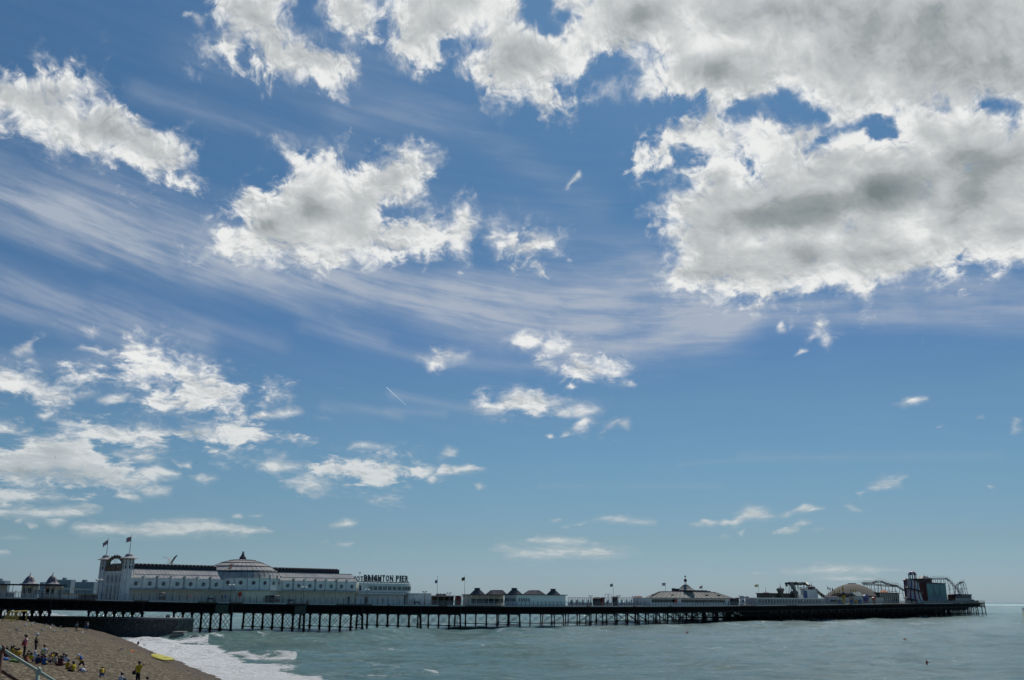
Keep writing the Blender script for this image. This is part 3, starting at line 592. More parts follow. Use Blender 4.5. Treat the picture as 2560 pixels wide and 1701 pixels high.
# ------------------------------------------------------------------ pier alignment
_q = np.polyfit([0, 440, 860, 1060, 1430, 1700, 2000, 2465], [104.5, 93, 82.5, 77.5, 68.3, 59.5, 49.5, 34], 3)
XS = np.linspace(-170, 2467, 900)
FP = np.array([on_z(x, hor(x)+np.polyval(_q, x))[:2] for x in XS])
SS = np.concatenate([[0], np.cumsum(np.hypot(*np.diff(FP, axis=0).T))])
DY = np.interp(XS, [-170, 0, 330, 560, 900, 1180, 1430, 1600, 1860, 2100, 2300, 2467], [1489, 1493, 1500, 1506.5, 1511, 1513.5, 1515, 1515.5, 1514, 1511, 1509, 1507])
DZ = np.array([zat(p[0], p[1], y) for p, y in zip(FP, DY)])
_k = np.polyfit(SS/500, DZ, 5); DZ = np.polyval(_k, SS/500)
TG_ = np.gradient(FP, axis=0); TG_ /= np.linalg.norm(TG_, axis=1)[:, None]
_e = FP[-1]-FP[200]; _e /= np.linalg.norm(_e); NG_ = np.tile(np.array([[-_e[1], _e[0]]]), (len(XS), 1))       # every bent is square to the pier's axis
def P3(s, off=0.0, z=None):
    p = np.array([np.interp(s, SS, FP[:, 0]), np.interp(s, SS, FP[:, 1])]); n = np.array([np.interp(s, SS, NG_[:, 0]), np.interp(s, SS, NG_[:, 1])])
    q = p+n*off; return np.array([q[0], q[1], np.interp(s, SS, DZ) if z is None else z])
def s_of(X, off=0.0):
    xs = []
    for s in SS[::6]: xs.append(proj(P3(s, off))[0])
    return float(np.interp(X, xs, SS[::6]))
def tn(s):
    t = np.array([np.interp(s, SS, TG_[:, 0]), np.interp(s, SS, TG_[:, 1]), 0.]); t /= np.linalg.norm(t)
    return t, np.array([NG_[0][0], NG_[0][1], 0.])
class Pl:                                            # a plot on the deck: front line from column X0 to X1, `off` metres behind the edge
    def __init__(s, X0, X1, off):
        s.s0 = s_of(X0, off); s.s1 = s_of(X1, off); s.O = P3(s.s0, off); E = P3(s.s1, off)
        s.O[2] = min(s.O[2], E[2]); d = E-s.O; d[2] = 0; s.L = np.linalg.norm(d); s.t = d/max(s.L, 1e-6); s.n = np.array([NG_[0][0], NG_[0][1], 0.])
        s.x0, s.x1 = X0, X1; s.E = E
    def H(s, py, u=0.0, v=0.0):
        q = s.O+s.t*u+s.n*v; return zat(q[0], q[1], py)-s.O[2]
    def U(s, X, v=0.0):                              # distance along the front of column X
        us = np.linspace(-5, s.L+5, 40); xs = [proj(s.O+s.t*u+s.n*v)[0] for u in us]; return float(np.interp(X, xs, us))
    def at(s, u, v=0, z=0): return s.O+s.t*u+s.n*v+np.array([0, 0, z])
    def box(s, m, u0, u1, v0, v1, z0, z1, mi=0): return m.fbox(s.O, s.t, s.n, u0, u1, v0, v1, z0, z1, mi)
    def hip(s, m, u0, u1, v0, v1, z0, z1, iu, iv, mi=0):
        a = [s.at(u0, v0, z0), s.at(u1, v0, z0), s.at(u1, v1, z0), s.at(u0, v1, z0), s.at(u0+iu, v0+iv, z1), s.at(u1-iu, v0+iv, z1), s.at(u1-iu, v1-iv, z1), s.at(u0+iu, v1-iv, z1)]
        m.add(a, [(3, 2, 1, 0), (4, 5, 6, 7), (0, 1, 5, 4), (1, 2, 6, 5), (2, 3, 7, 6), (3, 0, 4, 7)], mi)
        return m
def lpx(p): return FPX/((np.asarray(p)-CAM)@_f)      # pixels per metre across the view at a point

WHITE = mat('white_paint', (.74, .75, .71), .55, .10, .8, stain=(.30, .27, .22, 1.1, .35))
WHITE2 = mat('fresh_white_paint', (.70, .74, .74), .5, .06, .6)
CREAM = mat('cream_paint', (.68, .65, .54), .6, .12, .9, stain=(.28, .22, .16, 1.4, .35))
LEAD = mat('lead_roof', (.34, .34, .34), .85, .30, .35, spec=.1, stain=(.46, .43, .35, .22, .6), stretch=(1, 1, 2.2))
SLATE = mat('dark_roof', (.04, .04, .055), .8, .25, .8)
IRON = mat('black_iron', (.010, .010, .013), .55, .35, .9, stain=(.05, .028, .018, .7, .3), spec=.15)
TIMBER = mat('weathered_timber', (.12, .10, .085), .8, .3, 1.5)
GLASS = mat('dark_glass', (.02, .028, .032), .12, .3, .8, spec=.5)
GREYW = mat('pale_grey_trim', (.36, .38, .39), .5, .12, .8)
RED = mat('red_paint', (.36, .035, .03), .5, .15, 1); YEL = mat('yellow_paint', (.45, .33, .03), .5, .2, 1); BLUE = mat('blue_paint', (.03, .07, .22), .5, .2, 1)
GOLD = mat('aged_gold_letters', (.22, .16, .06), .5, .25, 1.5); STONE = mat('flint_wall', (.085, .078, .068), .9, .55, 1.2, bump=1.0, stain=(.22, .21, .19, 1.9, .35))
DARKB = mat('dark_board', (.03, .022, .03), .6, .3, 1)

# ------------------------------------------------------------------ the pier
pier = thing('pier', P3(0), 'long dark iron pleasure pier on braced legs reaching into the sea', 'pier')
W_A, W_B, W_H = 30.5, 16.0, 46.0
_wx = [0, s_of(1085), s_of(1090), s_of(1165), s_of(1170), s_of(1425), s_of(1430), s_of(1590), s_of(1600), s_of(1868), s_of(1878), 9999]
def width(s): return float(np.interp(s, _wx, [W_A, W_A, W_B+4, W_B+4, W_A, W_A, W_B+6, W_B+6, W_A, W_A, W_H, W_H]))
def strip(m, s0, s1, o0, o1, z0, z1, step=6.0, mi=0):        # ribbon following the pier, heights relative to the deck
    n = max(1, int((s1-s0)/step)); ss = np.linspace(s0, s1, n+1)
    for a, b in zip(ss[:-1], ss[1:]):
        v = []
        for s in (a, b):
            w_ = width((a+b)/2)
            for o, z in ((o0, z0), (o1 if o1 is not None else w_, z0), (o1 if o1 is not None else w_, z1), (o0, z1)):
                p = P3(s, o); v.append((p[0], p[1], p[2]+z))
        m.add(v, [(0, 1, 5, 4), (1, 2, 6, 5), (2, 3, 7, 6), (3, 0, 4, 7), (3, 2, 1, 0), (4, 5, 6, 7)], mi)
SEND = SS[-1]
m = MB(); strip(m, 0, SEND, 0, None, -.28, -.004); m.obj('deck', TIMBER, pier)
def girder(off, s0, s1, plate, name='girder'):
    m = MB(); step = 2.3; n = int((s1-s0)/step)
    if n < 1: return
    strip(m, s0, s1, off-.12, off+.12, -.62, -.29); strip(m, s0, s1, off-.12, off+.12, -2.55, -2.28)
    for i in range(n):
        a = s0+i*step; b = a+step; pa, pb = P3(a, off), P3(b, off)
        m.tube(pa-(0, 0, .6), pa-(0, 0, 2.3), .07, k=4, cap=False)
        m.tube(pa-(0, 0, .6), pb-(0, 0, 2.3), .09, k=4, cap=False); m.tube(pb-(0, 0, .6), pa-(0, 0, 2.3), .09, k=4, cap=False)
        if plate and random.random() > plate:
            strip(m, a, b+.001, off+.16, off+.22, -2.2-.05*random.random(), -.4, 9)
    m.obj(name, IRON, pier)
sA, sB, sH = s_of(1088), s_of(1168), s_of(1874)
girder(.35, 0, SEND, 0); girder(2.6, 0, SEND, .06); girder(5.6, 0, SEND, .25); girder(10.8, 0, SEND, .3)
girder(16.0, 0, SEND, .4); girder(21.2, 0, sA, .5); girder(26.4, 0, sA, 0); girder(26.4, s_of(1172), s_of(1420), .3); girder(26.4, s_of(1602), SEND, .3); girder(36, sH, SEND, .3); girder(44.5, sH, SEND, .3)
m = MB(); random.seed(3)                                    # cross joists under the planks
for s in np.arange(.5, SEND, 1.5):
    t, n = tn(s); m.fbox(P3(s, 0), t, n, -.09, .09, .5, width(s)-.2, -.78, -.29)
m.obj('joists', IRON, pier, kind='stuff')
for a, b in ((-160, 92), (238, 333), (372, 493), (543, 573), (607, 715), (773, 839), (930, 968), (974, 1095), (1117, 1162), (1253, 1465), (1475, 1582), (1590, 1672), (1680, 1850), (1890, 1965), (1992, 2120), (2130, 2205), (2310, 2382), (2400, 2408)):
    m = MB(); strip(m, s_of(a), s_of(b), -.16, -.01, -.30, -.02); m.obj('deck_edge_board', GREYW, pier)
# bents of legs
BX_ = [-95, 130, 361, 583, 764, 909, 1054, 1153, 1301, 1410, 1475, 1538, 1598, 1650, 1697, 1745, 1790, 1835, 1868]
def bent(s, w_, n, r=.20, low=1.0, zt=-2.5, double=False, br_r=.07):
    t, nn = tn(s); m = MB(); P = P3(s, 0); dz = P[2]
    m.fbox(P, t, nn, -.13, .13, .2, w_-.2, zt-.32, zt-.05)
    m.fbox(np.array([P[0], P[1], 0]), t, nn, -.10, .10, .2, w_-.2, low-.11, low+.11)
    o = m.obj('pile_bent', IRON, pier)
    offs = np.linspace(.5, w_-.5, n)
    for j, of in enumerate(offs):
        a = P3(s, of, -2.2); b = P3(s, of, dz-.62); rk = (-.5 if j == 0 else (.5 if j == n-1 else 0)); a = a+nn*rk
        lm = MB(); lm.tube(a, b, r*1.12, r*.95, 8); lm.lathe((a[0]+(b[0]-a[0])*.42, a[1]+(b[1]-a[1])*.42, low-.3), [(r*1.1, 0), (r*1.45, .1), (r*1.45, .35), (r*1.1, .45)], 8); lm.lathe((b[0], b[1], dz+zt-.7), [(r, 0), (r*1.6, .3), (r*1.6, .45), (r, .5)], 8)
        lm.obj('leg', IRON, o)
        if j < n-1:
            c = P3(s, offs[j+1], 0)
            br = MB()
            for dt in ((-.12, .12) if not double else (-.5, .5)):
                br.tube((b[0]+t[0]*dt, b[1]+t[1]*dt, dz+zt-.4), (c[0]+t[0]*dt, c[1]+t[1]*dt, low+.1), br_r, k=4)
                q = P3(s, offs[j+1], dz+zt-.4); p0 = P3(s, of, low+.1)
                br.tube(q+t*dt, p0+t*dt, br_r, k=4)
                br.tube(P3(s, of, low-.1)+t*dt, P3(s, (of+offs[j+1])/2, -1.0)+t*dt, .04, k=4)
            br.obj('cross_brace', IRON, o)
for X in BX_:
    s = s_of(X); w_ = width(s-1)-.4; bent(s, w_, max(4, int(round(w_/5.3))+1), .30 if X < 1100 else (.24 if X < 1400 else .19), double=X < 1600, br_r=.085 if X < 1300 else .045)
i = 0
for s in np.arange(sH+7, SEND-1, 9.6):
    w_ = W_H-.6; bent(s, w_, 8, .27, low=1.3); i += 1
s = SEND-.6; bent(s, W_H-.6, 9, .3, low=1.3)
m = MB()
for s in np.arange(sH+3, SEND-30, 4.8):                        # timber fenders and low tie beams that close the outer face of the head
    for of in (1.2, 14): 
        a = P3(s+random.uniform(-1, 1), of, -1.5); m.tube(a, P3(s, of)-(0, 0, 2.5), .17, k=6)
m.obj('fender_piles', IRON, pier, kind='stuff')
m = MB(); strip(m, sH+18, SEND-36, 1.5, 1.8, -3.6, -2.5); strip(m, sH+6, SEND-22, 6, 6.3, -4.6, -2.9); strip(m, sH+24, SEND-46, 12, 12.3, -6.5, -4.9); m.obj('tie_beams', IRON, pier)
m = MB(); strip(m, sH+30, SEND-70, 26, 26.3, -7.0, -5.2); m.obj('tie_beams', IRON, pier)
# inspection cradles under the deck
for X in (556, 752):
    s = s_of(X); t, n = tn(s); m = MB(); m.fbox(P3(s, 0), t, n, -1.7, 1.5, -.3, .3, -2.7, -.62); m.obj('boarded_panel', mat('algae_board', (.035, .045, .038), .8, .3, 1), pier)
# railing in sections
sec = 18.0
for s0 in np.arange(0, SEND, sec):
    s1 = min(s0+sec, SEND)
    if s1-s0 < 2: continue
    m = MB()
    for s in np.arange(s0, s1-.1, 1.8):
        p = P3(s, .12); m.tube(p, p+(0, 0, 1.38), .055, k=4, mi=0)
        m.lathe(p+(0, 0, 1.36), [(.03, 0), (.09, .05), (.03, .14)], 4, 0)
    for zz in (1.16, .78, .42, .12):
        strip(m, s0, s1, .10, .15, zz, zz+(.055 if zz > 1 else .03), 6, 1)
    for s in np.arange(s0, s1, .30):
        p = P3(s, .125); m.tube(p+(0, 0, .12), p+(0, 0, 1.16), .012, k=3, mi=1, cap=False)
    m.obj('railing', [IRON, GREYW], pier)
m = MB()
for s in np.arange(2, SEND, 1.8):
    o = width(s)-.15; p = P3(s, o); m.tube(p, p+(0, 0, 1.3), .05, k=4)
m2 = m; strip(m, 0, SEND, W_A-.2 if False else 15.8, 15.85, 1.1, 1.16); m.obj('far_railing', IRON, pier, kind='stuff')

# ------------------------------------------------------------------ pleasure hall with round windows and lead dome
def disc(m, c, nrm, up, r, th, k=16, mi=0, r_in=None):
    nrm = np.asarray(nrm, float); up = np.asarray(up, float); x = np.cross(up, nrm); x /= np.linalg.norm(x)
    v = []
    for d in (0, th):
        for i in range(k): a = 2*math.pi*i/k; v.append(c+x*r*math.cos(a)+up*r*math.sin(a)+nrm*d)
    if r_in is None:
        m.add(v, [tuple(range(k)), tuple(range(2*k-1, k-1, -1))]+[(i, i+k, (i+1) % k+k, (i+1) % k) for i in range(k)], mi)
    else:
        for d in (0, th):
            for i in range(k): a = 2*math.pi*i/k; v.append(c+x*r_in*math.cos(a)+up*r_in*math.sin(a)+nrm*d)
        F = []
        for i in range(k):
            j = (i+1) % k; F += [(i, i+k, j+k, j), (i+k, i+3*k, j+3*k, j+k), (i+3*k, i+2*k, j+2*k, j+3*k), (i, j, j+2*k, i+2*k)]
        m.add(v, F, mi)
hall = thing('pleasure_hall', Pl(322, 893, 4).O, 'white domed hall with rows of round windows and patched lead roofs', 'building')
H_ = Pl(322, 893, 4.0)
uq = H_.U(440)
hc, he, hm, hr0, hr1 = [H_.H(y, uq, v) for y, v in ((1475.5, 0), (1446.5, .2), (1437, 1.4), (1426, 3.2), (1414.5, 4.0))]
HD = 17.0
m = MB(); H_.box(m, 0, H_.L, 1.3, HD-1.3, 0, hc); m.obj('lower_wall', CREAM, hall)
m = MB()
for u in np.arange(1, H_.L, 3.45): H_.box(m, u-.12, u+.12, 1.1, 1.29, .02, hc-.02)
for u in np.arange(2.7, H_.L, 3.45): H_.box(m, u-.04, u+.04, 1.2, 1.296, .02, hc-.02)
m.obj('pilasters', WHITE, hall)
m = MB(); H_.box(m, 0, H_.L, -.35, 1.6, hc, hc+.16); m.obj('canopy', GREYW, hall)
m = MB(); H_.box(m, 0, H_.L, .75, HD-.75, hc+.161, he); m.obj('upper_wall', WHITE, hall)
def seams(m, A, B, C, D, step=.9, r=.035, mi=1):                # standing seams on a sloping quad A-B (low), D-C (high)
    A, B, C, D = [np.asarray(q, float) for q in (A, B, C, D)]; n = int(np.linalg.norm(B-A)/step)
    for i in range(n+1):
        f = i/max(n, 1); m.tube(A+(B-A)*f, D+(C-D)*f, r, k=4, mi=mi, cap=False)
m = MB()
segs = [(.35, he, 1.5, hm-.12), (1.62, hm, 3.1, hr0)]
for v0, z0, v1, z1 in segs:
    A, B, C, D = H_.at(0, v0, z0), H_.at(H_.L, v0, z0), H_.at(H_.L, v1, z1), H_.at(0, v1, z1)
    m.quad(A, B, C, D); seams(m, A, B, C, D)
    m.fbox(H_.O, H_.t, H_.n, 0, H_.L, v1-.02, v1+.14, z1-.05, z1+.12, 1)
    A, B, C, D = H_.at(0, HD-v0, z0), H_.at(H_.L, HD-v0, z0), H_.at(H_.L, HD-v1, z1), H_.at(0, HD-v1, z1); m.quad(B, A, D, C)
# gable ends of the roof
for u in (.02, H_.L-.02):
    m.add([H_.at(u, .35, he), H_.at(u, 1.5, hm), H_.at(u, 3.2, hr0), H_.at(u, HD-3.2, hr0), H_.at(u, HD-1.5, hm), H_.at(u, HD-.35, he)], [(0, 1, 2, 3, 4, 5)])
m.obj('lead_roof', [LEAD, GREYW], hall)
m = MB(); uA, uB = H_.U(533, 4), H_.U(689, 4)
for a, b in ((.3, uA), (uB, H_.L-3.5)):
    H_.box(m, a, b, 3.9, HD-3.9, hr0-.1, hr1); H_.hip(m, a-.2, b+.2, 3.7, HD-3.7, hr1, hr1+.35, .3, 1.2)
    for u in np.arange(a+.3, b-.5, .95): H_.box(m, u, u+.5, 3.75, 4.15, hr1+.02, hr1+.26)
m.obj('clerestory', SLATE, hall)
WIN = [335, 370, 404.5, 439, 472.5, 505, 537, 717, 744.7, 772.5, 799.7, 826.4, 852, 878]
us = [H_.U(x, .2) for x in WIN]
sp1 = (us[6]-us[0])/6; sp2 = (us[13]-us[7])/7*7/6
for i, u in enumerate(us):
    hw = (sp1 if i < 7 else (us[13]-us[7])/6)*.44; m = MB(); K = 6; rr = .55
    prof = [(-hw, he-.05), (-hw, hc+.35+rr)]+[(-hw+rr*(1-math.cos(a)), hc+.35+rr*(1-math.sin(a))) for a in np.linspace(.2, math.pi/2, K)]
    prof = prof+[(-x, z) for x, z in prof[::-1]]
    n_ = len(prof); v = [H_.at(u+x, .32, z) for x, z in prof]+[H_.at(u+x, .74, z) for x, z in prof]
    m.add(v, [tuple(range(n_)), tuple(range(2*n_-1, n_-1, -1))]+[(a, (a+1) % n_, (a+1) % n_+n_, a+n_) for a in range(n_)])
    o = m.obj('bay_panel', WHITE, hall)
    cz = hc+(he-hc)*.52; c = H_.at(u, .31, cz); nr = -H_.n
    m = MB(); disc(m, c, nr, (0, 0, 1), .44, .02, 16); win = m.obj('round_window', GLASS, o)
    m = MB(); disc(m, c, nr, (0, 0, 1), .55, .09, 16, r_in=.42); m.tube(c+(0, 0, .42)+nr*.05, c-(0, 0, .42)-nr*-.05, .03, k=4); m.tube(c+H_.t*.42+nr*.05, c-H_.t*.42+nr*.05, .03, k=4); m.obj('frame', GREYW, win)
for i in range(13):
    if i == 6: continue
    u = (us[i]+us[i+1])/2; m = MB(); H_.box(m, u-.13, u+.13, .1, .7, hc+.17, he+.3); H_.box(m, u-.2, u+.2, -.05, .7, he+.3, he+.55); m.lathe(H_.at(u, .3, hc+.17), [(.14, 0), (.3, .02), (.12, .5)], 6); m.obj('bracket', GREYW if i % 2 else WHITE, hall)
# dome
s_d = s_of(598, 11.5); DC = P3(s_d, 11.5); DC[2] = H_.O[2]; k_ = lpx(DC)/1.05
hz = lambda y: zat(DC[0], DC[1], y)-DC[2]
todir = np.array([-DC[0], -DC[1], 0.]); todir /= np.linalg.norm(todir); phi0 = math.atan2(todir[1], todir[0])
KF = 20; fa = 2*math.pi/KF
Rd = 93/k_
m = MB(); m.lathe(DC, [(Rd+.1, .0), (Rd+.1, hc-.05)], KF, a0=phi0+fa/2); m.obj('drum_base', CREAM, hall)
m = MB(); m.lathe(DC, [(Rd+.5, hc), (Rd+.9, hc+.02), (Rd+.9, hc+.16), (Rd+.5, hc+.18)], KF, a0=phi0+fa/2); m.obj('canopy', GREYW, hall)
ze = hz(1447)
m = MB(); m.lathe(DC, [(Rd, hc+.18), (Rd, ze)], KF, a0=phi0+fa/2); m.obj('drum_wall', WHITE, hall)
prof = [(Rd+.15, ze+.01), (92/k_, hz(1443)), (87/k_, hz(1433.5)), (84.5/k_, hz(1432.5)), (84/k_, hz(1427)), (79/k_, hz(1425.5)), (68.5/k_, hz(1418)), (67.5/k_, hz(1416.5)), (59/k_, hz(1412.3)), (50/k_, hz(1409)), (49/k_, hz(1407.7)), (40/k_, hz(1404.9)), (31/k_, hz(1402.6)), (30/k_, hz(1401.6)), (20/k_, hz(1400)), (9/k_, hz(1399)), (7/k_, hz(1398.4))]
m = MB(); m.lathe(DC, prof, 40, a0=phi0); m.obj('dome', LEAD, hall)
m = MB()
for i in range(40):
    a = phi0+2*math.pi*i/40
    for (r0, z0), (r1, z1) in zip(prof[1:-1], prof[2:]):
        if i % 2 and r0 < 40/k_: continue
        m.tube(DC+(r0*math.cos(a), r0*math.sin(a), z0), DC+(r1*math.cos(a), r1*math.sin(a), z1), .05, k=4, cap=False)
for r_, y_ in ((85, 1431.5), (68.5, 1417.2), (50, 1408.2), (31, 1402)):
    for i in range(40):
        a = phi0+2*math.pi*i/40; b = a+2*math.pi/40; rr = r_/k_; m.tube(DC+(rr*math.cos(a), rr*math.sin(a), hz(y_)), DC+(rr*math.cos(b), rr*math.sin(b), hz(y_)), .10, k=4, cap=False)
m.obj('dome_ribs', SLATE, hall)
RUST = mat('rusty_panel', (.10, .03, .025), .7, .3, 1)
m = MB(); an = phi0-.32
for (r0, z0), (r1, z1), da in ((prof[5], prof[6], .0), (prof[7], prof[8], .04)):
    q = []
    for (r, z), a in (((r0, z0), an-.10-da), ((r0, z0), an+.0-da), ((r1, z1), an+.02-da), ((r1, z1), an-.06-da)): q.append(DC+((r+.06)*math.cos(a), (r+.06)*math.sin(a), z+.06))
    m.quad(*q)
m.obj('patch', RUST, hall)
m = MB(); m.lathe(DC, [(8/k_, hz(1399.2)), (8/k_, hz(1394)), (6.5/k_, hz(1392.5)), (4/k_, hz(1389)), (2.4/k_, hz(1384)), (.5/k_, hz(1381))], 8); 
m.tube(DC+(0, 0, hz(1384)), DC+(0, 0, hz(1379.5)), .07); m.tube(DC+todir*0+np.cross(todir, (0, 0, 1))*.35+(0, 0, hz(1379.6)), DC-np.cross(todir, (0, 0, 1))*.35+(0, 0, hz(1381.5)), .06); m.tube(DC-np.cross(todir, (0, 0, 1))*.35+(0, 0, hz(1379.6)), DC+np.cross(todir, (0, 0, 1))*.35+(0, 0, hz(1381.5)), .06)
m.obj('lantern', SLATE, hall)
for k in range(-1, 6):
    a = phi0-fa*(k-.3)*-1; a = phi0+fa*(k)
    c = DC+(Rd*math.cos(fa/2)*math.cos(a), Rd*math.cos(fa/2)*math.sin(a), hc+(ze-hc)*.62); nr = np.array([math.cos(a), math.sin(a), 0])
    m = MB(); disc(m, c+nr*.02, nr, (0, 0, 1), .44, .02, 16); win = m.obj('round_window', GLASS, hall)
    m = MB(); disc(m, c+nr*.02, nr, (0, 0, 1), .55, .09, 16, r_in=.42); m.obj('frame', GREYW, win)
    a2 = a+fa/2; q = DC+(Rd*math.cos(a2), Rd*math.sin(a2), 0); m = MB(); m.tube(q+(0, 0, hc+.2), q+(0, 0, ze+.4), .13, k=6); m.tube(q+(0, 0, ze+.4), q+(0, 0, ze+.8), .2, k=6); m.obj('bracket', GREYW, hall)
# doors and fittings of the lower storey
for X, w_, mt in ((651, 2.0, GLASS), (662, 1.6, SLATE), (876, 1.0, GLASS), (786, .9, CREAM)):
    u = H_.U(X); m = MB(); v = 1.28 if X > 760 else -.2 if False else 1.28
    if X < 700:
        a = math.atan2(H_.at(u, 0)[1]-DC[1], H_.at(u, 0)[0]-DC[0]); c = DC+((Rd+.1)*math.cos(a), (Rd+.1)*math.sin(a), 0); nr = np.array([math.cos(a), math.sin(a), 0]); tt = np.array([-nr[1], nr[0], 0]); m.fbox(c, tt, nr, -w_/2, w_/2, 0, .06, .05, 2.1)
    else: H_.box(m, u-w_/2, u+w_/2, 1.22, 1.28, .05, 2.0)
    m.obj('door', mt, hall)
# ------------------------------------------------------------------ entrance block: two pagoda towers, ogee windows, arched sign
ent = thing('entrance_block', P3(H_.s0-2, 5), 'white entrance front with four ogee windows between the towers', 'building')
FT = P3(s_of(311, 5.6), 5.6); sT = s_of(311, 5.6); tT, nT = tn(sT)
offs_ = np.linspace(8, 40, 60); ofB = float(np.interp(-253, [-proj(P3(sT, o))[0] for o in offs_], offs_)); BT = P3(sT, ofB)
def tower(C, ye, yt, r, lab):
    th = thing('pagoda_tower', C, lab, 'tower', 'pagoda towers of the entrance block')
    z_ = lambda y: zat(C[0], C[1], y)-C[2]
    he_ = z_(ye); ht = z_(yt); a0 = math.atan2(tT[1], tT[0])+math.pi/8
    m = MB(); m.lathe(C, [(r*1.12, 0), (r, he_*.7), (r*.97, he_*.72), (r*.93, he_)], 8, a0=a0); m.obj('wall', WHITE, th)
    m = MB(); m.lathe(C, [(r*1.0, he_-.05), (r*1.62, he_+.02), (r*1.62, he_+.10), (r*1.05, he_+.42), (r*.78, he_+.62), (r*.74, he_+.75), (r*.6, he_+1.05), (r*.3, he_+1.25), (.05, he_+1.32)], 8, a0=a0); m.obj('roof', LEAD, th)
    for k in range(8):
        a = a0+math.pi/8+k*math.pi/4; nr = np.array([math.cos(a), math.sin(a), 0]); tt = np.array([-nr[1], nr[0], 0]); rr = r*.96*math.cos(math.pi/8)
        m = MB(); 
        m.fbox(C+nr*rr, tt, nr, -.17, .17, -.1, .045, he_*.755, he_*.845); m.fbox(C+nr*rr, tt, nr, -.16, -.04, -.1, .03, he_*.87, he_*.935); m.fbox(C+nr*rr, tt, nr, .04, .16, -.1, .03, he_*.87, he_*.935); m.fbox(C+nr*rr, tt, nr, -.2, .2, -.1, .03, he_*.955, he_*.985)
        m.obj('window', GLASS, th)
    m = MB()
    for k in range(8):
        a = a0+k*math.pi/4; nr = np.array([math.cos(a), math.sin(a), 0]); m.tube(C+nr*r*1.1, C+nr*r*.95+(0, 0, he_-.05), .06, k=4)
    m.obj('corner_ribs', GREYW, th)
    return th, he_
tw1, h1 = tower(FT, 1397.5, 1386, 1.28, 'white pagoda tower nearer the camera, beside the hall roof')
tw2, h2 = tower(BT, 1400.5, 1390, 1.2, 'white pagoda tower farther back, at the left end of the entrance')
zz = lambda y, C=(FT+BT)/2: zat(C[0], C[1], y)-C[2]
Lf = np.linalg.norm((BT-FT)[:2]); fn_ = (BT-FT)/Lf; fn_[2] = 0; fo_ = np.array([fn_[1], -fn_[0], 0.]); fo_ = fo_ if fo_@np.array([0, -1, 0.]) > 0 else -fo_
FO = FT.copy(); wz = zz(1428)
m = MB(); m.fbox(FO, fn_, -fo_, 1.0, Lf-1.0, -.2, .6, 0, wz); m.fbox(FO, fn_, -fo_, 0.5, Lf-.5, .6, 16, 0, wz*.8); m.obj('wall', WHITE, ent)
for i in range(4):
    c = FO+fn_*(1.9+(Lf-3.8)*(i+.5)/4.)+fo_*.21
    def ogee(m, z0, z1, hw, d=.04):
        pr = [(-hw, z0), (-hw, z0+(z1-z0)*.62), (-hw*.85, z0+(z1-z0)*.76), (-hw*.35, z0+(z1-z0)*.88), (0, z1), (hw*.35, z0+(z1-z0)*.88), (hw*.85, z0+(z1-z0)*.76), (hw, z0+(z1-z0)*.62), (hw, z0)]
        n = len(pr); v = [c+fn_*x+np.array([0, 0, z]) for x, z in pr]+[c+fn_*x+fo_*d+np.array([0, 0, z]) for x, z in pr]
        m.add(v, [tuple(range(n)), tuple(range(2*n-1, n-1, -1))]+[(a, (a+1) % n, (a+1) % n+n, a+n) for a in range(n)])
    m = MB(); ogee(m, zz(1459), zz(1433), .62, .06); fr = m.obj('window_surround', GREYW, ent); m = MB(); ogee(m, zz(1455), zz(1438), .36, .09); m.obj('window', GLASS, fr)
    m = MB(); ogee(m, zz(1483), zz(1458), .55, .06); fr = m.obj('door_surround', GREYW, ent); m = MB(); ogee(m, .02, zz(1464), .38, .10); m.obj('door', GLASS, fr)
for i in range(5):
    c = FO+fn_*(1.9+(Lf-3.8)*i/4.)+fo_*.2; m = MB(); m.fbox(c, fn_, fo_, -.12, .12, 0, .14, 0, wz); m.obj('pilaster', WHITE, ent)
# sign boards with their letters
def letter_mesh(ch, bold=.012):
    cu = bpy.data.curves.new('letter', 'FONT'); cu.body = ch; cu.extrude = .05; cu.offset = bold; cu.resolution_u = 3
    ob = bpy.data.objects.new('tmp', cu); COL.objects.link(ob); dg = bpy.context.evaluated_depsgraph_get(); me = bpy.data.meshes.new_from_object(ob.evaluated_get(dg))
    v = [tuple(q.co) for q in me.vertices]; f = [tuple(p.vertices) for p in me.polygons]
    bpy.data.objects.remove(ob); bpy.data.curves.remove(cu); bpy.data.meshes.remove(me); return v, f
_LC = {}
def put_letter(m, ch, c, right, up, wd, ht, out, depth=.12, bold=.03, mi=0, serif=True):   # letter box centred on c
    if (ch, bold) not in _LC: _LC[(ch, bold)] = letter_mesh(ch, bold)
    v, f = _LC[(ch, bold)]; a = np.array(v); lo = a.min(0); hi = a.max(0); sz = np.maximum(hi-lo, 1e-6)
    wd = wd if ch != 'I' else wd*.42
    q = (a-(lo+hi)/2)/sz
    P = [c+right*x*wd+up*y*ht+out*z*depth for x, y, z in q]; m.add(P, f, mi)
    if serif and ch in 'BRIHTNPE':
        st = {'I': (0,), 'T': (0,), 'B': (-.38,), 'P': (-.38,), 'E': (-.38,), 'R': (-.38, .38), 'H': (-.38, .38), 'N': (-.38, .38)}[ch]
        for x in st:
            for y in (-.47, .47):
                if ch == 'T' and y > 0: continue
                if ch == 'R' and x > 0 and y > 0: continue
                hw = wd*(.24 if ch != 'I' else .75); cc = c+right*x*wd+up*y*ht; m.fbox(cc, right, out, -hw, hw, -depth*.45, depth*.45, -ht*.035, ht*.035, mi, up=up)
sg = thing('arch_sign', (FT+BT)/2+(0, 0, wz), 'dark arched sign over a lettered board between the two towers', 'sign')
mid = FO+fn_*Lf/2+fo_*.3; mid[2] = FT[2]
z0, z1 = zz(1427.5), zz(1413); 
m = MB(); m.fbox(mid, fn_, fo_, -Lf/2+1.15, Lf/2-1.15, -.15, .1, z0, z1); m.obj('lettered_board', DARKB, sg)
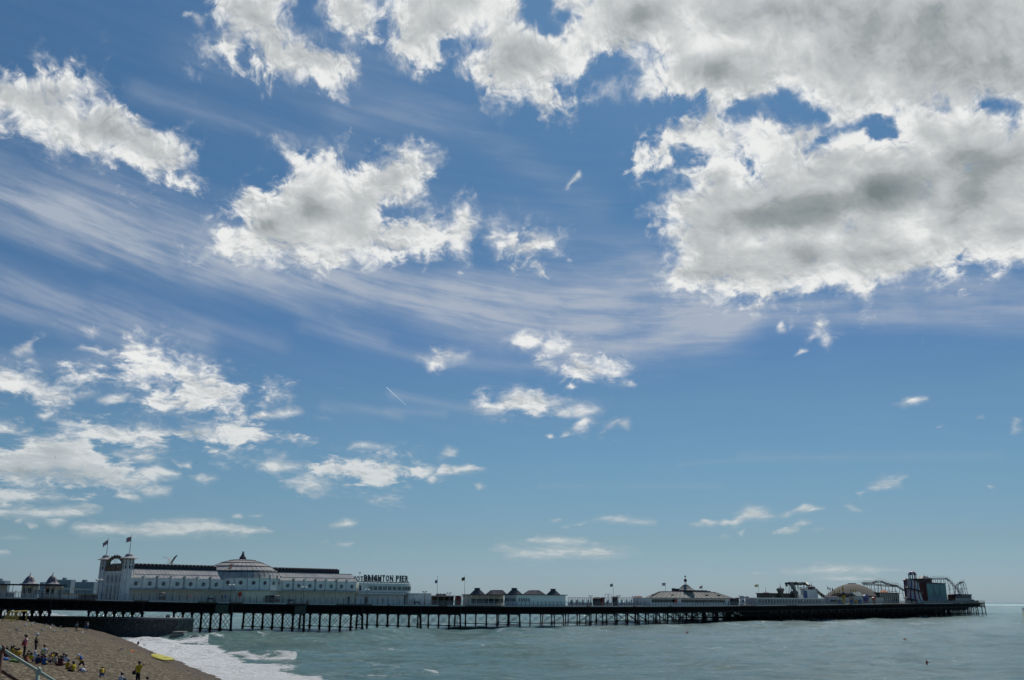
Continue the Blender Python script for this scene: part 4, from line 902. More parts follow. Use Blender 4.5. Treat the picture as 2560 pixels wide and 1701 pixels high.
txt = 'PALACE PIER'; rt = -fn_ if proj(mid-fn_)[0] > proj(mid)[0] else fn_
W2 = Lf-2.9
for i, ch in enumerate(txt):
    if ch == ' ': continue
    m = MB(); put_letter(m, ch, mid+rt*(-W2/2+W2*(i+.5)/len(txt))+fo_*.16+np.array([0, 0, (z0+z1)/2]), rt, np.array([0, 0, 1.]), W2/len(txt)*.8, (z1-z0)*.78, fo_, .06, .02); m.obj('letter', GOLD, sg)
R1, R0 = Lf/2-1.35, Lf/2-2.9; zc_ = zz(1413.2); zt_ = zz(1389); sy = (zt_-zc_)/R1
m = MB(); K = 22; v = []
for d in (-.12, .1):
    for r in (R0, R1):
        for i in range(K+1): a = math.pi*(.02+.96*i/K); v.append(mid+rt*r*math.cos(a)+fo_*d+np.array([0, 0, zc_+r*sy*math.sin(a)]))
q = K+1; F = []
for i in range(K): F += [(i, i+1, q+i+1, q+i), (2*q+i, 3*q+i, 3*q+i+1, 2*q+i+1), (q+i, q+i+1, 3*q+i+1, 3*q+i), (i, 2*q+i, 2*q+i+1, i+1)]
m.add(v, F); m.obj('arched_board', DARKB, sg)
for i, ch in enumerate('BRIGHTON'):
    a = math.pi*(.93-.86*(i+.5)/8); rm = (R0+R1)/2; c = mid+rt*rm*math.cos(a)+fo_*.15+np.array([0, 0, zc_+rm*sy*math.sin(a)]); up = rt*math.cos(a)+np.array([0, 0, math.sin(a)*1.]); rr_ = rt*math.sin(a)-np.array([0, 0, math.cos(a)])
    m = MB(); put_letter(m, ch, c, rr_, up, .62, (R1-R0)*.72, fo_, .06, .02); m.obj('letter', GOLD, sg)
m = MB()
for x in (-.9, 0, .9): m.tube(mid+rt*x+np.array([0, 0, z1]), mid+rt*x*.8+np.array([0, 0, zc_+R0*sy*(.95-.25*abs(x))]), .04, k=4)
m.obj('stays', GREYW, sg)

# ------------------------------------------------------------------ flagpoles
def flag_grid(m, A, right, up, wd, ht, sag, colf, nx=14, ny=9, th=.0, seed=0):
    V = []; 
    for j in range(ny+1):
        for i in range(nx+1):
            x = i/nx; y = j/ny; p = A+right*wd*x*(1-.12*sag)+up*(ht*(y-1)-sag*wd*x*(.55+.3*x)*(1.0))
            out = np.cross(right, up)*(.22*wd*math.sin(3.2*x*2+seed+y*1.2)*x); V.append(p+out)
    F = []; M_ = []
    for j in range(ny):
        for i in range(nx):
            a = j*(nx+1)+i; F.append((a, a+1, a+nx+2, a+nx+1)); M_.append(colf((i+.5)/nx, (j+.5)/ny))
    o = len(m.v); m.v += [tuple(p) for p in V]; m.f += [tuple(q+o for q in f) for f in F]; m.m += M_
def union(x, y):
    cx, cy = x-.5, y-.5
    if abs(cx) < .06 or abs(cy) < .10: return 1
    if abs(cx) < .11 or abs(cy) < .17: return 2
    d = abs(abs(cx)-abs(cy))
    if d < .045: return 1
    if d < .13: return 2
    return 0
FB, FR_, FW = mat('flag_blue', (.02, .03, .13), .8, .1), mat('flag_red', (.35, .03, .04), .8, .1), mat('flag_white', (.55, .55, .58), .8, .1)
FY, FG, FK = mat('flag_yellow', (.5, .42, .05), .8, .1), mat('flag_green', (.03, .12, .06), .8, .1), mat('flag_dark', (.02, .02, .05), .8, .1)
POLE = mat('pole_paint', (.10, .11, .12), .5, .1)
def flagpole(C, ytop, yflag0, yflag1, fw_px, lab, mats, colf, sag=.5, seed=0, lean=0.0, side=-1):
    C = np.asarray(C, float); th = thing('flagpole', C, lab, 'flagpole', 'flagpoles flying flags along the pier')
    z_ = lambda y: zat(C[0], C[1], y)
    lat = np.array([_r[0], _r[1], 0.]); top = C.copy(); top[2] = z_(ytop); top = top+lat*lean*(top[2]-C[2])
    m = MB(); m.tube(C, top, .075, .04, 6); m.lathe(top, [(.03, 0), (.1, .06), (.03, .18)], 6); m.obj('pole', POLE, th)
    k = lpx(C); za, zb = z_(yflag0), z_(yflag1); A = C+lat*lean*(za-C[2]); A[2] = za
    wd = abs(fw_px)/k; m = MB(); flag_grid(m, A+lat*side*.05, lat*side, np.array([0, 0, 1.]), wd, za-zb, sag, colf, seed=seed); m.obj('flag', mats, th, smooth=True)
    return th
flagpole(FT+(0, 0, h1+1.3), 1340, 1342, 1354, 13, 'flagpole with a union flag on the nearer pagoda tower', [FB, FR_, FW], union, .35, 1)
flagpole(BT+(0, 0, h2+1.3), 1347, 1350, 1361, 13, 'flagpole with a drooping union flag on the farther pagoda tower', [FB, FR_, FW], union, .75, 2)
flagpole(P3(s_of(1092, 9), 9), 1442, 1450, 1458, 6, 'flagpole with a small grey blue flag past the lettered building', [FB, FW], lambda x, y: int(y > .6 and x > .3), .2, 3)
flagpole(P3(s_of(1161, 9), 9), 1441, 1443, 1451.5, 8, 'flagpole with a navy and yellow flag left of the hipped roofs', [FK, FY], lambda x, y: int(y < .35), .35, 4)
flagpole(P3(s_of(1536, 6), 6), 1458, 1460, 1467, 7, 'leaning flagpole with a green and white striped flag over open railings', [FG, FW], lambda x, y: int(.4 < y < .7), .15, 5, lean=-.05)
flagpole(P3(s_of(1665.5, 8), 8)+(0, 0, 3), 1457, 1458, 1464.5, 8, 'flagpole with a grey tricolour flag on the left of the wide hip roof', [FB, FW, FR_], lambda x, y: 0 if y > .66 else (1 if y > .33 else 2), .05, 6)
flagpole(P3(s_of(1758, 14), 14)+(0, 0, 4), 1463, 1465, 1471, 7, 'flagpole with a union flag on the right of the wide hip roof', [FB, FR_, FW], union, .3, 7)
flagpole(P3(s_of(1899, 8), 8), 1460, 1461.5, 1467.5, 9, 'flagpole with a yellow and white flag left of the onion domes', [FY, FW], lambda x, y: int(.35 < y < .6), .1, 8)

# ------------------------------------------------------------------ lettered building next to the hall
lb = thing('lettered_building', Pl(897, 1028, 4.5).O, 'white two storey building with a ribbon window under the roof letters', 'building')
B_ = Pl(896, 1016, 4.6); g = B_.H
um = B_.U(950); hp1 = g(1458.5, um); hp0 = g(1463.5, um); hw1 = g(1466, um); hw0 = g(1476, um); hb = g(1482, um); hlow = g(1487, um)
m = MB(); B_.box(m, 0, B_.L, 1.2, 16, 0, hlow); B_.box(m, 0, B_.L, .4, 15, hlow, hp0); m.obj('wall', WHITE, lb)
m = MB(); B_.box(m, -.1, B_.L+.1, .1, 15.2, hp0, hp0+.14); B_.box(m, 0, B_.L, .2, 15, hp0+.14, hp1); m.obj('parapet', WHITE, lb)
m = MB(); B_.box(m, 0, B_.L+1.5, .1, 1.3, hlow-.1, hlow+.08); B_.box(m, 0, B_.L, .15, .5, hb, hb+.15); m.obj('ledge', GREYW, lb)
ctr = B_.at(B_.L, 4.4); rr = 3.9
m = MB(); m.lathe(ctr, [(rr, hb), (rr, hp0), (rr+.15, hp0), (rr+.15, hp0+.14), (rr, hp0+.15), (rr, hp1)], 20); m.obj('rounded_end', WHITE, lb)
m = MB(); m.lathe(ctr, [(rr+.05, hw0), (rr+.05, hw1)], 20); wn_ = m.obj('window', GLASS, lb)
m = MB()
for i in range(20): a = 2*math.pi*i/20; q = ctr+((rr+.08)*math.cos(a), (rr+.08)*math.sin(a), 0); m.tube(q+(0, 0, hw0), q+(0, 0, hw1), .06, k=4)
m.obj('glazing_bars', WHITE2, wn_)
for i, X in enumerate(np.linspace(922, 1006, 8)):
    u = B_.U(X); m = MB(); B_.box(m, u, u+1.25, .34, .39, hw0, hw1); w1_ = m.obj('window', GLASS, lb)
    m = MB()
    for q in (0, .42, .83, 1.25): B_.box(m, u+q-.04, u+q+.04, .28, .338, hw0, hw1)
    B_.box(m, u-.05, u+1.3, .26, .338, hw1-.05, hw1+.05); B_.box(m, u-.05, u+1.3, .24, .338, hw0-.08, hw0); m.obj('frame', WHITE2, w1_)
u = B_.U(898.5); m = MB(); B_.box(m, u, u+.55, .33, .39, hw0-.2, hw1+.1); m.obj('window', GLASS, lb)
for X in (918, 928, 951, 975, 999):
    u = B_.U(X); m = MB(); B_.box(m, u-.05, u+.05, 1.12, 1.19, .02, hlow-.1); m.obj('downpipe', GREYW, lb)
u = B_.U(917); m = MB(); B_.box(m, u, u+1.0, 1.1, 1.19, .05, 2.05); m.obj('door', GLASS, lb)
B2 = Pl(1018, 1077, 4.9); m = MB(); h_ = B2.H(1484.5, 0); B2.box(m, .4, B2.L, 0, 9, 0, h_); m.obj('low_wing', WHITE, lb); m = MB(); B2.box(m, .2, B2.L+.15, -.12, 9.1, h_, h_+.12); m.obj('ledge', GREYW, lb)
def roof_letters(name, lab, Pq, v, z0, z1, X0, X1, txt, flip):
    th = thing(name, Pq.at(Pq.U(X0, v), v, z0), lab, 'sign'); u0, u1 = Pq.U(X0, v), Pq.U(X1, v); n = len(txt); up = np.array([0, 0, 1.])
    wts = [.62 if c in 'I' else (.55 if c == ' ' else (1.12 if c in 'NOGH' else 1.)) for c in txt]; tot = sum(wts); x = 0
    for c, wt in zip(txt, wts):
        w_ = (u1-u0)*wt/tot; cu = u0+x+w_/2 if not flip else u1-x-w_/2; x += w_
        if c == ' ': continue
        m = MB(); put_letter(m, c, Pq.at(cu, v, (z0+z1)/2+.1), Pq.t*(1 if not flip else -1), up, w_*.80 if c != 'I' else w_*1.5, (z1-z0), -Pq.n*(1 if not flip else -1), .14, .035); m.obj('letter', LETTER, th)
    m = MB(); Pq.box(m, u0-.3, u1+.3, v-.1, v+.1, z0-.22, z0+.02)
    for u in np.linspace(u0, u1, 14): m.tube(Pq.at(u, v+.05, z0-.2), Pq.at(u, v+.05, min(hp1, z0)-.35), .05, k=4); m.tube(Pq.at(u, v+.1, z0+(z1-z0)*.7), Pq.at(u, v+.9, z0-.2), .03, k=4)
    for z in (z0+(z1-z0)*.3, z0+(z1-z0)*.75): m.tube(Pq.at(u0, v+.1, z), Pq.at(u1, v+.1, z), .025, k=4)
    m.obj('support_frame', SLATE, th); return th
LETTER = mat('dark_letter_boxes', (.025, .035, .05), .5, .2, 1)
roof_letters('roof_letters', 'large dark roof letters spelling BRIGHTON PIER above the ribbon window', B_, .3, g(1455, um), g(1439, um), 906, 1019, 'BRIGHTON PIER', False)
roof_letters('roof_letters', 'far set of roof letters seen from behind, left of the near letters', B_, 13.5, B_.H(1453.5, B_.U(880, 13.5), 13.5), B_.H(1441.5, B_.U(880, 13.5), 13.5), 838, 949, 'BRIGHTON PIER', True)
m = MB(); q = B_.at(B_.U(896, 8), 8, hp1); m.tube(q, (q[0], q[1], zat(q[0], q[1], 1431)), .05, k=5); m.lathe((q[0], q[1], zat(q[0], q[1], 1436)), [(.05, 0), (.35, .5), (.3, .62)], 8); tag(m.obj('mast', GREYW), 'thin mast with a loudspeaker horn behind the roof letters', 'mast')

# ------------------------------------------------------------------ lamp posts
def lamp(s, off, h, label):
    C = P3(s, off); th = thing('street_lamp', C, label, 'street lamp', 'lamp posts with white globes along the pier')
    m = MB(); m.lathe(C, [(.16, 0), (.16, .5), (.09, .6), (.07, h*.5), (.10, h*.52), (.06, h*.55), (.05, h-.5)], 8); m.obj('post', POLE, th)
    m = MB()
    for a in (0, 90, 180, 270):
        t, n = tn(s); d = t*math.cos(R(a))+n*math.sin(R(a)); e = C+(0, 0, h-.75); m.path([e, e+d*.35-(0, 0, .05), e+d*.62+(0, 0, .18)], .035, 4)
    m.tube(C+(0, 0, h-.8), C+(0, 0, h-.3), .05, k=5); m.obj('arms', POLE, th)
    for a in (0, 90, 180, 270):
        t, n = tn(s); d = t*math.cos(R(a))+n*math.sin(R(a)); e = C+(0, 0, h-.32)+d*.62; m = MB(); m.lathe(e, [(.06, -.22), (.22, -.12), (.27, .02), (.2, .17), (.05, .24)], 10); m.obj('globe', WHITE2, th, smooth=True)
for X, yt, lab in ((243, 1447, 'lamp post with white globes in front of the entrance block'), (575.5, 1460, 'lamp post with white globes below the left of the dome'), (758, 1466, 'lamp post with white globes in front of the right wing of the hall'), (916, 1472, 'lamp post with white globes at the join of hall and lettered building'),
                   (1061, 1476, 'lamp post with dark globes in front of the low white wing'), (1122, 1480, 'lamp post rising between the two thin flagpoles'), (1477, 1487.5, 'lamp post left of the leaning flagpole over open railings'), (1547, 1487, 'lamp post just right of the leaning flagpole'),
                   (1585, 1489, 'lamp post left of the wide hip roof'), (1852, 1488.5, 'lamp post right of the wide hip roof')):
    s = s_of(X, 1.2); C = P3(s, 1.2); lamp(s, 1.2, zat(C[0], C[1], yt)-C[2], lab)
# ------------------------------------------------------------------ helpers for small buildings
def windows(Pq, par, xs, w_, z0, z1, v=0.0, mt=None, frame=True, name='window'):
    for X in xs:
        u = Pq.U(X, v); m = MB(); Pq.box(m, u-w_/2, u+w_/2, v-.035, v+.03, z0, z1); o = m.obj(name, mt or GLASS, par)
        if frame:
            m = MB()
            for a in (-w_/2, 0, w_/2): Pq.box(m, u+a-.035, u+a+.035, v-.075, v-.036, z0, z1)
            Pq.box(m, u-w_/2-.06, u+w_/2+.06, v-.09, v-.036, z1-.03, z1+.06); Pq.box(m, u-w_/2-.06, u+w_/2+.06, v-.11, v-.036, z0-.07, z0+.01); m.obj('frame', WHITE2, o)
def dpx(X, off=5.0):                                   # pixels by which one metre of depth shifts to the left
    s = s_of(X, off); return abs(proj(P3(s, off+1))[0]-proj(P3(s, off))[0])
def ogee_roof(m, C, r, h, k=8, a0=0.0, mi=0, zb=0):
    m.lathe(np.asarray(C)+(0, 0, zb), [(r*1.06, -.05), (r, 0), (r*.80, h*.16), (r*.66, h*.36), (r*.56, h*.52), (r*.42, h*.68), (r*.2, h*.82), (r*.07, h*.90), (.06, h*1.0), (.09, h*1.06), (.02, h*1.18)], k, mi, a0)
def onion(m, C, r, h, k=14, mi=0):
    m.lathe(C, [(r*.72, 0), (r*.93, h*.12), (r, h*.3), (r*.95, h*.5), (r*.75, h*.7), (r*.42, h*.86), (r*.15, h*.97), (.08, h*1.1), (.05, h*1.9), (.01, h*2.4)], k, mi)

# two octagonal kiosks with lead ogee roofs at the shore end, and the flat shelter round them
for (X0, X1, off, ye, yt, xc, lab) in ((46, 82, 5, 1459, 1436, 68, 'octagonal kiosk with an ogee lead roof, left one of the pair'), (108, 142, 5, 1459.5, 1435, 124.5, 'octagonal kiosk with an ogee lead roof, right one of the pair')):
    C = P3(s_of(xc, off+2), off+2); k = lpx(C); z_ = lambda y: zat(C[0], C[1], y)-C[2]; r = (X1-X0)/2/k
    th = thing('ogee_kiosk', C, lab, 'kiosk', 'octagonal kiosks with ogee roofs')
    m = MB(); m.lathe(C, [(r*.86, 0), (r*.86, z_(ye)-.1)], 8, a0=.3); m.obj('wall', CREAM, th)
    m = MB(); m.lathe(C, [(r*1.18, z_(ye)-.22), (r*1.22, z_(ye)-.04), (r*1.02, z_(ye)+.02)], 8, a0=.3); m.obj('eaves', GREYW, th)
    m = MB(); ogee_roof(m, C, r, z_(yt)-z_(ye), 8, .3, zb=z_(ye)); m.obj('roof', mat('purple_lead', (.16, .14, .16), .5, .2, .8), th)
    for i in range(8):
        a = .3+math.pi/8+i*math.pi/4; nr = np.array([math.cos(a), math.sin(a), 0]); tt = np.array([-nr[1], nr[0], 0]); m = MB(); m.fbox(C+nr*r*.86*math.cos(math.pi/8), tt, nr, -.38, .38, -.02, .05, 1.0, 2.1); m.obj('window', GLASS, th)
sh = Pl(-40, 164, 4.2); th = thing('promenade_shelter', sh.O, 'long low white shelter with a flat roof around the two kiosks', 'shelter')
hs = sh.H(1462, sh.L*.5)
m = MB(); sh.box(m, 0, sh.L, 0, 6, hs-.12, hs+.12); sh.box(m, 0, sh.L, -.15, 0, hs-.22, hs-.02); m.obj('roof', SLATE, th)
for a, b, c, d, e in ((0, sh.L*.42, 3.1, 3.3, 1.3), (sh.U(84), sh.U(99), 1.2, 1.4, hs-.12), (sh.U(139), sh.U(159), 1.2, 4, hs-.12), (sh.U(10), sh.U(22), 2, 4, hs-.12)):
    m = MB(); sh.box(m, a, b, c, d, 0, e); m.obj('wall', CREAM, th)
m = MB()
for u in np.arange(.3, sh.L, 2.6): m.tube(sh.at(u, .2), sh.at(u, .2, hs-.12), .06, k=5)
m.obj('columns', WHITE, th)
windows(sh, th, (144, 150, 155), .5, .9, 1.9, 1.2)
windows(sh, th, (88, 95), .5, .9, 1.9, 1.2)
def counter(X, off, w_, lab, colr):
    s = s_of(X, off); C = P3(s, off); t, n = tn(s); th = thing('market_counter', C, lab, 'stall')
    m = MB(); m.fbox(C, t, n, -w_/2, w_/2, 0, 1.4, 0, .95); m.obj('counter', colr, th); m = MB()
    for a in (-w_/2, w_/2): m.tube(C+t*a, C+t*a+(0, 0, 2.1), .04, k=5)
    m.obj('posts', GREYW, th); m = MB(); m.fbox(C, t, n, -w_/2-.2, w_/2+.2, -.3, 1.6, 2.1, 2.25); m.obj('awning', CREAM, th); m = MB()
    for i in range(7): m.fbox(C+t*(-w_/2+.3+i*(w_-.5)/6.5), t, n, 0, .3, .2, .6, .96, 1.08+.16*random.random())
    m.obj('goods', YEL if colr != YEL else RED, th)
counter(176, 4.5, 4.0, 'small open stall with yellow goods, left of the entrance block', CREAM); counter(215, 4.5, 5.0, 'wider open stall just left of the near lamp post', TIMBER)

# ------------------------------------------------------------------ open shelter and kiosks between the low wing and the hipped pavilion
A1 = Pl(1078, 1162, 5.0); ha = A1.H(1491, A1.L/2); th = thing('open_shelter', A1.O, 'thin flat roofed open shelter with brown stalls beneath it', 'shelter')
m = MB(); A1.box(m, 0, A1.L, 0, 6, ha, ha+.18); m.obj('roof', SLATE, th); m = MB()
for u in np.arange(.2, A1.L, 2.3): m.tube(A1.at(u, .1), A1.at(u, .1, ha), .06, k=5); m.tube(A1.at(u, 5.8), A1.at(u, 5.8, ha), .06, k=5)
m.obj('columns', GREYW, th)
BRN = mat('brown_cladding', (.10, .075, .05), .7, .3, 1)
st = Pl(1094, 1134, 6.2); th = thing('brown_stall', st.O, 'brown stall with a dark counter opening and domed roof lights', 'stall'); hk = st.H(1493.5, st.L/2)
m = MB(); st.box(m, 0, st.L, 0, 3, 0, 1.0); st.box(m, 0, st.L, 2.6, 3, 1.0, hk); st.box(m, 0, .3, 0, 3, 1.0, hk); st.box(m, st.L-.3, st.L, 0, 3, 1, hk); st.box(m, 0, st.L, -.1, 3, hk, hk+.25); m.obj('wall', BRN, th)
m = MB()
for X in (1101, 1108, 1117): m.lathe(st.at(st.U(X), 1.2, ha+.2), [(.7, 0), (.62, .3), (.35, .5), (.05, .6)], 10)
m.obj('roof_lights', SLATE, th)
q = Pl(1145, 1153, 5.6); th = thing('red_booth', q.O, 'small red booth under the open shelter', 'booth'); hq = q.H(1493.5)
m = MB(); q.box(m, 0, q.L, 0, 1.4, 0, hq); m.obj('wall', RED, th); m = MB(); q.hip(m, -.1, q.L+.1, -.1, 1.5, hq, hq+.35, .5, .6); m.obj('roof', RED, th); windows(q, th, (1149,), .7, 1, 1.9, 0, frame=False)

# ------------------------------------------------------------------ white pavilion with five hipped roofs
WP = Pl(1292, 1414, .5); th = thing('hipped_pavilion', Pl(1160, 1170, 6).O, 'long white pavilion under five grey hipped and lantern roofs', 'building')
hw_ = WP.H(1488.5, WP.L/2); m = MB(); WP.box(m, 0, WP.L, 0, 5.4, 0, hw_); m.obj('wall', WHITE2, th)
AP = Pl(1176, 1268, 6.2); ha_ = AP.H(1488.5, AP.L*.6)
m = MB(); AP.box(m, 0, AP.L, 1.6, 3.4, 0, ha_); m.obj('wall', CREAM, th)
m = MB()
for u in np.arange(.2, AP.L, 2.4): m.tube(AP.at(u, .1), AP.at(u, .1, ha_), .08, k=5)
m.obj('columns', WHITE, th)
windows(AP, th, np.arange(1182, 1262, 8), 1.3, .7, 2.0, 1.58, frame=False)
m = MB(); AP.box(m, -.3, AP.L+.3, -.5, 3.6, ha_, ha_+.22); WP.box(m, -.5, WP.L+.6, -.5, 5.8, hw_, hw_+.22); m.obj('eaves', SLATE, th)
windows(WP, th, (1298, 1304, 1310, 1316, 1322), .75, 1.3, 2.35, 0)
for i, v in enumerate((.6, 1.5, 2.4, 3.6, 4.5)):
    m = MB(); WP.box(m, -.04, .02, v, v+.6, 1.3, 2.35); o = m.obj('window', GLASS, th); m = MB(); WP.box(m, -.08, -.045, v+.27, v+.33, 1.3, 2.35); WP.box(m, -.08, -.045, v-.05, v+.65, 2.33, 2.4); m.obj('frame', WHITE2, o)
ROOFM = mat('grey_hipped_roof', (.12, .12, .13), .8, .2, .5, spec=.1)
for (b0, b1, t0, t1, yt, lant, Pq) in ((1174, 1212, 1187, 1198, 1474, 1, AP), (1213, 1268, 1227, 1256, 1476, 0, AP), (1267, 1306, 1280, 1291, 1474, 1, WP), (1306, 1364, 1322, 1348, 1476.5, 0, WP), (1366, 1401, 1378, 1388, 1476, 1, WP)):
    hb_ = (ha_ if Pq is AP else hw_)+.2; v0, v1 = .3, 3.3; u0, u1 = Pq.U(b0, v1), Pq.U(b1, v0); vm_ = 1.4; q0, q1 = Pq.U(t0, vm_+.8), Pq.U(t1, vm_)
    zt_ = Pq.H(yt, (q0+q1)/2, vm_)
    a = [Pq.at(u0, v0, hb_), Pq.at(u1, v0, hb_), Pq.at(u1, v1, hb_), Pq.at(u0, v1, hb_), Pq.at(q0, vm_, zt_), Pq.at(q1, vm_, zt_), Pq.at(q1, vm_+.8, zt_), Pq.at(q0, vm_+.8, zt_)]
    m = MB(); m.add(a, [(3, 2, 1, 0), (4, 5, 6, 7), (0, 1, 5, 4), (1, 2, 6, 5), (2, 3, 7, 6), (3, 0, 4, 7)])
    seams(m, a[0], a[1], a[5], a[4], .8, .035, 1); seams(m, a[3], a[0], a[4], a[7], .8, .035, 1)
    for i, j in ((0, 4), (1, 5), (4, 5), (0, 1)): m.tube(a[i], a[j], .07, k=4, mi=1)
    rf = m.obj('roof', [ROOFM, SLATE], th)
    if lant:
        m = MB(); Pq.box(m, q0-.1, q1+.1, vm_-.1, vm_+.9, zt_, zt_+.35); Pq.box(m, q0-.3, q1+.3, vm_-.3, vm_+1.1, zt_+.35, zt_+.45); m.obj('lantern', SLATE, rf)

# ------------------------------------------------------------------ open stretch: windbreaks, kiosks, benches
WB = mat('white_lattice', (.5, .52, .52), .6, .1, 1)
for (a, b, off) in ((1421, 1480, 9), (1547, 1606, 9), (1512, 1530, 8)):
    q = Pl(a, b, off); th = thing('windbreak', q.O, {1421: 'white slatted windbreak right of the hipped pavilion', 1547: 'white slatted windbreak left of the wide hip roof', 1512: 'short white windbreak under two small arches'}[a], 'windbreak', 'white slatted windbreaks'); h_ = q.H(1495.5, q.L/2)
    m = MB(); n = max(4, int(q.L/.9))
    for i in range(n+1): u = q.L*i/n; q.box(m, u-.08, u+.08, 0, .1, 0, h_)
    q.box(m, 0, q.L, -.05, .15, h_, h_+.15); q.box(m, 0, q.L, .02, .08, 0, 1.0); m.obj('slatted_screen', WB, th)
    for i in range(2, n, 3):
        u = q.L*i/n; m = MB(); q.box(m, u-.4, u+.4, .03, .07, 1.0, h_*.8); m.obj('panel', GREYW, th)
m = MB(); q = Pl(1512, 1530, 8); 
for u in (q.L*.3, q.L*.7):
    for i in range(8):
        a = math.pi*i/8; b = math.pi*(i+1)/8; m.tube(q.at(u+1.1*math.cos(a), 0, q.H(1493)+1.1*math.sin(a)), q.at(u+1.1*math.cos(b), 0, q.H(1493)+1.1*math.sin(b)), .1, k=4)
tag(m.obj('arch_hoops', WB), 'pair of small white arched hoops above a windbreak', 'hoops')
MAR0 = mat('dull_red_roof', (.16, .03, .03), .7, .2, 1)
def kiosk(X0, X1, off, yt, lab, wallm, roofm, dep=2.6, openz=(1.0, 2.0), dome=False, hip=.5, cat='kiosk', base=0):
    sf = .35; dep = sf*(X1-X0)/dpx((X0+X1)/2, off); X0 = X0+sf*(X1-X0)
    q = Pl(X0, X1, off); h_ = q.H(yt, q.L/2); th = thing('kiosk', q.O, lab, cat, 'kiosks and stalls on the deck')
    m = MB(); q.box(m, 0, q.L, 0, dep, base, h_*.97 if not dome else h_*.7); m.obj('wall', wallm, th)
    m = MB()
    if dome: onion(m, q.at(q.L/2, dep/2, h_*.7), q.L*.5, h_*.3)
    else: q.hip(m, -.3, q.L+.3, -.3, dep+.3, h_*.97, h_*.97+hip, min(q.L*.3, 1.2), dep*.4)
    m.obj('roof', roofm, th)
    if openz: m = MB(); q.box(m, q.L*.12, q.L*.88, -.04, .02, openz[0], openz[1]); m.obj('hatch', GLASS, th)
    return th, q
kiosk(1482, 1503, 6, 1496.5, 'dark kiosk with a white counter, left of the leaning flagpole', DARKB, SLATE)
kiosk(1503, 1511, 5.5, 1497, 'narrow red fronted kiosk beside the dark kiosk', RED, DARKB)
kiosk(1531, 1545, 5, 1494.5, 'dark grey box kiosk at the foot of the leaning flagpole', SLATE, SLATE)
kiosk(1588, 1606, 11, 1493.5, 'kiosk with a low red roof behind the slatted windbreak', CREAM, MAR0, hip=.5)
kiosk(1838, 1849, 8, 1497, 'low blue grey kiosk right of the wide hip roof', GREYW, SLATE)
kiosk(1851, 1862, 6, 1495.5, 'white arched kiosk near the lamp post right of the wide hip roof', WHITE2, GREYW, hip=.9)
kiosk(1864, 1872, 10, 1494, 'dark kiosk with an uneven roof before the wide end of the pier', DARKB, SLATE)

# ------------------------------------------------------------------ wide restaurant with hip roof, cupola and ball
RP = Pl(1626, 1828, 3.5); th = thing('hip_roof_restaurant', RP.O, 'wide low restaurant with a pale ribbed hip roof, cupola and ball finial', 'building')
hr = RP.H(1496, RP.L/2); m = MB(); RP.box(m, 0, RP.L, 0, 8, 0, hr); m.obj('wall', WHITE, th)
windows(RP, th, list(np.arange(1632, 1692, 4.6))+list(np.arange(1706, 1812, 4.6)), .62*2, 1.1, 2.3, 0, frame=False)
PR = mat('pale_ribbed_roof', (.30, .29, .265), .85, .15, .5, spec=.1)
v0, v1, vt = -.4, 8.4, 3.0; z0 = hr; z1 = RP.H(1480, RP.U(1716, vt), vt)
a = [RP.at(RP.U(1624, v0), v0, z0), RP.at(RP.U(1836, v0), v0, z0), RP.at(RP.U(1812, v1), v1, z0), RP.at(RP.U(1612, v1), v1, z0), RP.at(RP.U(1656, vt), vt, z1), RP.at(RP.U(1789, vt), vt, z1), RP.at(RP.U(1780, vt+2.4), vt+2.4, z1), RP.at(RP.U(1650, vt+2.4), vt+2.4, z1)]
m = MB(); m.add(a, [(3, 2, 1, 0), (4, 5, 6, 7), (0, 1, 5, 4), (1, 2, 6, 5), (2, 3, 7, 6), (3, 0, 4, 7)]); seams(m, a[0], a[1], a[5], a[4], 3.2, .09, 1); seams(m, a[3], a[0], a[4], a[7], 3.2, .09, 1)
for i, j in ((4, 5), (0, 1), (0, 4), (1, 5)): m.tube(a[i], a[j], .13, k=4, mi=1)
m.obj('roof', [PR, SLATE], th)
vc = 4.2; uc = RP.U(1716, vc); m = MB(); RP.box(m, RP.U(1690, vc), RP.U(1765, vc), 3.2, 5.2, z1, z1+.7); m.obj('roof_kerb', SLATE, th)
C = RP.at(uc, vc, 0); k = lpx(C); zc = lambda y: zat(C[0], C[1], y)-C[2]
m = MB(); m.lathe(C, [(23/k, z1+.6), (17/k, zc(1473)), (11/k, zc(1468)), (6/k, zc(1463.5)), (2/k, zc(1462))], 16); 
for i in range(16):
    an_ = 2*math.pi*i/16
    for (r0, y0), (r1, y1) in (((23, 0), (17, 1473)), ((17, 1473), (11, 1468)), ((11, 1468), (6, 1463.5)), ((6, 1463.5), (2, 1462))): m.tube(C+(r0/k*math.cos(an_), r0/k*math.sin(an_), (z1+.6) if y0 == 0 else zc(y0)), C+(r1/k*math.cos(an_), r1/k*math.sin(an_), zc(y1)), .09, k=4, mi=1)
cu = m.obj('cupola', [PR, SLATE], th)
m = MB(); m.tube(C+(0, 0, zc(1462)), C+(0, 0, zc(1441)), .09); r_ = 4.3/k; zb = zc(1451.5); m.lathe(C+(0, 0, zb), [(.05, -r_), (r_*.7, -r_*.7), (r_, 0), (r_*.7, r_*.7), (.05, r_)], 12); m.lathe(C+(0, 0, zc(1441.5)), [(.05, -.4), (.4, 0), (.05, .4)], 8)
for dx in (-2.8, 2.8): m.tube(C+_r0*dx/k+(0, 0, zc(1462)), C+_r0*dx/k+(0, 0, zc(1456)), .05, k=4)
m.obj('ball_finial', SLATE, cu)
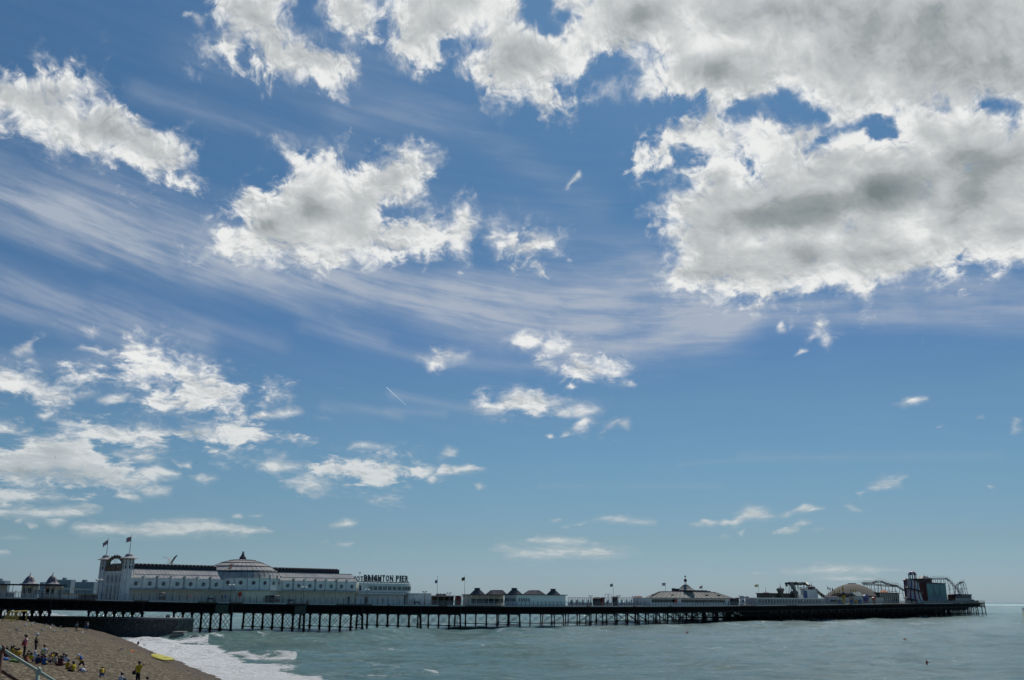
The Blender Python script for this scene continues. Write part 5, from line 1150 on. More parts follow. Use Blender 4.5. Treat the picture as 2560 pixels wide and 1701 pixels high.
for X, Y_, w_ in ((1688, 1471, 1.0), (1696, 1472, 2.2), (1756, 1477, 2.5), (1776, 1478, 1.6)):
    q = RP.at(RP.U(X, 4), 4, 0); m = MB(); m.fbox(q, RP.t, RP.n, -w_/2, w_/2, 0, 1, z1+.1, zat(q[0], q[1], Y_)-q[2]); m.obj('roof_vent', SLATE, th)
for X, Y_ in ((1638, 1491), (1683, 1491), (1769, 1491), (1799, 1491.5)):
    m = MB(); q = RP.at(RP.U(X, 1), 1, 0); z = zat(q[0], q[1], Y_)-q[2]; m.fbox(q, RP.t, RP.n, -.9, .9, 0, .8, z-.4, z+.6); m.obj('roof_vent', SLATE, th)
m = MB(); RP.box(m, RP.U(1826), RP.U(1841), -1, 3, 0, hr*1.02); m.obj('wall', SLATE, th)
m = MB(); c = RP.at(RP.U(1687), -.6, 1.7); disc(m, c, -RP.n, (0, 0, 1), .85, .1, 16); m.tube(c-(0, 0, 1.7), c, .05); tag(m.obj('round_sign', RED), 'red round sign on a post before the wide restaurant', 'sign')
s = s_of(598, 1.5); m = MB(); c = P3(s, 1.5); zc2 = zat(c[0], c[1], 1486); t_, n_ = tn(s); disc(m, np.array([c[0], c[1], zc2]), -n_, (0, 0, 1), .55, .08, 20); m.tube(c, (c[0], c[1], zc2), .04); tag(m.obj('round_sign', mat('bright_red', (.42, .03, .03), .5, .1, 1)), 'red round sign on a post in front of the dome', 'sign')

# ------------------------------------------------------------------ wide end of the pier: funfair
def bldg(name, X0, X1, off, yt, dep, lab, wm, rm=None, hip=0, cat='building', base=0.0, wins=None, group=None, sf=.3):
    if sf: dep = sf*(X1-X0)/dpx((X0+X1)/2, off); X0 = X0+sf*(X1-X0)
    q = Pl(X0, X1, off); h_ = q.H(yt, q.L/2); th = thing(name, q.O, lab, cat, group)
    m = MB(); q.box(m, 0, q.L, 0, dep, base, h_-.02 if not hip else h_-hip); m.obj('wall', wm, th)
    m = MB()
    if hip: q.hip(m, -.5, q.L+.5, -.5, dep+.5, h_-hip, h_, min(q.L, dep)*.45, dep*.48)
    else: q.box(m, -.3, q.L+.3, -.3, dep+.3, h_-.02, h_+.35)
    m.obj('roof', rm or SLATE, th)
    if wins: windows(q, th, wins[0], wins[1], wins[2], wins[3], 0, frame=False)
    return th, q, h_
DG = mat('drab_green_render', (.10, .095, .07), .8, .3, .6)
bldg('arcade', 1866, 2062, 4, 1497.5, 4, 'long low arcade with a pale flat roof along the edge', GREYW, WHITE, wins=(np.arange(1900, 2056, 7.5), 1.6, .9, 2.3), sf=.12)
th, q, h_ = bldg('funhouse', 1893, 1996, 16, 1485.5, 16, 'drab green funhouse below the onion domes', DG, SLATE)
m = MB(); q.box(m, q.U(1931), q.U(1936), -.1, .0, h_*.55, h_*.7); q.box(m, q.U(1951), q.U(1958), -.1, 0, h_*.45, h_*.55); m.obj('light_panel', CREAM, th)
ON = mat('lilac_domes', (.15, .14, .16), .8, .15, .6)
def on_(X, off, y0, y1, ys_, wpx, lab, base=None, wm=DG):
    C = P3(s_of(X, off), off); k = lpx(C); z_ = lambda y: zat(C[0], C[1], y)-C[2]; th = thing('onion_dome_turret', C, lab, 'turret', 'onion domes of the funfair'); r = wpx/2/k
    m = MB(); m.lathe(C, [(r*.85, 0 if base is None else z_(base)), (r*.72, z_(y0)-.3), (r*.95, z_(y0)-.1), (r*.95, z_(y0))], 10); m.obj('drum', wm, th)
    h = z_(y1)-z_(y0); m = MB(); m.lathe(C+(0, 0, z_(y0)), [(r*.8, 0), (r*1.0, h*.2), (r*1.02, h*.4), (r*.9, h*.65), (r*.55, h*.88), (r*.2, h), (.22, h*1.12), (.10, h*1.4), (.04, z_(ys_)-z_(y0))], 14); m.obj('dome', ON, th, smooth=False)
on_(1953.5, 15, 1478, 1468.5, 1457, 20, 'turret with the tall onion dome at the middle of the funhouse'); on_(1916.5, 18, 1485, 1480.5, 1469, 19, 'low onion dome on the left of the funhouse roof')
on_(1988, 15, 1484, 1477, 1474, 20, 'squat onion dome on the right of the funhouse roof'); on_(2032, 14, 1473, 1464.5, 1454, 19, 'onion dome turret on the white ride building', wm=WHITE)
th, q, h_ = bldg('ride_building', 2003, 2045, 13, 1474, 10, 'pale blocky ride building beside the flume tubes', WHITE)
m = MB(); q.box(m, q.U(2011), q.U(2019), -.2, 0, .5, h_*.9); m.obj('blue_panel', BLUE, th)
m = MB(); q.hip(m, -7, 1, -1.5, 4, 0, h_*.62, 3.6, 2.0); m.obj('lean_to', WHITE, th)
def tubepath(pts, r, lab, mt, name='flume_tube', cat='water slide', sup=True, k=8):
    W_ = []
    for X, Y_, off in pts:
        C = P3(s_of(X, off), off); W_.append(np.array([C[0], C[1], zat(C[0], C[1], Y_)]))
    th = thing(name, (W_[0][0], W_[0][1], P3(0)[2]), lab, cat); m = MB(); m.path(W_, r, k); m.obj('chute', mt, th)
    if sup:
        m = MB()
        for p in W_[::1]: m.tube((p[0], p[1], P3(s_of(pts[0][0], 10), 10)[2]), p, .14, k=5)
        m.obj('supports', GREYW, th)
    return W_
TUB = mat('green_grey_tube', (.17, .18, .15), .4, .15, .6)
tubepath(((1977, 1459, 17), (1985, 1459, 17), (1992, 1460, 18), (2000, 1459.5, 19), (2012, 1458.8, 19), (2019, 1459.5, 18), (2026, 1465, 16), (2034, 1475, 15), (2046, 1479, 14), (2055, 1487, 12), (2063, 1493, 11)), .8, 'green grey flume tube looping over the ride building', TUB)
tubepath(((1981, 1461, 16), (1986, 1468, 15), (1990, 1478, 14)), .9, 'short steep flume tube left of the ride building', TUB)
C = P3(s_of(1983, 17), 17); th = thing('ride_platform', C, 'dark ride platform on thin legs above the squat onion dome', 'platform'); z_ = lambda y: zat(C[0], C[1], y)-C[2]
m = MB(); m.box(C+(0, 0, z_(1459)), (5.5, 4, .9)); m.box(C+(-2.6, 0, z_(1463.5)), (.7, .7, 1.2)); m.box(C+(1.9, 0, z_(1456.8)), (.8, .8, .7)); m.obj('platform', SLATE, th); m = MB()
for dx in (-2.4, 0, 2.2):
    for dy in (-1.8, 1.8): m.tube(C+(dx, dy, 0), C+(dx, dy, z_(1459)), .12, k=5)
m.obj('legs', GREYW, th)
for X in (1997, 2014):
    C = P3(s_of(X, 18), 18); m = MB(); zt_ = zat(C[0], C[1], 1457); m.tube(C, (C[0], C[1], zt_), .12)
    for dz_ in (1.0, 2.2): m.tube((C[0]-1.6, C[1], zt_-dz_), (C[0]+1.6, C[1], zt_-dz_), .09, k=4); m.box((C[0]-1.5, C[1], zt_-dz_-.2), (.5, .3, .4)); m.box((C[0]+1.5, C[1], zt_-dz_-.2), (.5, .3, .4))
    tag(m.obj('floodlight_mast', SLATE), 'floodlight mast %s the ride building' % ('left of' if X < 2000 else 'over'), 'mast')
# big shallow dome
C = P3(s_of(2134, 24), 24); k = lpx(C); z_ = lambda y: zat(C[0], C[1], y)-C[2]
th = thing('dome_arena', C, 'broad shallow brown grey dome with a flat cap', 'building'); DM = mat('dome_membrane', (.075, .07, .062), .85, .12, .25)
pts = [(72, 1494), (66, 1489.5), (57, 1482.5), (46, 1475), (34, 1468), (22, 1463), (12, 1460.6), (10, 1460.2)]
m = MB(); m.lathe(C, [(r/k, z_(y)) for r, y in pts], 40); m.obj('dome', DM, th, smooth=True); m = MB(); m.lathe(C, [(10/k, z_(1460.3)), (10/k, z_(1458.8)), (8.5/k, z_(1458.5))], 16); m.obj('cap', SLATE, th)
m = MB(); m.lathe(C, [(70/k, 0), (71/k, z_(1493.5))], 40); m.obj('drum', CREAM, th)
# twisting ride with yellow towers, kiosks and tents in front of it
for i, (X, off, y0, y1) in enumerate(((2073, 12, 1475, 1468), (2078, 13, 1478, 1470), (2084, 12, 1480, 1469.5), (2088, 11, 1492, 1473), (2095, 10, 1492, 1474))):
    C = P3(s_of(X, off), off); m = MB(); m.tube(C, (C[0], C[1], zat(C[0], C[1], y1)), .12, .05, 5); z5 = zat(C[0], C[1], (y0+y1)/2); m.lathe((C[0], C[1], z5), [(.1, -.6), (.35, 0), (.1, 1.0)], 6); tag(m.obj('finial_pole', YEL if i > 2 else SLATE), ['leftmost dark pointed pole beside the broad dome', 'second dark pointed pole beside the broad dome', 'third dark pointed pole, against the edge of the broad dome', 'yellow pointed pole low against the broad dome', 'yellow pointed pole nearest the spinning ride'][i], 'pole', 'thin pointed poles left of the broad dome')
C = P3(s_of(2110, 7), 7); k = lpx(C); z_ = lambda y: zat(C[0], C[1], y)-C[2]; th = thing('spinning_ride', C, 'spinning ride with dark arms and a yellow centre before the dome', 'funfair ride')
m = MB(); m.tube(C, C+(0, 0, z_(1484)), .6, .5, 10); m.lathe(C+(0, 0, z_(1495)), [(4.9/k*1, 0), (5.5/k, z_(1488)-z_(1495)), (4/k, z_(1487)-z_(1495))], 10); m.obj('centre', YEL, th)
m = MB(); m.lathe(C+(0, 0, z_(1485)), [(1.2, -.4), (1.8, 0), (1.0, .7), (.2, 1.0)], 10)
for i in range(8):
    a = i*math.pi/4+.2; e = C+(24/k*math.cos(a), 24/k*math.sin(a), z_(1485.5)); m.tube(C+(0, 0, z_(1484)), e, .32, .18, 6); m.box(e-(0, 0, .6), (1.6, 1.6, .7))
m.obj('arms', SLATE, th); m = MB(); m.tube(C+(0, 0, z_(1484)), C+(0, 0, z_(1470)), .3, .1, 6); m.lathe(C+(0, 0, z_(1473)), [(.1, -1.5), (.5, 0), (.1, 1.5)], 6)
for dx in (20, 26, 32, -9): e = C+_r0*dx/k; m.tube(e+(0, 0, 0), e+(0, 0, z_(1472)), .12, .06, 5); m.lathe(e+(0, 0, z_(1478)), [(.1, -.8), (.35, 0), (.1, .8)], 6)
m.obj('spires', YEL, th)
kiosk(2062, 2097, 5, 1493.5, 'round fronted kiosk with a low slate roof left of the yellow ride', GREYW, SLATE, dep=5, hip=.8)
kiosk(2124, 2157, 5, 1489.2, 'kiosk under a pale cream tent roof right of the yellow ride', GREYW, CREAM, dep=6, hip=1.9, openz=(.8, 2.1))
kiosk(2159, 2173, 6, 1490, 'blue booth between the cream tent and the brown ride', BLUE, BLUE, dep=4, hip=.8)
kiosk(2182, 2190, 3.5, 1494, 'small orange red booth at the left of the brown ride', RED, RED, dep=2, hip=.3)
for i, X in enumerate((2100, 2108, 2130, 2140, 2150)):
    q = Pl(X, X+5, 2.5); m = MB(); q.box(m, 0, q.L, 0, 1, 0, 1.5); q.box(m, -.1, q.L+.1, -.1, 1.1, 1.5, 1.65); m.box(q.at(q.L/2, .5, 1.9), (.6, .6, .5)); tag(m.obj('ticket_box', YEL if i % 2 else BLUE), ['blue ticket box at the left of the spinning ride', 'yellow ticket box under the spinning ride', 'blue ticket box just left of the cream tent roof', 'yellow ticket box under the cream tent roof', 'blue ticket box at the right of the cream tent roof'][i], 'ticket box', 'ticket boxes before the broad dome')
th, q, h_ = bldg('brown_ride', 2179, 2249, 9, 1483.5, 9, 'brown boxy ride with an orange tent peak on top', BRN, DARKB)
m = MB(); q.box(m, q.L*.1, q.L*.92, -.05, .0, 1.1, h_*.55); m.obj('opening', GLASS, th)
m = MB()
for i in range(9): q.box(m, q.L*(.04+i*.105), q.L*(.06+i*.105), -.3, 0, 0, h_)
m.obj('posts', CREAM, th)
C = q.at(q.U(2212, 4), 4, 0); k = lpx(C); zt_ = lambda y: zat(C[0], C[1], y)-C[2]; m = MB(); m.lathe(C, [(13/k, zt_(1482.5)), (8/k, zt_(1479)), (3/k, zt_(1475.5)), (.1, zt_(1474))], 10); m.obj('tent_peak', mat('orange_canvas', (.42, .13, .05), .7, .2, 1), th)
def coaster(pts, lab, depth_off, xs_sup, xs=0, mt=None):
    W_ = []
    for X, Y_ in pts:
        C = P3(s_of(X, depth_off), depth_off); W_.append(np.array([C[0], C[1], zat(C[0], C[1], Y_)]))
    th = thing('roller_coaster', (W_[0][0], W_[0][1], P3(s_of(pts[0][0], 5), 5)[2]), lab, 'roller coaster'); nrm = np.array([NG_[0][0], NG_[0][1], 0.])
    m = MB()
    for o in (-.55, .55): m.path([p+nrm*o for p in W_], .16, 6)
    m.path([p-(0, 0, .7) for p in W_], .20, 6)
    for a, b in zip(W_[:-1], W_[1:]):
        n = max(1, int(np.linalg.norm(b-a)/1.1))
        for i in range(n): p = a+(b-a)*i/n; m.tube(p-nrm*.55, p+nrm*.55, .06, k=4); m.tube(p-nrm*.55, p-(0, 0, .7), .06, k=4)
    m.obj('track', mt or SLATE, th)
    m = MB()
    for a, b in zip(W_[:-1], W_[1:]):
        n = max(1, int(np.linalg.norm(b-a)/2.4))
        for i in range(n): p = a+(b-a)*i/n-nrm*.9; m.tube(p, p+(0, 0, 1.3), .05, k=4); 
        m.tube(a-nrm*.9+(0, 0, 1.2), b-nrm*.9+(0, 0, 1.2), .05, k=4)
    m.obj('handrail', GREYW, th)
    xsn = [p[0] for p in pts]; ysn = [p[1] for p in pts]; m = MB(); last = None
    for X in xs_sup:
        C = P3(s_of(X, depth_off), depth_off); zt_ = zat(C[0], C[1], float(np.interp(X, xsn, ysn)))-.7
        for o in (-1.6, 1.6): m.tube(C+nrm*o*1.3, np.array([C[0], C[1], zt_])+nrm*o*.4, .16, k=5)
        for f in (.35, .7):
            m.tube(C+nrm*1.9+(0, 0, (zt_-C[2])*f), C-nrm*1.9+(0, 0, (zt_-C[2])*f), .09, k=4)
            if last is not None: m.tube(C+(0, 0, (zt_-C[2])*f), last+(0, 0, (zt_-last[2])*f), .09, k=4)
        if last is not None: m.tube(C+(0, 0, .2), last+(0, 0, (zt_-last[2])*.7), .07, k=4)
        last = C
    m.obj('supports', GREYW, th)
coaster(((2160, 1456.5), (2172, 1457), (2185, 1457), (2198, 1452.5), (2208, 1453), (2222, 1459), (2232, 1462), (2245, 1463.5), (2256, 1471), (2268, 1478), (2285, 1480)), 'roller coaster track descending to the right behind the orange tent', 22, (2168, 2186, 2203, 2221, 2238, 2255))
coaster(((2162, 1459), (2185, 1460), (2210, 1462.5), (2235, 1464), (2248, 1464.5)), 'lower level roller coaster track beside the broad dome', 27, (2175, 2203, 2238), mt=TIMBER)
coaster(((2330, 1446), (2350, 1445.6), (2372, 1445.6), (2380, 1452), (2388, 1462), (2396, 1472), (2403, 1482), (2409, 1487)), 'roller coaster drop to the right of the poster building', 11, (2342, 2353, 2362, 2372, 2383, 2394))
coaster(((2391, 1471), (2397, 1463), (2403, 1458), (2410, 1455), (2416, 1454.3)), 'short rising roller coaster loop beyond the drop', 8, (2396, 2404, 2411, 2418, 2422))
# striped helter skelter
C = P3(s_of(2288, 5), 5); k = lpx(C); z_ = lambda y: zat(C[0], C[1], y)-C[2]
th = thing('helter_skelter', C, 'white helter skelter tower with wavy dark stripes and a lantern top', 'slide tower')
SW = mat('stripe_white', (.42, .42, .42), .5, .1, 1); SR = mat('stripe_red', (.22, .02, .04), .5, .1, 1); SB = mat('stripe_blue', (.02, .03, .12), .5, .1, 1)
m = MB(); KK = 50; rows = [(20.5, 1508), (18.5, 1499), (16.5, 1488), (14.5, 1476), (13, 1464), (12, 1452), (11.5, 1449)]
z0_ = z_(1508); v = []; 
for j, (r, y) in enumerate(rows):
    for i in range(KK): a = 2*math.pi*i/KK; v.append(C+np.array([r/k*math.cos(a), r/k*math.sin(a), max(z_(y), 0) if j else 0]))
o = len(m.v); m.v += [tuple(p) for p in v]
for j in range(len(rows)-1):
    for i in range(KK):
        ii = (i+int(round(.9*math.sin(j*1.2)))) % 5; mi = 1 if (ii < 2 and ((i//5) % 2)) else (2 if ii < 2 else 0)
        m.f.append((o+j*KK+i, o+j*KK+(i+1) % KK, o+(j+1)*KK+(i+1) % KK, o+(j+1)*KK+i)); m.m.append(mi)
m.obj('striped_tower', [SW, SR, SB], th)
m = MB(); m.lathe(C, [(12.5/k, z_(1449)), (13/k, z_(1448)), (11/k, z_(1447))], 12); m.obj('gallery', DARKB, th)
for i in range(10):
    a = 2*math.pi*i/10; e = C+(9/k*math.cos(a), 9/k*math.sin(a), 0); m = MB(); m.tube(e+(0, 0, z_(1447)), e+(0, 0, z_(1437)), .22, k=5); m.obj('column', SW, th)
m = MB(); m.lathe(C, [(10.5/k, z_(1438)), (10.5/k, z_(1436.5)), (9/k, z_(1433)), (6.5/k, z_(1430)), (3/k, z_(1428.3)), (.15, z_(1427.6)), (.05, z_(1424.5))], 12, 0)
m.m = [[0, 1, 0, 2][i % 4] for i in range(len(m.m))]; m.obj('cupola', [SW, SR, SB], th)
m = MB(); v = []
N_ = 90; rr_ = lambda z: np.interp(z, [0, z_(1476), z_(1449)], [22/k, 16.5/k, 13.5/k])
for i in range(N_+1):
    f = i/N_; a = -1.9+f*2*math.pi*2.0; z = z_(1451)*(1-f)+z_(1503)*f; z = max(z, .4); r = rr_(z); d = np.array([math.cos(a), math.sin(a), 0])
    v += [C+d*(r-.35)+(0, 0, z), C+d*(r+.75)+(0, 0, z), C+d*(r+.75)+(0, 0, z+.75), C+d*(r+.65)+(0, 0, z+.75), C+d*(r+.65)+(0, 0, z+.15), C+d*(r-.35)+(0, 0, z+.15)]
F = []
for i in range(N_):
    for q in range(6): F.append((i*6+q, i*6+(q+1) % 6, (i+1)*6+(q+1) % 6, (i+1)*6+q))
m.add(v, F); m.obj('spiral_slide', DARKB, th)
# purple fronted block left of it, dark hall with pagoda roof, poster building
PUR = mat('purple_board', (.06, .015, .06), .6, .2, 1); MAR = mat('maroon_board', (.07, .018, .018), .6, .2, 1)
th, q, h_ = bldg('purple_tower', 2264, 2279, 12, 1452, 6, 'dark purple tower standing behind the left of the helter skelter', PUR, PUR); m = MB(); q.hip(m, 0, q.L, 0, 1.6, h_+.36, q.H(1446, q.L*.8), q.L*.45, .7); m.obj('roof_peak', PUR, th)
th, q, h_ = bldg('dark_hall', 2298, 2336, 14, 1449, 12, 'dark maroon hall with a pagoda roof and three spikes', MAR, DARKB)
zt_ = q.H(1440.5, q.L/2, 1); m = MB(); q.hip(m, -.8, q.L+.8, -.8, 3.6, h_+.36, zt_, q.L*.46, 1.9); m.obj('pagoda_roof', DARKB, th)
for X, yy in ((2305.5, 1441), (2317.5, 1434.5), (2326, 1437)): 
    p = q.at(q.U(X, 1.5), 1.5, 0); m = MB(); m.tube(p+(0, 0, h_), (p[0], p[1], zat(p[0], p[1], yy)), .28, .03, 5); m.obj('roof_spike', DARKB, th)
th, q, h_ = bldg('poster_building', 2300, 2369, 8, 1458.8, 12, 'dark box building with a big teal poster on its front', MAR, DARKB, sf=.30)
PT = mat('poster_teal', (.085, .21, .21), .6, .12, .25); P2_ = mat('poster_shade', (.05, .085, .11), .6, .2, .5); P3m = mat('poster_pale', (.16, .25, .29), .6, .2, .4)
ps = [q.at(.1, -.12, 0)]; m = MB(); zb_ = q.H(1502.5, q.L/2); m.fbox(q.O, q.t, q.n, .15, q.L-.15, -.12, -.01, zb_, h_-.5); pb = m.obj('poster', PT, th)
m = MB(); m.fbox(q.O, q.t, q.n, .2, q.L-.2, -.135, -.121, zb_, zb_+(h_-zb_)*.16); m.obj('picture', P3m, pb)
m = MB(); L_ = q.L; zz_ = lambda f: zb_+(h_-.5-zb_)*f
for sx_, cx_ in ((1, .33), (-1, .66)):                # two tall mirrored carousel mounts in the picture
    for (xa, za, xb, zb2, r_) in ((.0, .86, .02, .62, .35), (.02, .62, .06, .3, .75), (.06, .3, .14, .1, .3), (-.04, .55, -.06, .08, .3), (.02, .9, -.05, .82, .22), (.0, .95, 0, .3, .1), (-.09, .93, .08, .93, .09), (.05, .55, .18, .2, .22)):
        a_ = q.at((cx_+xa*sx_)*L_, -.16, zz_(za)); b_ = q.at((cx_+xb*sx_)*L_, -.16, zz_(zb2)); d = b_-a_; ln = np.linalg.norm(d); d /= ln; up_ = np.cross(d, q.n); m.fbox(a_, d, q.n, 0, ln, 0, .02, -r_, r_, up=tuple(up_))
m.obj('picture', P2_, pb)
kiosk(2371, 2396, 9, 1486.5, 'dark red low block right of the poster', MAR, PUR, dep=9, hip=.3)
q = Pl(2404, 2446, 4); th = thing('end_pavilion', q.O, 'flat roofed pavilion with pale glazed sides at the end of the pier', 'building'); h_ = q.H(1486, q.L*.7)
m = MB(); q.box(m, 0, q.L, 0, 4, h_-.9, h_); m.obj('roof', mat('navy_fascia', (.02, .02, .05), .5, .2, 1), th); m = MB(); q.box(m, .5, q.L-.3, .5, 3.6, 0, h_*.52); m.obj('wall', WHITE, th); m = MB(); q.box(m, .5, q.L-.3, .55, 3.6, h_*.521, h_-.9); m.obj('window', mat('pale_glass', (.18, .22, .24), .2, .1, .5), th)
m = MB()
for i in range(13): u = .4+(q.L-.8)*i/12; q.box(m, u-.09, u+.09, .3, .49, 0, h_-.9)
m.obj('mullions', SLATE, th)
q = Pl(2449, 2466, 1.5); th = thing('end_shelter', q.O, 'small dark humped shelter at the very tip of the pier', 'shelter'); h_ = q.H(1499.5, q.L/2)
m = MB(); q.hip(m, -.4, q.L+.5, 0, 5, 0, h_, q.L*.28, 1.6); m.obj('hood', SLATE, th); m = MB(); m.tube(q.at(q.L*.7, 2, h_*.8), q.at(q.L*.7, 2, q.H(1492, q.L*.7)), .08); m.obj('aerial', GREYW, th)
# solid parapet along the funfair edge
for a, b in ((2310, 2450),):
    m = MB(); strip(m, s_of(a), s_of(b), .2, .3, .0, 1.3); m.obj('parapet', mat('grey_parapet', (.13, .135, .15), .7, .2, 1), pier)
# benches and bins on the promenade
def bench(s, off, lab):
    t, n = tn(s); C = P3(s, off); th = thing('promenade_bench', C, lab, 'bench', 'benches along the promenade')
    m = MB(); m.fbox(C, t, n, -1, 1, -.25, .22, .42, .48); m.obj('seat', DARKB, th); m = MB(); m.fbox(C, t, n, -1, 1, .23, .28, .55, .95); m.obj('backrest', DARKB, th)
    for a in (-.85, .85): m = MB(); m.fbox(C, t, n, a-.04, a+.04, -.2, .25, 0, .42); m.obj('leg', IRON, th)
for X, lab in ((527, 'bench below the windows at the left of the dome'), (670, 'bench near the doors under the dome'), (728, 'bench right of the dome'), (1043, 'bench in front of the low white wing')): bench(s_of(X, 2.4), 2.4, lab)
def stand(X, off, lab, w_=1.3):
    s = s_of(X, off); t, n = tn(s); C = P3(s, off); th = thing('trolley_stand', C, lab, 'stand')
    m = MB(); m.fbox(C, t, n, -w_/2, w_/2, -.4, .4, .25, 1.0); m.obj('body', TIMBER, th); m = MB(); m.lathe(C+(0, 0, 1.5), [(w_*.62, 0), (w_*.62, .2), (w_*.3, .38), (.05, .42)], 8); m.obj('canopy', DARKB, th); m = MB()
    for a in (-.5, .5): m.tube(C+t*a*w_, C+t*a*w_+(0, 0, 1.5), .03, k=4)
    m.obj('posts', DARKB, th)
stand(404.5, 2.2, 'dark canopied coin telescope stand before the left wing'); stand(688, 2.2, 'dark stand with a red cloth under the dome windows', 2.2)

# ------------------------------------------------------------------ town and groyne
CITY = mat('far_block_wall', (.20, .24, .28), .8, .12, .02); CITYW = mat('far_block_window', (.10, .12, .15), .5, .1, .05)  # distance haze is put into these bluish colours
def block(X0, X1, yt, d, fl, cols, lab, dep=22):
    a = on_z(X0, hor(X0)+.6, 0); ux = math.tan(math.atan((X0-CX)/FPX)); 
    def pt(X): q = ray(X, 1495); q = q/q[1]; return np.array([q[0]*d, d, 0.])
    A, B = pt(X0), pt(X1); L_ = np.linalg.norm(B-A); t = (B-A)/L_; n = np.array([-t[1], t[0], 0]); h = zat(A[0], A[1], yt)
    th = thing('tower_block', A, lab, 'tower block', 'distant tower blocks beyond the pier'); m = MB(); m.fbox(A, t, n, 0, L_, 0, dep, -2, h); m.fbox(A, t, n, L_*.3, L_*.5, 4, 12, h, h+4); m.obj('wall', CITY, th)
    m = MB()
    for j in range(fl):
        z = h*(.12+.84*j/fl)
        for i in range(cols): u = L_*(i+.18)/cols; m.fbox(A, t, n, u, u+L_*.62/cols, -.4, -.05, z, z+h*.45/fl)
    m.obj('windows', CITYW, th, kind='stuff')
block(95, 141, 1456, 2100, 9, 12, 'pale distant tower block partly behind the right kiosk'); block(137, 172.5, 1449.5, 2000, 11, 8, 'taller distant tower block right of the kiosks'); block(183, 231, 1455, 1900, 9, 11, 'distant tower block standing clear left of the entrance'); block(-20, 6, 1452, 1900, 9, 6, 'distant tower block cut by the left edge')
GA, GB = on_z(-260, 1497+38, 4.2), on_z(447, 1545.5, 4.2)
g0 = np.array([GB[0], GB[1], 0.]); g1 = np.array([GA[0], GA[1], 0.]); 
# the groyne runs from its seaward head to the left
gp = [on_z(447, 1546, 4.15)[:2], on_z(250, 1543, 4.15)[:2], on_z(0, 1539.5, 4.15)[:2]]; gp.append(gp[-1]+(gp[-1]-gp[0])*.6)
th = thing('stone_groyne', (gp[0][0], gp[0][1], 0), 'dark flint groyne wall running out from the beach', 'groyne')
m = MB(); NS = 60; pth = []
for a, b in zip(gp[:-1], gp[1:]):
    for i in range(14): pth.append(a+(b-a)*i/14)
pth.append(gp[-1]); pth = np.array(pth); dr = np.gradient(pth, axis=0); dr /= np.linalg.norm(dr, axis=1)[:, None]; nb_ = np.stack([dr[:, 1], -dr[:, 0]], 1)
if nb_[0][1] < 0: nb_ = -nb_
def wall_ribbon(m, o0, o1, z0, z1, b0=0.0):
    k = len(pth); v = []
    for i in range(k):
        for o, z in ((o0-b0, z0), (o1, z0), (o1, z1), (o0, z1)): v.append((*(pth[i]+nb_[i]*o), z))
    F = [(0, 1, 2, 3), tuple(4*(k-1)+q for q in (3, 2, 1, 0))]
    for i in range(k-1):
        for q in range(4): F.append((i*4+q, i*4+(q+1) % 4, i*4+4+(q+1) % 4, i*4+4+q))
    m.add(v, F)
wall_ribbon(m, 0, 5, -2.5, 3.75, .7); m.obj('wall', STONE, th)
m = MB(); wall_ribbon(m, -.18, 5.2, 3.76, 4.15); m.obj('coping', mat('concrete_coping', (.17, .165, .17), .85, .25, .6, bump=.4), th)
m = MB(); random.seed(12)
for i in range(300):
    j = random.randrange(0, 42); q = pth[j]+(pth[j+1]-pth[j])*random.random()-nb_[j]*(.0+.5*random.random()*0); z = random.uniform(.3, 3.6); off = -.7*(3.75-z)/6.25
    p = np.array([*(q+nb_[j]*off), z]); r = random.uniform(.12, .32); m.lathe(p, [(r*.3, -r*.8), (r, -r*.2), (r*.8, r*.4), (r*.2, r*.8)], 6)
m.obj('flints', mat('pale_flints', (.15, .14, .125), .8, .5, 2), th, kind='stuff')
# broken concrete apron at the head of the groyne
c0 = on_z(460, 1585, 1.0)
th = thing('concrete_apron', (c0[0], c0[1], 0), 'broken concrete slab washed by the surf at the groyne head', 'concrete slab'); m = MB()
a_, b_ = on_z(424, 1589, .8), on_z(460, 1589, .8); t_ = (b_-a_); L_ = np.linalg.norm(t_); t_ /= L_; n_ = np.array([-t_[1], t_[0], 0]); m.fbox(a_, t_, n_, 0, L_, 0, 6, -1.5, .25); m.fbox(a_, t_, n_, .3, L_-.3, .8, 6, .25, .7); m.obj('slab', mat('wet_concrete', (.14, .14, .13), .5, .3, .8, bump=.5), th)
a_, b_ = on_z(462, 1602, 0), on_z(502, 1602, 0); cc = (a_+b_)/2; r_ = np.linalg.norm(b_-a_)/2; RK = mat('wet_rock', (.035, .036, .035), .45, .4, .8, bump=.8)
m = MB(); m.lathe(cc+(0, 2.2, -.6), [(r_*1.05, 0), (r_, .7), (r_*.85, 1.25), (r_*.5, 1.55), (r_*.1, 1.65)], 11, sy=.6); tag(m.obj('dark_rock', RK, smooth=True), 'dark rounded rock in the surf right of the concrete slab', 'rock')
# ------------------------------------------------------------------ people: one skinned body each, clothes and hair as parts
SKIN = mat('skin', (.36, .21, .145), .6, .08, 6); SKIN2 = mat('tanned_skin', (.25, .14, .09), .6, .08, 6)
def cloth(n, c): return mat('cloth_'+n, c, .85, .12, 5)
CL = dict(yellow=cloth('yellow', (.60, .42, .02)), amber=cloth('amber', (.55, .30, .02)), maroon=cloth('maroon', (.09, .015, .03)), white=cloth('white', (.62, .62, .66)), navy=cloth('navy', (.02, .03, .08)), black=cloth('black', (.012, .012, .016)),
          blue=cloth('blue', (.03, .11, .34)), pink=cloth('pink', (.50, .10, .16)), hivis=cloth('hi_vis', (.50, .62, .05)), jeans=cloth('denim', (.06, .12, .24)), red=cloth('red', (.38, .04, .03)), grey=cloth('grey', (.22, .22, .24)), tan=cloth('tan', (.34, .24, .12)), green=cloth('green', (.10, .20, .04)), cream=cloth('cream', (.55, .52, .44)))
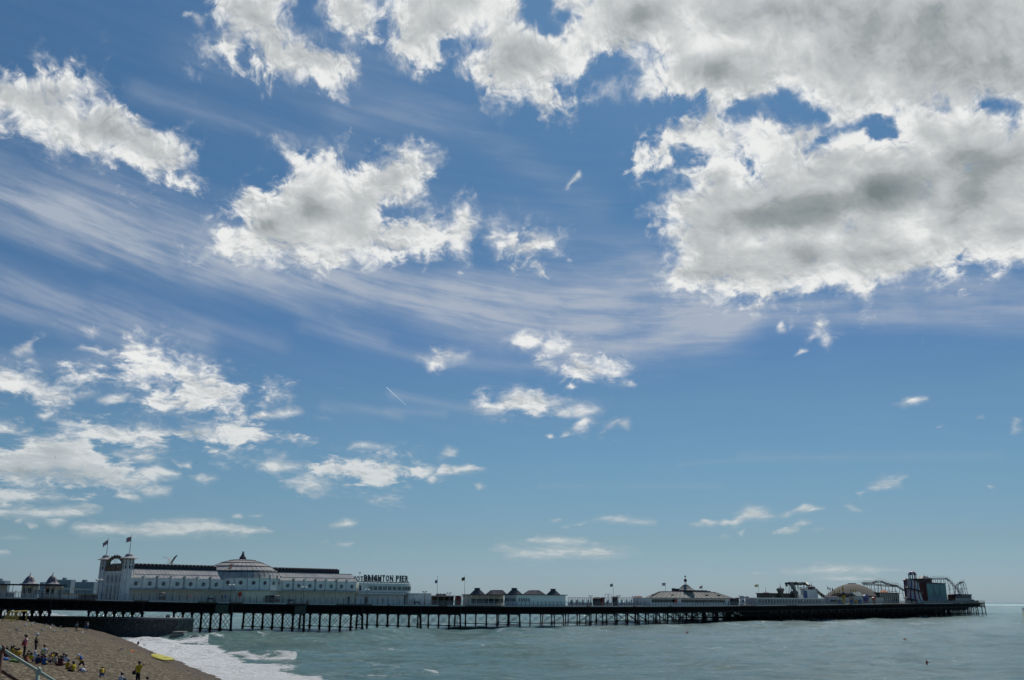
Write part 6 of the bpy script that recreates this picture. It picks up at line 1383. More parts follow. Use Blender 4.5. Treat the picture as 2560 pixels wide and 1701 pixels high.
HAIR = dict(dark=mat('dark_hair', (.012, .010, .009), .5, .2, 8), brown=mat('brown_hair', (.05, .028, .015), .5, .2, 8), fair=mat('fair_hair', (.18, .11, .05), .5, .2, 8), whitecap=CL['white'], bluecap=CL['navy'])
def limb(a, b, f=.5): return tuple(a[i]+(b[i]-a[i])*f for i in range(3))
POSES = {}
def pose(n, pelvis, chest, neck, head, L, Rr): POSES[n] = (pelvis, chest, neck, head, L, Rr)
# side = (shoulder, elbow, wrist, hip, knee, ankle, toe); facing +Y
def side(x, sh, el, wr, hp, kn, an, to): return [(x*q[0], q[1], q[2]) for q in (sh, el, wr, hp, kn, an, to)]
pose('stand', (0, 0, .95), (0, 0, 1.25), (0, 0, 1.44), (0, .02, 1.60), side(-1, (.18, 0, 1.39), (.25, -.03, 1.12), (.24, .06, .88), (.09, 0, .90), (.10, .02, .49), (.11, -.02, .08), (.13, .14, .04)), side(1, (.18, 0, 1.39), (.26, -.02, 1.12), (.27, .08, .88), (.09, 0, .90), (.11, .03, .49), (.12, 0, .08), (.14, .16, .04)))
pose('folded', (0, 0, .95), (0, 0, 1.25), (0, .01, 1.44), (0, .04, 1.59), side(-1, (.18, 0, 1.39), (.24, .06, 1.14), (-.06, .20, 1.18), (.09, 0, .90), (.10, .02, .49), (.10, -.02, .08), (.12, .14, .04)), side(1, (.18, 0, 1.39), (.24, .08, 1.13), (-.05, .22, 1.14), (.09, 0, .90), (.13, .05, .49), (.16, 0, .08), (.19, .15, .04)))
pose('shade_eyes', (0, 0, .95), (0, .01, 1.25), (0, .02, 1.44), (0, .05, 1.60), side(-1, (.18, 0, 1.39), (.30, .03, 1.14), (.30, .10, .92), (.09, 0, .90), (.10, .02, .49), (.11, -.02, .08), (.13, .14, .04)), side(1, (.18, .02, 1.40), (.40, .12, 1.52), (.16, .22, 1.68), (.09, 0, .90), (.11, .03, .49), (.12, 0, .08), (.14, .16, .04)))
pose('lunge', (0, 0, .86), (0, .20, 1.10), (0, .34, 1.22), (0, .44, 1.34), side(-1, (.18, .28, 1.20), (.22, .52, 1.10), (.20, .76, 1.14), (.09, 0, .82), (.11, .26, .50), (.12, .14, .08), (.13, .30, .04)), side(1, (.18, .28, 1.19), (.26, .10, 1.00), (.28, .06, .78), (.09, 0, .82), (.12, -.20, .46), (.14, -.52, .14), (.15, -.44, .04)))
pose('sit_out', (0, 0, .14), (0, -.06, .42), (0, -.03, .60), (0, .01, .75), side(-1, (.17, -.05, .55), (.22, .04, .33), (.16, .24, .28), (.09, .04, .12), (.12, .42, .20), (.12, .80, .07), (.14, .84, .16)), side(1, (.17, -.05, .55), (.24, -.14, .33), (.26, -.24, .08), (.09, .04, .12), (.14, .42, .14), (.16, .82, .07), (.18, .86, .15)))
pose('sit_cross', (0, 0, .14), (0, -.02, .42), (0, .03, .60), (0, .09, .74), side(-1, (.17, .0, .55), (.24, .08, .34), (.12, .26, .24), (.10, .04, .12), (.36, .26, .16), (.06, .36, .09), (-.04, .40, .09)), side(1, (.17, .0, .55), (.24, .10, .34), (.10, .28, .26), (.10, .04, .12), (.36, .28, .16), (.04, .42, .10), (-.06, .44, .09)))
pose('sit_knees', (0, 0, .14), (0, -.01, .41), (0, .04, .59), (0, .10, .73), side(-1, (.17, .0, .55), (.23, .16, .42), (.08, .34, .40), (.09, .04, .12), (.12, .30, .46), (.11, .42, .08), (.12, .54, .04)), side(1, (.17, .0, .55), (.23, .16, .42), (.06, .34, .38), (.09, .04, .12), (.12, .32, .46), (.12, .44, .08), (.13, .56, .04)))
pose('kneel_bent', (0, 0, .30), (0, .16, .54), (0, .30, .64), (0, .42, .68), side(-1, (.17, .24, .62), (.22, .34, .38), (.16, .44, .16), (.09, .0, .26), (.13, .28, .08), (.12, -.10, .06), (.12, -.22, .04)), side(1, (.17, .24, .62), (.22, .36, .38), (.15, .46, .16), (.09, .0, .26), (.14, .28, .08), (.13, -.10, .06), (.13, -.22, .04)))
pose('kneel', (0, 0, .42), (0, .02, .72), (0, .03, .92), (0, .06, 1.08), side(-1, (.18, .02, .87), (.30, -.04, .66), (.22, .14, .50), (.09, 0, .38), (.12, .24, .08), (.12, -.16, .06), (.12, -.28, .04)), side(1, (.18, .02, .87), (.32, -.02, .66), (.22, .16, .50), (.09, 0, .38), (.13, .24, .08), (.13, -.16, .06), (.13, -.28, .04)))
def skinned(V, E, Rd_, root=0, sub=1):
    me = bpy.data.meshes.new('t'); me.from_pydata(V, E, []); ob = bpy.data.objects.new('t', me); COL.objects.link(ob)
    md = ob.modifiers.new('s', 'SKIN'); md.use_smooth_shade = True
    if not me.skin_vertices: 
        bpy.context.view_layer.objects.active = ob
    for i, r in enumerate(Rd_):
        sv = me.skin_vertices[0].data[i]; sv.radius = (r if not isinstance(r, tuple) else r[0], r if not isinstance(r, tuple) else r[1]); sv.use_root = (i == root)
    sb = ob.modifiers.new('b', 'SUBSURF'); sb.levels = sub; sb.render_levels = sub
    dg = bpy.context.evaluated_depsgraph_get(); out = bpy.data.meshes.new_from_object(ob.evaluated_get(dg))
    v = [tuple(q.co) for q in out.vertices]; f = [tuple(p.vertices) for p in out.polygons]
    bpy.data.objects.remove(ob); bpy.data.meshes.remove(me); bpy.data.meshes.remove(out); return v, f
_PC = {}
def parts_of(pn, sleeves, legs):
    key = (pn, sleeves, legs)
    if key in _PC: return _PC[key]
    pelvis, chest, neck, head, L, R_ = POSES[pn]; res = {}
    V = [pelvis, limb(pelvis, chest, .5), chest, neck, limb(neck, head, .45), head, (head[0], head[1]+.01, head[2]+.06)]; E = [(0, 1), (1, 2), (2, 3), (3, 4), (4, 5), (5, 6)]; Rr = [.105, .095, .11, .055, .055, .085, .075]
    V.append((head[0], head[1]+.095, head[2]-.005)); E.append((5, 7)); Rr.append(.022)
    for S in (L, R_):
        b = len(V); V += [S[0], S[1], S[2], S[3], S[4], S[5], S[6]]; E += [(2, b), (b, b+1), (b+1, b+2), (0, b+3), (b+3, b+4), (b+4, b+5), (b+5, b+6)]; Rr += [.058, .042, .028, .085, .058, .038, .035]
    v, f = skinned(V, E, Rr); m = MB(); m.add(v, f)
    for S in (L, R_):                                  # palm, four fingers and a thumb, slightly curled
        el, wr = np.array(S[1]), np.array(S[2]); d = wr-el; d /= np.linalg.norm(d); x = np.cross(d, (0, 0, 1)) if abs(d[2]) < .95 else np.array([0, 1., 0]); x = x/np.linalg.norm(x); y = np.cross(d, x); p = wr+d*.075
        m.tube(wr-d*.01, p, .026, .034, 6)
        for i, (o, l) in enumerate(((-.026, .055), (-.009, .066), (.009, .062), (.026, .048))): k_ = p+x*o+d*l*.55+y*.006; m.tube(p+x*o, k_, .009, k=5); m.tube(k_, k_+d*l*.45+y*.02, .008, .006, k=5)
        m.tube(wr+d*.02+x*.026, wr+d*.055+x*.055, .011, .008, 5)
    res['body'] = m
    V = [limb(pelvis, chest, .05), limb(pelvis, chest, .5), chest, limb(chest, neck, .72)]; E = [(0, 1), (1, 2), (2, 3)]; Rr = [.15, .15, .178, .092]
    for S in (L, R_):
        b = len(V); V += [S[0], limb(S[0], S[1], .55)]; E += [(2, b), (b, b+1)]; Rr += [.085, .066]
        if sleeves == 'long': V += [S[1], limb(S[1], S[2], .9)]; E += [(b+1, b+2), (b+2, b+3)]; Rr += [.058, .042]
    v, f = skinned(V, E, Rr, 1); m = MB(); m.add(v, f); res['top'] = m
    V = [pelvis, limb(pelvis, chest, .25)]; E = [(0, 1)]; Rr = [.145, .13]
    if legs == 'skirt' and pn in ('stand', 'folded', 'shade_eyes'): V += [(0, 0, .6), (0, 0, .15)]; E += [(0, 2), (2, 3)]; Rr += [.17, .20]
    else:
        for S in (L, R_):
            b = len(V); V += [S[3], limb(S[3], S[4], .8)]; E += [(0, b), (b, b+1)]; Rr += [.10, .082]
            if legs == 'long': V += [S[4], limb(S[4], S[5], .9)]; E += [(b+1, b+2), (b+2, b+3)]; Rr += [.074, .055]
    v, f = skinned(V, E, Rr); m = MB(); m.add(v, f); res['bottom'] = m
    m = MB()
    for S in (L, R_): a = np.array(S[5]); b_ = np.array(S[6]); m.tube(a-(0, 0, .03), b_, .045, .038, 6)
    res['shoes'] = m
    _PC[key] = res; return res
def apply(m, o, mats, name, T, smooth=True, **kw):
    mm = MB(); mm.add([tuple(T @ Vector(q)) for q in m.v], m.f); mm.m = list(m.m); return mm.obj(name, mats, o, smooth=smooth, **kw)
def person(px, py, pn, rz, H, top, bottom, hair, lab, sleeves='short', legs='long', skin=SKIN, hairstyle='short', extra=None, loc=None, cat='person', group=None):
    p = beach_pt(px, py) if loc is None else np.asarray(loc, float); th = thing('person', p, lab, cat, group)
    k = H/1.70; T = Matrix.Translation(Vector(p)) @ Matrix.Rotation(R(rz), 4, 'Z') @ Matrix.Scale(k, 4); P_ = parts_of(pn, sleeves, legs); head = POSES[pn][3]
    apply(P_['body'], th, skin, 'body', T); apply(P_['top'], th, CL[top], 'top', T); apply(P_['bottom'], th, CL[bottom], 'trousers' if legs == 'long' else ('skirt' if legs == 'skirt' else 'shorts'), T); apply(P_['shoes'], th, CL['black'], 'shoes', T)
    m = MB(); c = np.array(head)+(0, -.018, .045); m.lathe(c, [(.092, -.075), (.108, -.03), (.110, .02), (.092, .07), (.055, .105), (.015, .118)], 10, sy=1.08)
    if hairstyle == 'long': m.lathe(c+(0, -.055, -.30), [(.03, 0), (.085, .06), (.095, .2), (.08, .3)], 8, sy=.6)
    if hairstyle == 'cap': m.fbox(c, (1, 0, 0), (0, 1, 0), -.06, .06, .06, .18, -.01, .005)
    if hairstyle == 'bun': m.lathe(c+(0, -.11, .03), [(.02, -.05), (.05, 0), (.02, .05)], 8)
    apply(m, th, HAIR[hair], 'cap' if hairstyle == 'cap' else 'hair', T)
    m = MB()
    for x in (-.032, .032): m.lathe(np.array(head)+(x, .083, .012), [(.002, -.010), (.012, 0), (.002, .010)], 6)
    m.fbox(np.array(head)+(0, .078, -.045), (1, 0, 0), (0, 1, 0), -.024, .024, 0, .012, -.005, .005); apply(m, th, CL['black'], 'face_marks', T, False)
    if extra:
        for en, ec, f in extra: m = MB(); f(m); apply(m, th, CL[ec], en, T)
    return th
def backpack(m): m.lathe((0, .10, .96), [(.05, 0), (.15, .05), (.17, .2), (.14, .36), (.05, .42)], 8, sy=.55); m.v = [(x, y*1-.08-(z-.96)*-.45, z) for x, y, z in m.v]
def vest(m):
    v, f = skinned([(0, 0, .40), (0, .02, .72), (0, .03, .86)], [(0, 1), (1, 2)], [.17, .185, .13]); m.add(v, f)
def sidebag(m): m.lathe((-.36, -.02, .78), [(.05, 0), (.14, .03), (.16, .16), (.10, .28), (.02, .30)], 8, sx=.8); m.tube((-.34, 0, 1.04), (-.17, 0, 1.44), .012, k=4)
def redbag(m): m.lathe((.16, -.17, .92), [(.04, 0), (.12, .05), (.13, .25), (.06, .36)], 8, sy=.6)
def scarf(m): m.lathe((0, .02, 1.28), [(.17, 0), (.16, .08), (.10, .16)], 10)
def vestm(m): pass
# rz = 0 faces away from the camera (towards +Y); 180 faces it
BZx = lambda x: x/8.66
BZy = lambda y: 1520+y/8.66
person(58, 1646, 'stand', -60, 1.70, 'pink', 'black', 'dark', 'woman in a pink and white top with a red bag, standing', sleeves='long', hairstyle='bun', extra=[('bag', 'red', redbag), ('scarf', 'white', scarf)])
person(86, 1640, 'folded', -70, 1.74, 'black', 'black', 'whitecap', 'woman in black with a white cap and tan cardigan, arms folded', sleeves='short', legs='long', hairstyle='cap', extra=[('cardigan', 'tan', lambda m: m.add(*skinned([(0, -.01, 1.2), (0, 0, 1.40), (-.18, 0, 1.40), (-.24, .06, 1.16), (.18, 0, 1.40), (.24, .08, 1.15)], [(0, 1), (1, 2), (2, 3), (1, 4), (4, 5)], [.15, .11, .085, .062, .085, .062])))])
person(108, 1652, 'kneel', 165, 1.66, 'white', 'navy', 'brown', 'leader in a yellow green safety vest kneeling behind the seated children', sleeves='short', extra=[('safety_vest', 'hivis', vest)])
person(202, 1681, 'lunge', 78, 1.42, 'amber', 'black', 'whitecap', 'child in amber with a white cap and blue rucksack, reaching out with one arm', legs='short', hairstyle='cap', extra=[('rucksack', 'blue', backpack)])
person(254, 1694, 'kneel_bent', 20, 1.45, 'yellow', 'blue', 'brown', 'child in a yellow top and blue trousers kneeling bent forward alone')
person(300, 1711, 'sit_knees', -40, 1.50, 'white', 'jeans', 'dark', 'boy in a white shirt and jeans seated at the bottom edge')
person(342, 1716, 'shade_eyes', -20, 1.66, 'yellow', 'black', 'dark', 'woman in a yellow top with a dark shoulder bag shading her eyes with one arm', extra=[('shoulder_bag', 'black', sidebag)])
person(366, 1722, 'sit_out', 110, 1.55, 'maroon', 'navy', 'brown', 'person of whom only the brown haired head shows at the bottom edge')
KIDS = [  # head x, y in the enlarged crop, pose, turn, height, top, bottom, hair, style, label
 (110, 885, 'sit_cross', -40, 1.42, 'maroon', 'navy', 'dark', 'short', 'dark haired child in maroon at the far left of the seated group'), (158, 852, 'sit_knees', 160, 1.4, 'navy', 'black', 'brown', 'short', 'brown haired child in navy behind the far left child'),
 (228, 845, 'sit_cross', 10, 1.45, 'yellow', 'navy', 'dark', 'long', 'long haired child in yellow with her back turned, left of the woman in pink'), (288, 822, 'sit_cross', 170, 1.42, 'maroon', 'black', 'dark', 'short', 'child in maroon facing the camera, left of the woman in pink'),
 (335, 905, 'sit_cross', 5, 1.42, 'amber', 'navy', 'dark', 'short', 'child in amber seated in front of the children left of the woman in pink'), (402, 888, 'sit_knees', 60, 1.4, 'yellow', 'maroon', 'brown', 'short', 'child in yellow and maroon at the feet of the woman in pink'),
 (560, 1010, 'sit_cross', -80, 1.4, 'red', 'navy', 'brown', 'short', 'child in red below the woman in pink'), (620, 945, 'sit_knees', 160, 1.4, 'maroon', 'black', 'dark', 'short', 'child in maroon between the two standing women'),
 (648, 995, 'sit_cross', 10, 1.42, 'yellow', 'navy', 'dark', 'long', 'long haired child in bright yellow with her back turned below the woman in black'), (735, 955, 'sit_cross', 20, 1.45, 'white', 'navy', 'whitecap', 'cap', 'child in a white shirt and white cap seated beside the leader'),
 (812, 1040, 'sit_knees', 40, 1.38, 'navy', 'black', 'dark', 'short', 'small child in navy left of the leader in the safety vest'), (880, 1012, 'sit_cross', -20, 1.4, 'maroon', 'jeans', 'dark', 'short', 'dark haired child in maroon and denim in front of the leader'),
 (950, 1065, 'sit_cross', 0, 1.36, 'blue', 'navy', 'brown', 'short', 'small child in blue in front of the leader'), (1062, 1032, 'sit_knees', 170, 1.4, 'grey', 'navy', 'fair', 'short', 'fair haired child in grey right of the leader'),
 (1098, 992, 'sit_cross', 175, 1.4, 'amber', 'black', 'dark', 'short', 'child in amber facing the camera, right of the leader'), (1160, 968, 'sit_cross', 165, 1.42, 'yellow', 'black', 'dark', 'short', 'child in yellow farthest back, right of the leader'),
 (1232, 975, 'sit_knees', 150, 1.42, 'tan', 'navy', 'fair', 'short', 'fair haired child in tan at the back of the group'), (1298, 1060, 'sit_cross', 15, 1.50, 'maroon', 'maroon', 'dark', 'short', 'larger child in maroon right of the long haired woman'),
 (1375, 1002, 'sit_knees', 160, 1.42, 'navy', 'black', 'bluecap', 'cap', 'child with a navy cap facing the camera at the right of the group'), (1412, 1030, 'sit_cross', 20, 1.46, 'white', 'jeans', 'brown', 'short', 'child in a white shirt at the right of the seated group'),
 (1452, 1152, 'sit_cross', -15, 1.36, 'amber', 'navy', 'brown', 'short', 'child in amber low in front of the white shirted child'), (1580, 1195, 'sit_cross', 70, 1.42, 'yellow', 'black', 'dark', 'long', 'dark long haired child in yellow at the right end of the group')]
for hx, hy, pn, rz, H, top, bot, hr_, hs_, lab in KIDS:
    hh = (POSES[pn][3][2]+.05)*H/1.7; person(BZx(hx), BZy(hy)+hh*33.5, pn, rz, H, top, bot, hr_, lab, hairstyle=hs_, legs='short' if len(lab) % 3 == 0 else 'long', group='children seated together on the shingle')
person(BZx(1200), BZy(1005)+26.5, 'sit_out', -62, 1.68, 'cream', 'black', 'dark', 'long haired woman in a cream cardigan sitting with legs stretched right', sleeves='long', legs='short', hairstyle='long')
for px_, py_, H, top, bot, hr_, rz, lab in ((190, 1579, 1.72, 'grey', 'navy', 'dark', 40, 'person in grey and navy standing close to the groyne wall'), (212, 1575.5, 1.6, 'maroon', 'jeans', 'brown', 0, 'person in maroon and denim beside the one in white by the groyne'), (217.5, 1576, 1.66, 'white', 'jeans', 'fair', -30, 'person in white and denim by the groyne wall'), (237, 1574, 1.75, 'black', 'black', 'dark', 90, 'person all in black standing against the groyne wall')):
    person(px_, py_, 'stand', rz, H, top, bot, hr_, lab, sleeves='long', loc=beach_pt(px_, py_))
# people strolling on the pier
STR = [(469.5, 1.6, 'stand', 'tan', 'cream', 'brown', 100, 'stroller in tan nearer the dome, left of the pair'), (474, 1.9, 'stand', 'pink', 'cream', 'dark', 90, 'stroller in pink beside the one in tan, on the deck below the left wing'), (553.5, 2.0, 'stand', 'navy', 'cream', 'dark', 120, 'stroller in navy left of the lamp below the dome'), (562.5, 2.0, 'stand', 'blue', 'cream', 'brown', 60, 'stroller in blue left of the lamp below the dome'),
       (955, 2.0, 'stand', 'black', 'tan', 'dark', -80, 'lone stroller in black before the lettered building'), (1029.5, 1.8, 'stand', 'navy', 'black', 'dark', 90, 'stroller in navy, left of a pair before the low wing'), (1034.5, 2.0, 'stand', 'black', 'navy', 'dark', 90, 'stroller in black, right of a pair before the low wing'), (768, 1.5, 'sit_knees', 'maroon', 'black', 'dark', 180, 'person in maroon seated on the deck right of the dome'),
       (912, 2.0, 'stand', 'maroon', 'navy', 'brown', 80, 'stroller in maroon at the foot of the white lamp post'), (1140, 3.0, 'stand', 'navy', 'black', 'dark', 90, 'stroller in navy left of the red booth'), (1428, 4.0, 'stand', 'black', 'navy', 'dark', 0, 'stroller in black just right of the hipped pavilion'), (1441, 5.0, 'stand', 'maroon', 'black', 'dark', 90, 'stroller in maroon before the first windbreak'),
       (1456, 4.5, 'stand', 'navy', 'jeans', 'fair', -90, 'stroller in navy and denim before the first windbreak'), (1470, 5.0, 'stand', 'white', 'black', 'dark', 90, 'stroller in white left of the dark kiosk'), (1518, 4.0, 'stand', 'black', 'black', 'dark', 90, 'stroller in black under the small arches'), (1556, 4.0, 'stand', 'jeans', 'navy', 'dark', 80, 'stroller in denim before the second windbreak'),
       (1574, 4.5, 'stand', 'maroon', 'navy', 'brown', -80, 'stroller in maroon before the second windbreak'), (1594, 4.0, 'stand', 'navy', 'black', 'dark', 90, 'stroller in navy left of the restaurant'), (1612, 2.0, 'stand', 'black', 'maroon', 'dark', 90, 'stroller in black at the left corner of the restaurant'), (1760, 2.0, 'stand', 'red', 'navy', 'dark', 90, 'stroller in red before the restaurant windows'), (1769, 2.0, 'stand', 'white', 'black', 'dark', 90, 'stroller in white before the restaurant windows'),
       (1822, 2.0, 'stand', 'black', 'jeans', 'dark', 90, 'stroller in black at the right end of the restaurant'), (2454, 1.0, 'stand', 'navy', 'black', 'dark', 0, 'lone figure looking out at the tip of the pier')]
for X, off, pn, top, bot, hr_, rz, lab in STR:
    s = s_of(X, off); person(0, 0, pn, rz, 1.72, top, bot, hr_, lab, sleeves='long', loc=P3(s, off))
q1 = on_z(412, 1545.5, 4.15); q2 = on_z(417, 1545.6, 4.15)
for q, lab in ((q1, 'left one of two figures sitting on top of the groyne'), (q2, 'right one of two figures sitting on top of the groyne')): person(0, 0, 'sit_knees', 20, 1.7, 'navy', 'black', 'dark', lab, loc=q+np.array([0, 1.2, 0]))

# ------------------------------------------------------------------ gulls
GW = mat('gull_white', (.62, .62, .62), .7, .05, 4); GG = mat('gull_grey', (.20, .21, .23), .7, .05, 4); GD = mat('bird_dark', (.03, .03, .035), .7, .1, 4)
def ground_gull(px, py, lab, dark=False, k=1.0, rz=0, group=None):
    p = beach_pt(px, py); th = thing('pigeon' if dark else 'gull', p, lab, 'bird', 'gulls standing on the shingle' if not dark else 'dark birds on the shingle'); k *= .62 if dark else 1.0
    T = Matrix.Translation(Vector(p)) @ Matrix.Rotation(R(rz), 4, 'Z') @ Matrix.Scale(k, 4)
    v, f = skinned([(-.24, 0, .20), (-.12, 0, .20), (.06, 0, .23), (.15, 0, .33), (.18, 0, .41), (.25, 0, .405)], [(0, 1), (1, 2), (2, 3), (3, 4), (4, 5)], [.02, .075, .095, .05, .05, .012], 1); m = MB(); m.add(v, f); apply(m, th, GD if dark else GW, 'body', T)
    v, f = skinned([(-.30, 0, .215), (-.1, 0, .26), (.04, 0, .27)], [(0, 1), (1, 2)], [.02, .07, .05], 1); m = MB(); m.add(v, f); apply(m, th, GD if dark else GG, 'wing', T)
    for y in (-.03, .03): m = MB(); m.tube((0, y, 0), (0, y, .17), .010, k=4); apply(m, th, SKIN2, 'leg', T)
GL = [((365, 510), 'large gull alone at the left of the shingle'), ((545, 412), 'gull with lowered head behind the woman in pink'), ((598, 322), 'small gull near the goal'), ((745, 375), 'gull up the slope right of the goal'), ((690, 402), 'gull behind the two standing women'), ((975, 410), 'gull on the crest of the beach'),
      ((915, 520), 'gull in the middle of the flock'), ((1082, 485), 'bigger gull in the middle of the flock'), ((1147, 427), 'gull on the crest near the groyne'), ((1168, 545), 'gull crouching low on the stones'), ((1300, 458), 'gull far right on the crest'), ((1435, 535), 'gull right of the crouching gull'), ((1775, 580), 'gull alone below the people by the groyne')]
for i, ((x, y), lab) in enumerate(GL): ground_gull(BZx(x), BZy(y), lab, k=1.0, rz=(i*67) % 360)
for i, (x, y, lab, d) in enumerate(((304.5, 1627, 'gull near the orange cloth', 0), (298, 1629, 'dark pigeon beside the gull near the orange cloth', 1), (318.5, 1648.5, 'dark pigeon on the open shingle left of the yellow board', 1), (283, 1600, 'dark bird high on the wet slope', 1), (375.5, 1635, 'dark bird by the wash above the yellow board', 1), (381, 1635, 'gull paddling at the edge of the wash', 0), (470, 1681, 'dark bird on the wet stones near the foam', 1))): ground_gull(x, y, lab, bool(d), .9, i*50)
def flying(px, py, dist, span_px, roll, yaw, lab, mt, droop=.25):
    d = ray(px, py); p = CAM+d*dist; sp = span_px/FPX*dist/1.35; th = thing('flying_gull', p, lab, 'bird', 'gulls in flight')
    T = Matrix.Translation(Vector(p)) @ Matrix.Rotation(R(yaw), 4, 'Z') @ Matrix.Rotation(R(roll), 4, 'Y') @ Matrix.Scale(sp, 4)
    v, f = skinned([(0, -.26, 0), (0, -.10, 0), (0, .10, 0), (0, .22, .02), (0, .29, .01)], [(0, 1), (1, 2), (2, 3), (3, 4)], [.02, .06, .065, .04, .01], 1); m = MB(); m.add(v, f); m.fbox((0, -.26, 0), (1, 0, 0), (0, 1, 0), -.07, .07, -.12, .06, -.006, .006); apply(m, th, GW if mt is not GD else GD, 'body', T)
    for sx_ in (-1, 1):
        st = [(0.04, .08, -.10, .03), (.28, .14, -.05, .03+droop*.75), (.48, .08, -.06, .03+droop), (.68, -.06, -.10, .03+droop*1.02)]; m = MB(); v = []
        for x, y0, y1, z in st: v += [(sx_*x, y0, z+.008), (sx_*x, y1, z+.008), (sx_*x, y1, z-.008), (sx_*x, y0, z-.008)]
        F = []
        for i in range(3):
            for q in range(4): F.append((i*4+q, i*4+(q+1) % 4, i*4+4+(q+1) % 4, i*4+4+q))
        F += [(0, 1, 2, 3), (15, 14, 13, 12)]; m.add(v, F); apply(m, th, mt, 'wing', T, False)
flying(428, 1408, 48, 44, -6, -25, 'large grey and white gull gliding above the left wing of the hall', GG, .42)
for px_, py_, ds_, sp_, rl, yw, lab, mt in ((137, 1144, 60, 9, 70, 40, 'dark gull banking steeply in front of the grey cloud', GD), (490, 1158, 70, 9, 5, 15, 'dark gull level in the blue left of centre', GD), (316.5, 1309, 70, 8, 15, 30, 'gull above the nearer pagoda flag', GD), (92, 1375, 60, 5, 60, 20, 'tiny dark gull above the two kiosks', GD), (61, 1396, 70, 4, 20, 0, 'tiny gull above the left kiosk', GD),
    (148, 1422, 60, 10, 0, 20, 'pale gull just above the distant tower blocks', GW), (920, 1389, 90, 6, 10, 0, 'tiny gull above the roof letters', GD), (1404.6, 1396, 80, 5, 50, 0, 'tiny gull on the lower edge of the centre cloud', GD), (1546, 1385, 80, 5, 10, 0, 'tiny gull on the right tip of the centre cloud', GD), (1675, 1417, 80, 5, 10, 0, 'tiny gull above the left of the restaurant', GG),
    (1805, 1380, 80, 5, 0, 0, 'tiny gull highest over the right half of the restaurant', GG), (1795, 1426, 80, 5, 5, 0, 'tiny gull low over the right of the restaurant', GG), (1851, 1422, 80, 5, -5, 0, 'tiny gull above the gap right of the restaurant', GG), (1516, 1465, 60, 7, 40, 0, 'pale gull left of the leaning flagpole', GW), (361, 1614, 150, 12, 10, 60, 'dark gull skimming the edge of the surf', GD)):
    flying(px_, py_, ds_, sp_, rl, yw, lab, mt)

# ------------------------------------------------------------------ things on the beach and in the water
gy = mat('goal_yellow', (.34, .27, .03), .6, .15, 1); a, b = beach_pt(28, 1555), beach_pt(64, 1554.5); a2 = a+(b-a)*0; th = thing('football_goal', a, 'small yellow framed goal with a sagging net before the groyne', 'goal'); t_ = (b-a); t_[2] = 0; L_ = np.linalg.norm(t_); t_ /= L_; nn_ = np.array([-t_[1], t_[0], 0]); hg = 1.35
m = MB(); A_, B_g = a, a+t_*L_; m.path([A_-(0, 0, .1), A_+(0, 0, hg), B_g+(0, 0, hg), B_g-(0, 0, .1)], .07, 6)
for q in (A_, B_g): m.path([q+(0, 0, hg), q+nn_*.5+(0, 0, hg), q+nn_*1.2+(0, 0, 0)], .05, 5)
m.tube(A_+nn_*1.2+(0, 0, .05), B_g+nn_*1.2+(0, 0, .05), .05); m.obj('frame', gy, th)
m = MB()
for i in range(17): q = A_+t_*L_*i/16; m.path([q+nn_*.5+(0, 0, hg), q+nn_*1.2+(0, 0, .05)], .012, 3)
for j in range(8): f = j/7; m.tube(A_+nn_*(.5+.7*f)+(0, 0, hg*(1-f)+.05*f), B_g+nn_*(.5+.7*f)+(0, 0, hg*(1-f)+.05*f), .012, k=3)
m.obj('net', gy, th)
# rescue board
ca, cb = beach_pt(381, 1645), beach_pt(432, 1660); cen = (ca+cb)/2; d_ = cb-ca; L_ = np.linalg.norm(d_); d_ /= L_; up_ = np.array([.25, -.55, .80]); up_ -= d_*(up_@d_); up_ /= np.linalg.norm(up_); w_ = np.cross(up_, d_)
th = thing('rescue_board', cen, 'yellow rescue board lying near the wash', 'surfboard'); m = MB(); v = []; N_ = 28
for z in (-.06, .06):
    for i in range(N_): a = 2*math.pi*i/N_; ex = np.sign(math.cos(a))*abs(math.cos(a))**.8; v.append(cen+(0, 0, .35)+d_*ex*L_/2+w_*math.sin(a)*.62+up_*(z+.10*ex*ex))
m.add(v, [tuple(range(N_-1, -1, -1)), tuple(range(N_, 2*N_))]+[(i, (i+1) % N_, (i+1) % N_+N_, i+N_) for i in range(N_)]); m.obj('board', mat('board_yellow', (.52, .46, .03), .4, .08, 1), th)
m = MB()
for x, w2 in ((-.28, .3), (-.08, .5), (.02, .1), (.10, .45)): m.fbox(cen+(0, 0, .35)+up_*.075+d_*x*L_, d_, w_, -.05, .05, -w2*.6, w2*.6, 0, .012, up=tuple(up_))
m.fbox(cen+(0, 0, .35)+up_*.075, d_, w_, -.1, .5, -.03, .03, 0, .014, up=tuple(up_)); m.fbox(cen+(0, 0, .35)+up_*.075-d_*1.9, d_, w_, -.25, .25, -.18, .05, 0, .012, up=tuple(up_)); m.obj('straps', CL['black'], th)
def lump(px, py, r, h, mt, name, lab, cat, sx=1., rz=0):
    p = beach_pt(px, py); m = MB(); m.lathe(p-(0, 0, .03), [(r*.8, 0), (r, h*.3), (r*.8, h*.75), (r*.3, h), (.02, h*1.05)], 9, sx=sx, a0=rz); rnd = random.Random(int(px)); m.v = [(x+rnd.uniform(-.05, .05)*r*2, y+rnd.uniform(-.05, .05)*r*2, z+rnd.uniform(-.03, .03)) for x, y, z in m.v]; return tag(m.obj(name, mt, smooth=True), lab, cat)
lump(209, 1681, .2, .28, CL['white'], 'carrier_bag', 'white and blue bag behind the reaching child', 'bag'); lump(204, 1679, .2, .26, CL['blue'], 'swim_bag', 'small blue bag against the white one', 'bag'); lump(36, 1656, .3, .24, CL['green'], 'rucksack', 'green patterned rucksack pile in front of the left children', 'bag', 1.3); lump(114, 1662, .18, .24, CL['yellow'], 'lunch_bag', 'small yellow bag before the leader', 'bag')
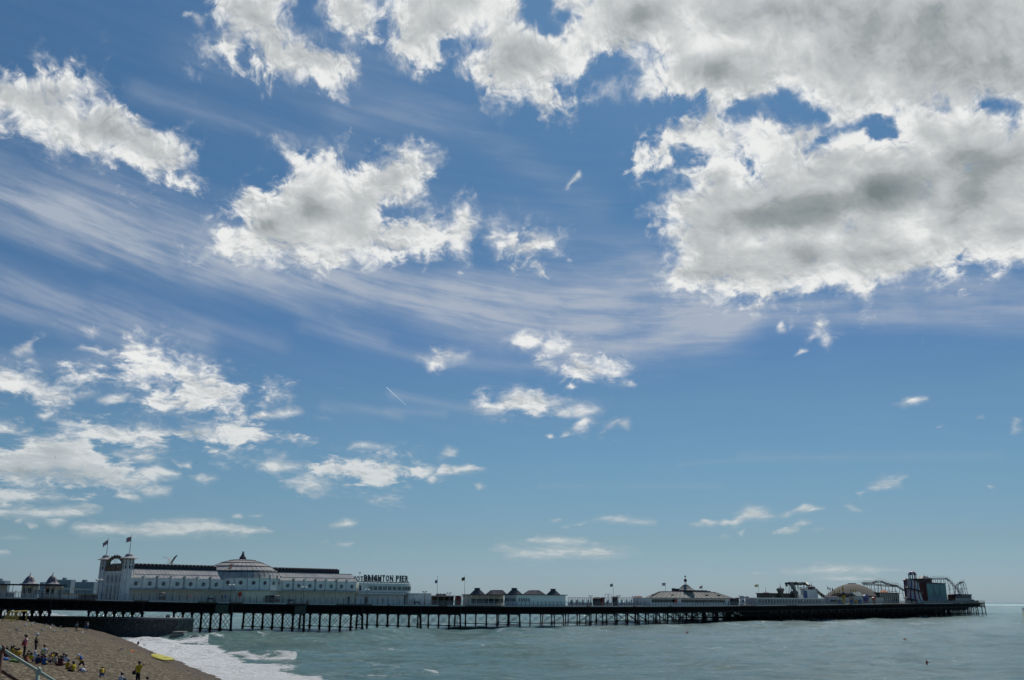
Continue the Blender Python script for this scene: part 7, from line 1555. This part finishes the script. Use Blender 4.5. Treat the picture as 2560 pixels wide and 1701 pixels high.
lump(12, 1651, .24, .2, CL['blue'], 'folded_coat', 'blue coat lying at the far left by the railing', 'coat', 1.4); lump(196, 1577, .3, .25, CL['tan'], 'beach_bag', 'pale bundle at the feet of the people by the groyne', 'bag')
p = beach_pt(326, 1629); q = beach_pt(337, 1632); d_ = q-p; L_ = np.linalg.norm(d_); d_ /= L_; n_ = np.array([-d_[1], d_[0], 0]); m = MB(); V = []; 
for i in range(9):
    for j in range(5): x, y = i/8, j/4-.5; V.append(p+d_*x*L_+n_*y*.9*(1-.5*x)+np.array([0, 0, .12+.10*math.sin(i*1.9+j*2.3)]))
m.add(V, [(i*5+j, i*5+j+1, (i+1)*5+j+1, (i+1)*5+j) for i in range(8) for j in range(4)]); tag(m.obj('orange_towel', mat('orange_cloth', (.5, .13, .04), .85, .15, 2), smooth=True), 'crumpled orange red towel on the shingle', 'towel')
p = beach_pt(345, 1611); m = MB(); m.tube(p, p+np.array([.55, 0, 1.0]), .03); m.lathe(p, [(.22, 0), (.2, .3), (.1, .5), (.05, .6)], 8); tag(m.obj('fishing_rod_rest', CL['black']), 'dark rod rest leaning at the edge of the surf', 'rod rest')
for X, Y_, r, lab in ((1718, 1585, .34, 'small red brown buoy in front of the restaurant'), (2263, 1604, .42, 'larger red brown buoy in front of the funfair'), (2317, 1657, .16, 'tiny dark float near the bottom right')):
    p = on_z(X, Y_, .0); th = thing('buoy', p, lab, 'buoy', 'mooring buoys'); m = MB(); m.lathe(p, [(r*.5, -.3), (r, -.05), (r*1.05, r*.6), (r*.7, r*1.3), (r*.2, r*1.6)], 12); m.obj('float', mat('buoy_red', (.16, .05, .03), .6, .25, 2), th, smooth=True); m = MB(); m.lathe(p+(0, 0, r*1.55), [(.05, 0), (.07, .08), (.02, .16)], 6); m.obj('ring', SLATE, th)
p = on_z(2564, 1600, 0); d = ray(2557, 1521); t_ = p[1]/d[1]; q = CAM+d*t_; th = thing('channel_post', p, 'leaning ochre timber post cut by the right edge', 'post'); m = MB(); m.tube(p-(q-p)*.3, q, .13, .10, 8); m.obj('post', mat('ochre_timber', (.55, .36, .18), .8, .3, 2), th); m = MB(); m.tube(q-(q-p)*.06, q+(q-p)*.01, .14, .13, 8); m.obj('cap', SLATE, th)

# ------------------------------------------------------------------ promenade steps and their handrail at the lower left corner
HP = mat('handrail_paint', (.28, .37, .32), .45, .25, 5, stain=(.15, .06, .03, 6, .8)); HR = mat('rusted_iron', (.11, .05, .035), .8, .4, 6)
def rp(px, py, dist): return CAM+ray(px, py)*dist
th = thing('handrail', rp(97, 1675, 14.5)-(0, 0, 1), 'peeling pale green handrail with rusty posts at the bottom left corner', 'railing')
a, b = rp(-60, 1583.5, 13.6), rp(330, 1822, 16.2); ta = lambda f: a+(b-a)*f
m = MB(); m.tube(a, b, .019, k=10); m.obj('top_rail', HP, th, smooth=True)
c, d = rp(-70, 1634, 13.6), rp(240, 1822, 15.6); m = MB(); m.tube(c, d, .020, k=8); m.obj('lower_rail', HR, th, smooth=True)
for f, mt, r in ((.142, HR, .023), (.352, HP, .025)):
    p = ta(f); m = MB(); m.tube(p+(0, 0, .03), p-(0, 0, 1.25), r, k=10); m.lathe(p-(0, 0, .045), [(r*1.2, 0), (r*1.5, .02), (r*1.5, .06), (r*1.2, .08), (r*.5, .10)], 10); m.obj('post', mt, th, smooth=True)
    m = MB(); m.lathe(p-(0, 0, 1.25), [(.09, 0), (.09, .03), (.05, .05)], 8); m.obj('base_flange', HR, th)
m = MB(); N_ = 16
e = b-a; eh = np.array([e[0], e[1], 0]); Lh = np.linalg.norm(eh); eh /= Lh; wv = np.array([-eh[1], eh[0], 0.]); 
for i in range(-3, N_+10):
    f = i/N_; p = a+(b-a)*f-(0, 0, 1.22+.03); m.fbox(p, eh, wv, 0, Lh/N_, -.25, 2.2, -.35-2, -e[2]*-1/N_*.5)
o = m.obj('beach_steps', mat('worn_concrete', (.22, .21, .19), .9, .2, 2, bump=.3)); tag(o, 'concrete steps from the promenade down to the beach', None, None, 'structure')
m = MB(); m.box((-10, -14.0, 3.0), (60, 40, 7.5)); tag(m.obj('promenade', mat('worn_concrete', (.22, .21, .19), .9, .2, 2, bump=.3)), 'raised promenade above the beach', None, None, 'structure')
# aircraft trail
a, b = ray(966.6, 969)*9000, ray(1015.8, 1013.7)*9000; m = MB(); pts = [CAM+a+(b-a)*i/12 for i in range(13)]
for i in range(12): m.tube(pts[i], pts[i+1], 3.4-2.4*(i/12), 3.4-2.4*((i+1)/12), 6, cap=False)
tm = bpy.data.materials.new('ice_trail'); tm.use_nodes = True; _n = tm.node_tree; _n.nodes.remove(_n.nodes['Principled BSDF']); _o = _n.nodes['Material Output']; _t = _n.nodes.new('ShaderNodeBsdfTranslucent'); _t.inputs[0].default_value = (.95, .95, .95, 1); _d = _n.nodes.new('ShaderNodeBsdfDiffuse'); _d.inputs[0].default_value = (.95, .95, .95, 1); _x = _n.nodes.new('ShaderNodeAddShader'); _n.links.new(_t.outputs[0], _x.inputs[0]); _n.links.new(_d.outputs[0], _x.inputs[1])
_y = _n.nodes.new('ShaderNodeMixShader'); _z = _n.nodes.new('ShaderNodeBsdfTransparent'); _y.inputs[0].default_value = .2; _n.links.new(_z.outputs[0], _y.inputs[1]); _n.links.new(_x.outputs[0], _y.inputs[2]); _n.links.new(_y.outputs[0], _o.inputs[0]); tag(m.obj('aircraft_trail', tm), 'short white aircraft trail in the blue left of centre', None, None, 'stuff')
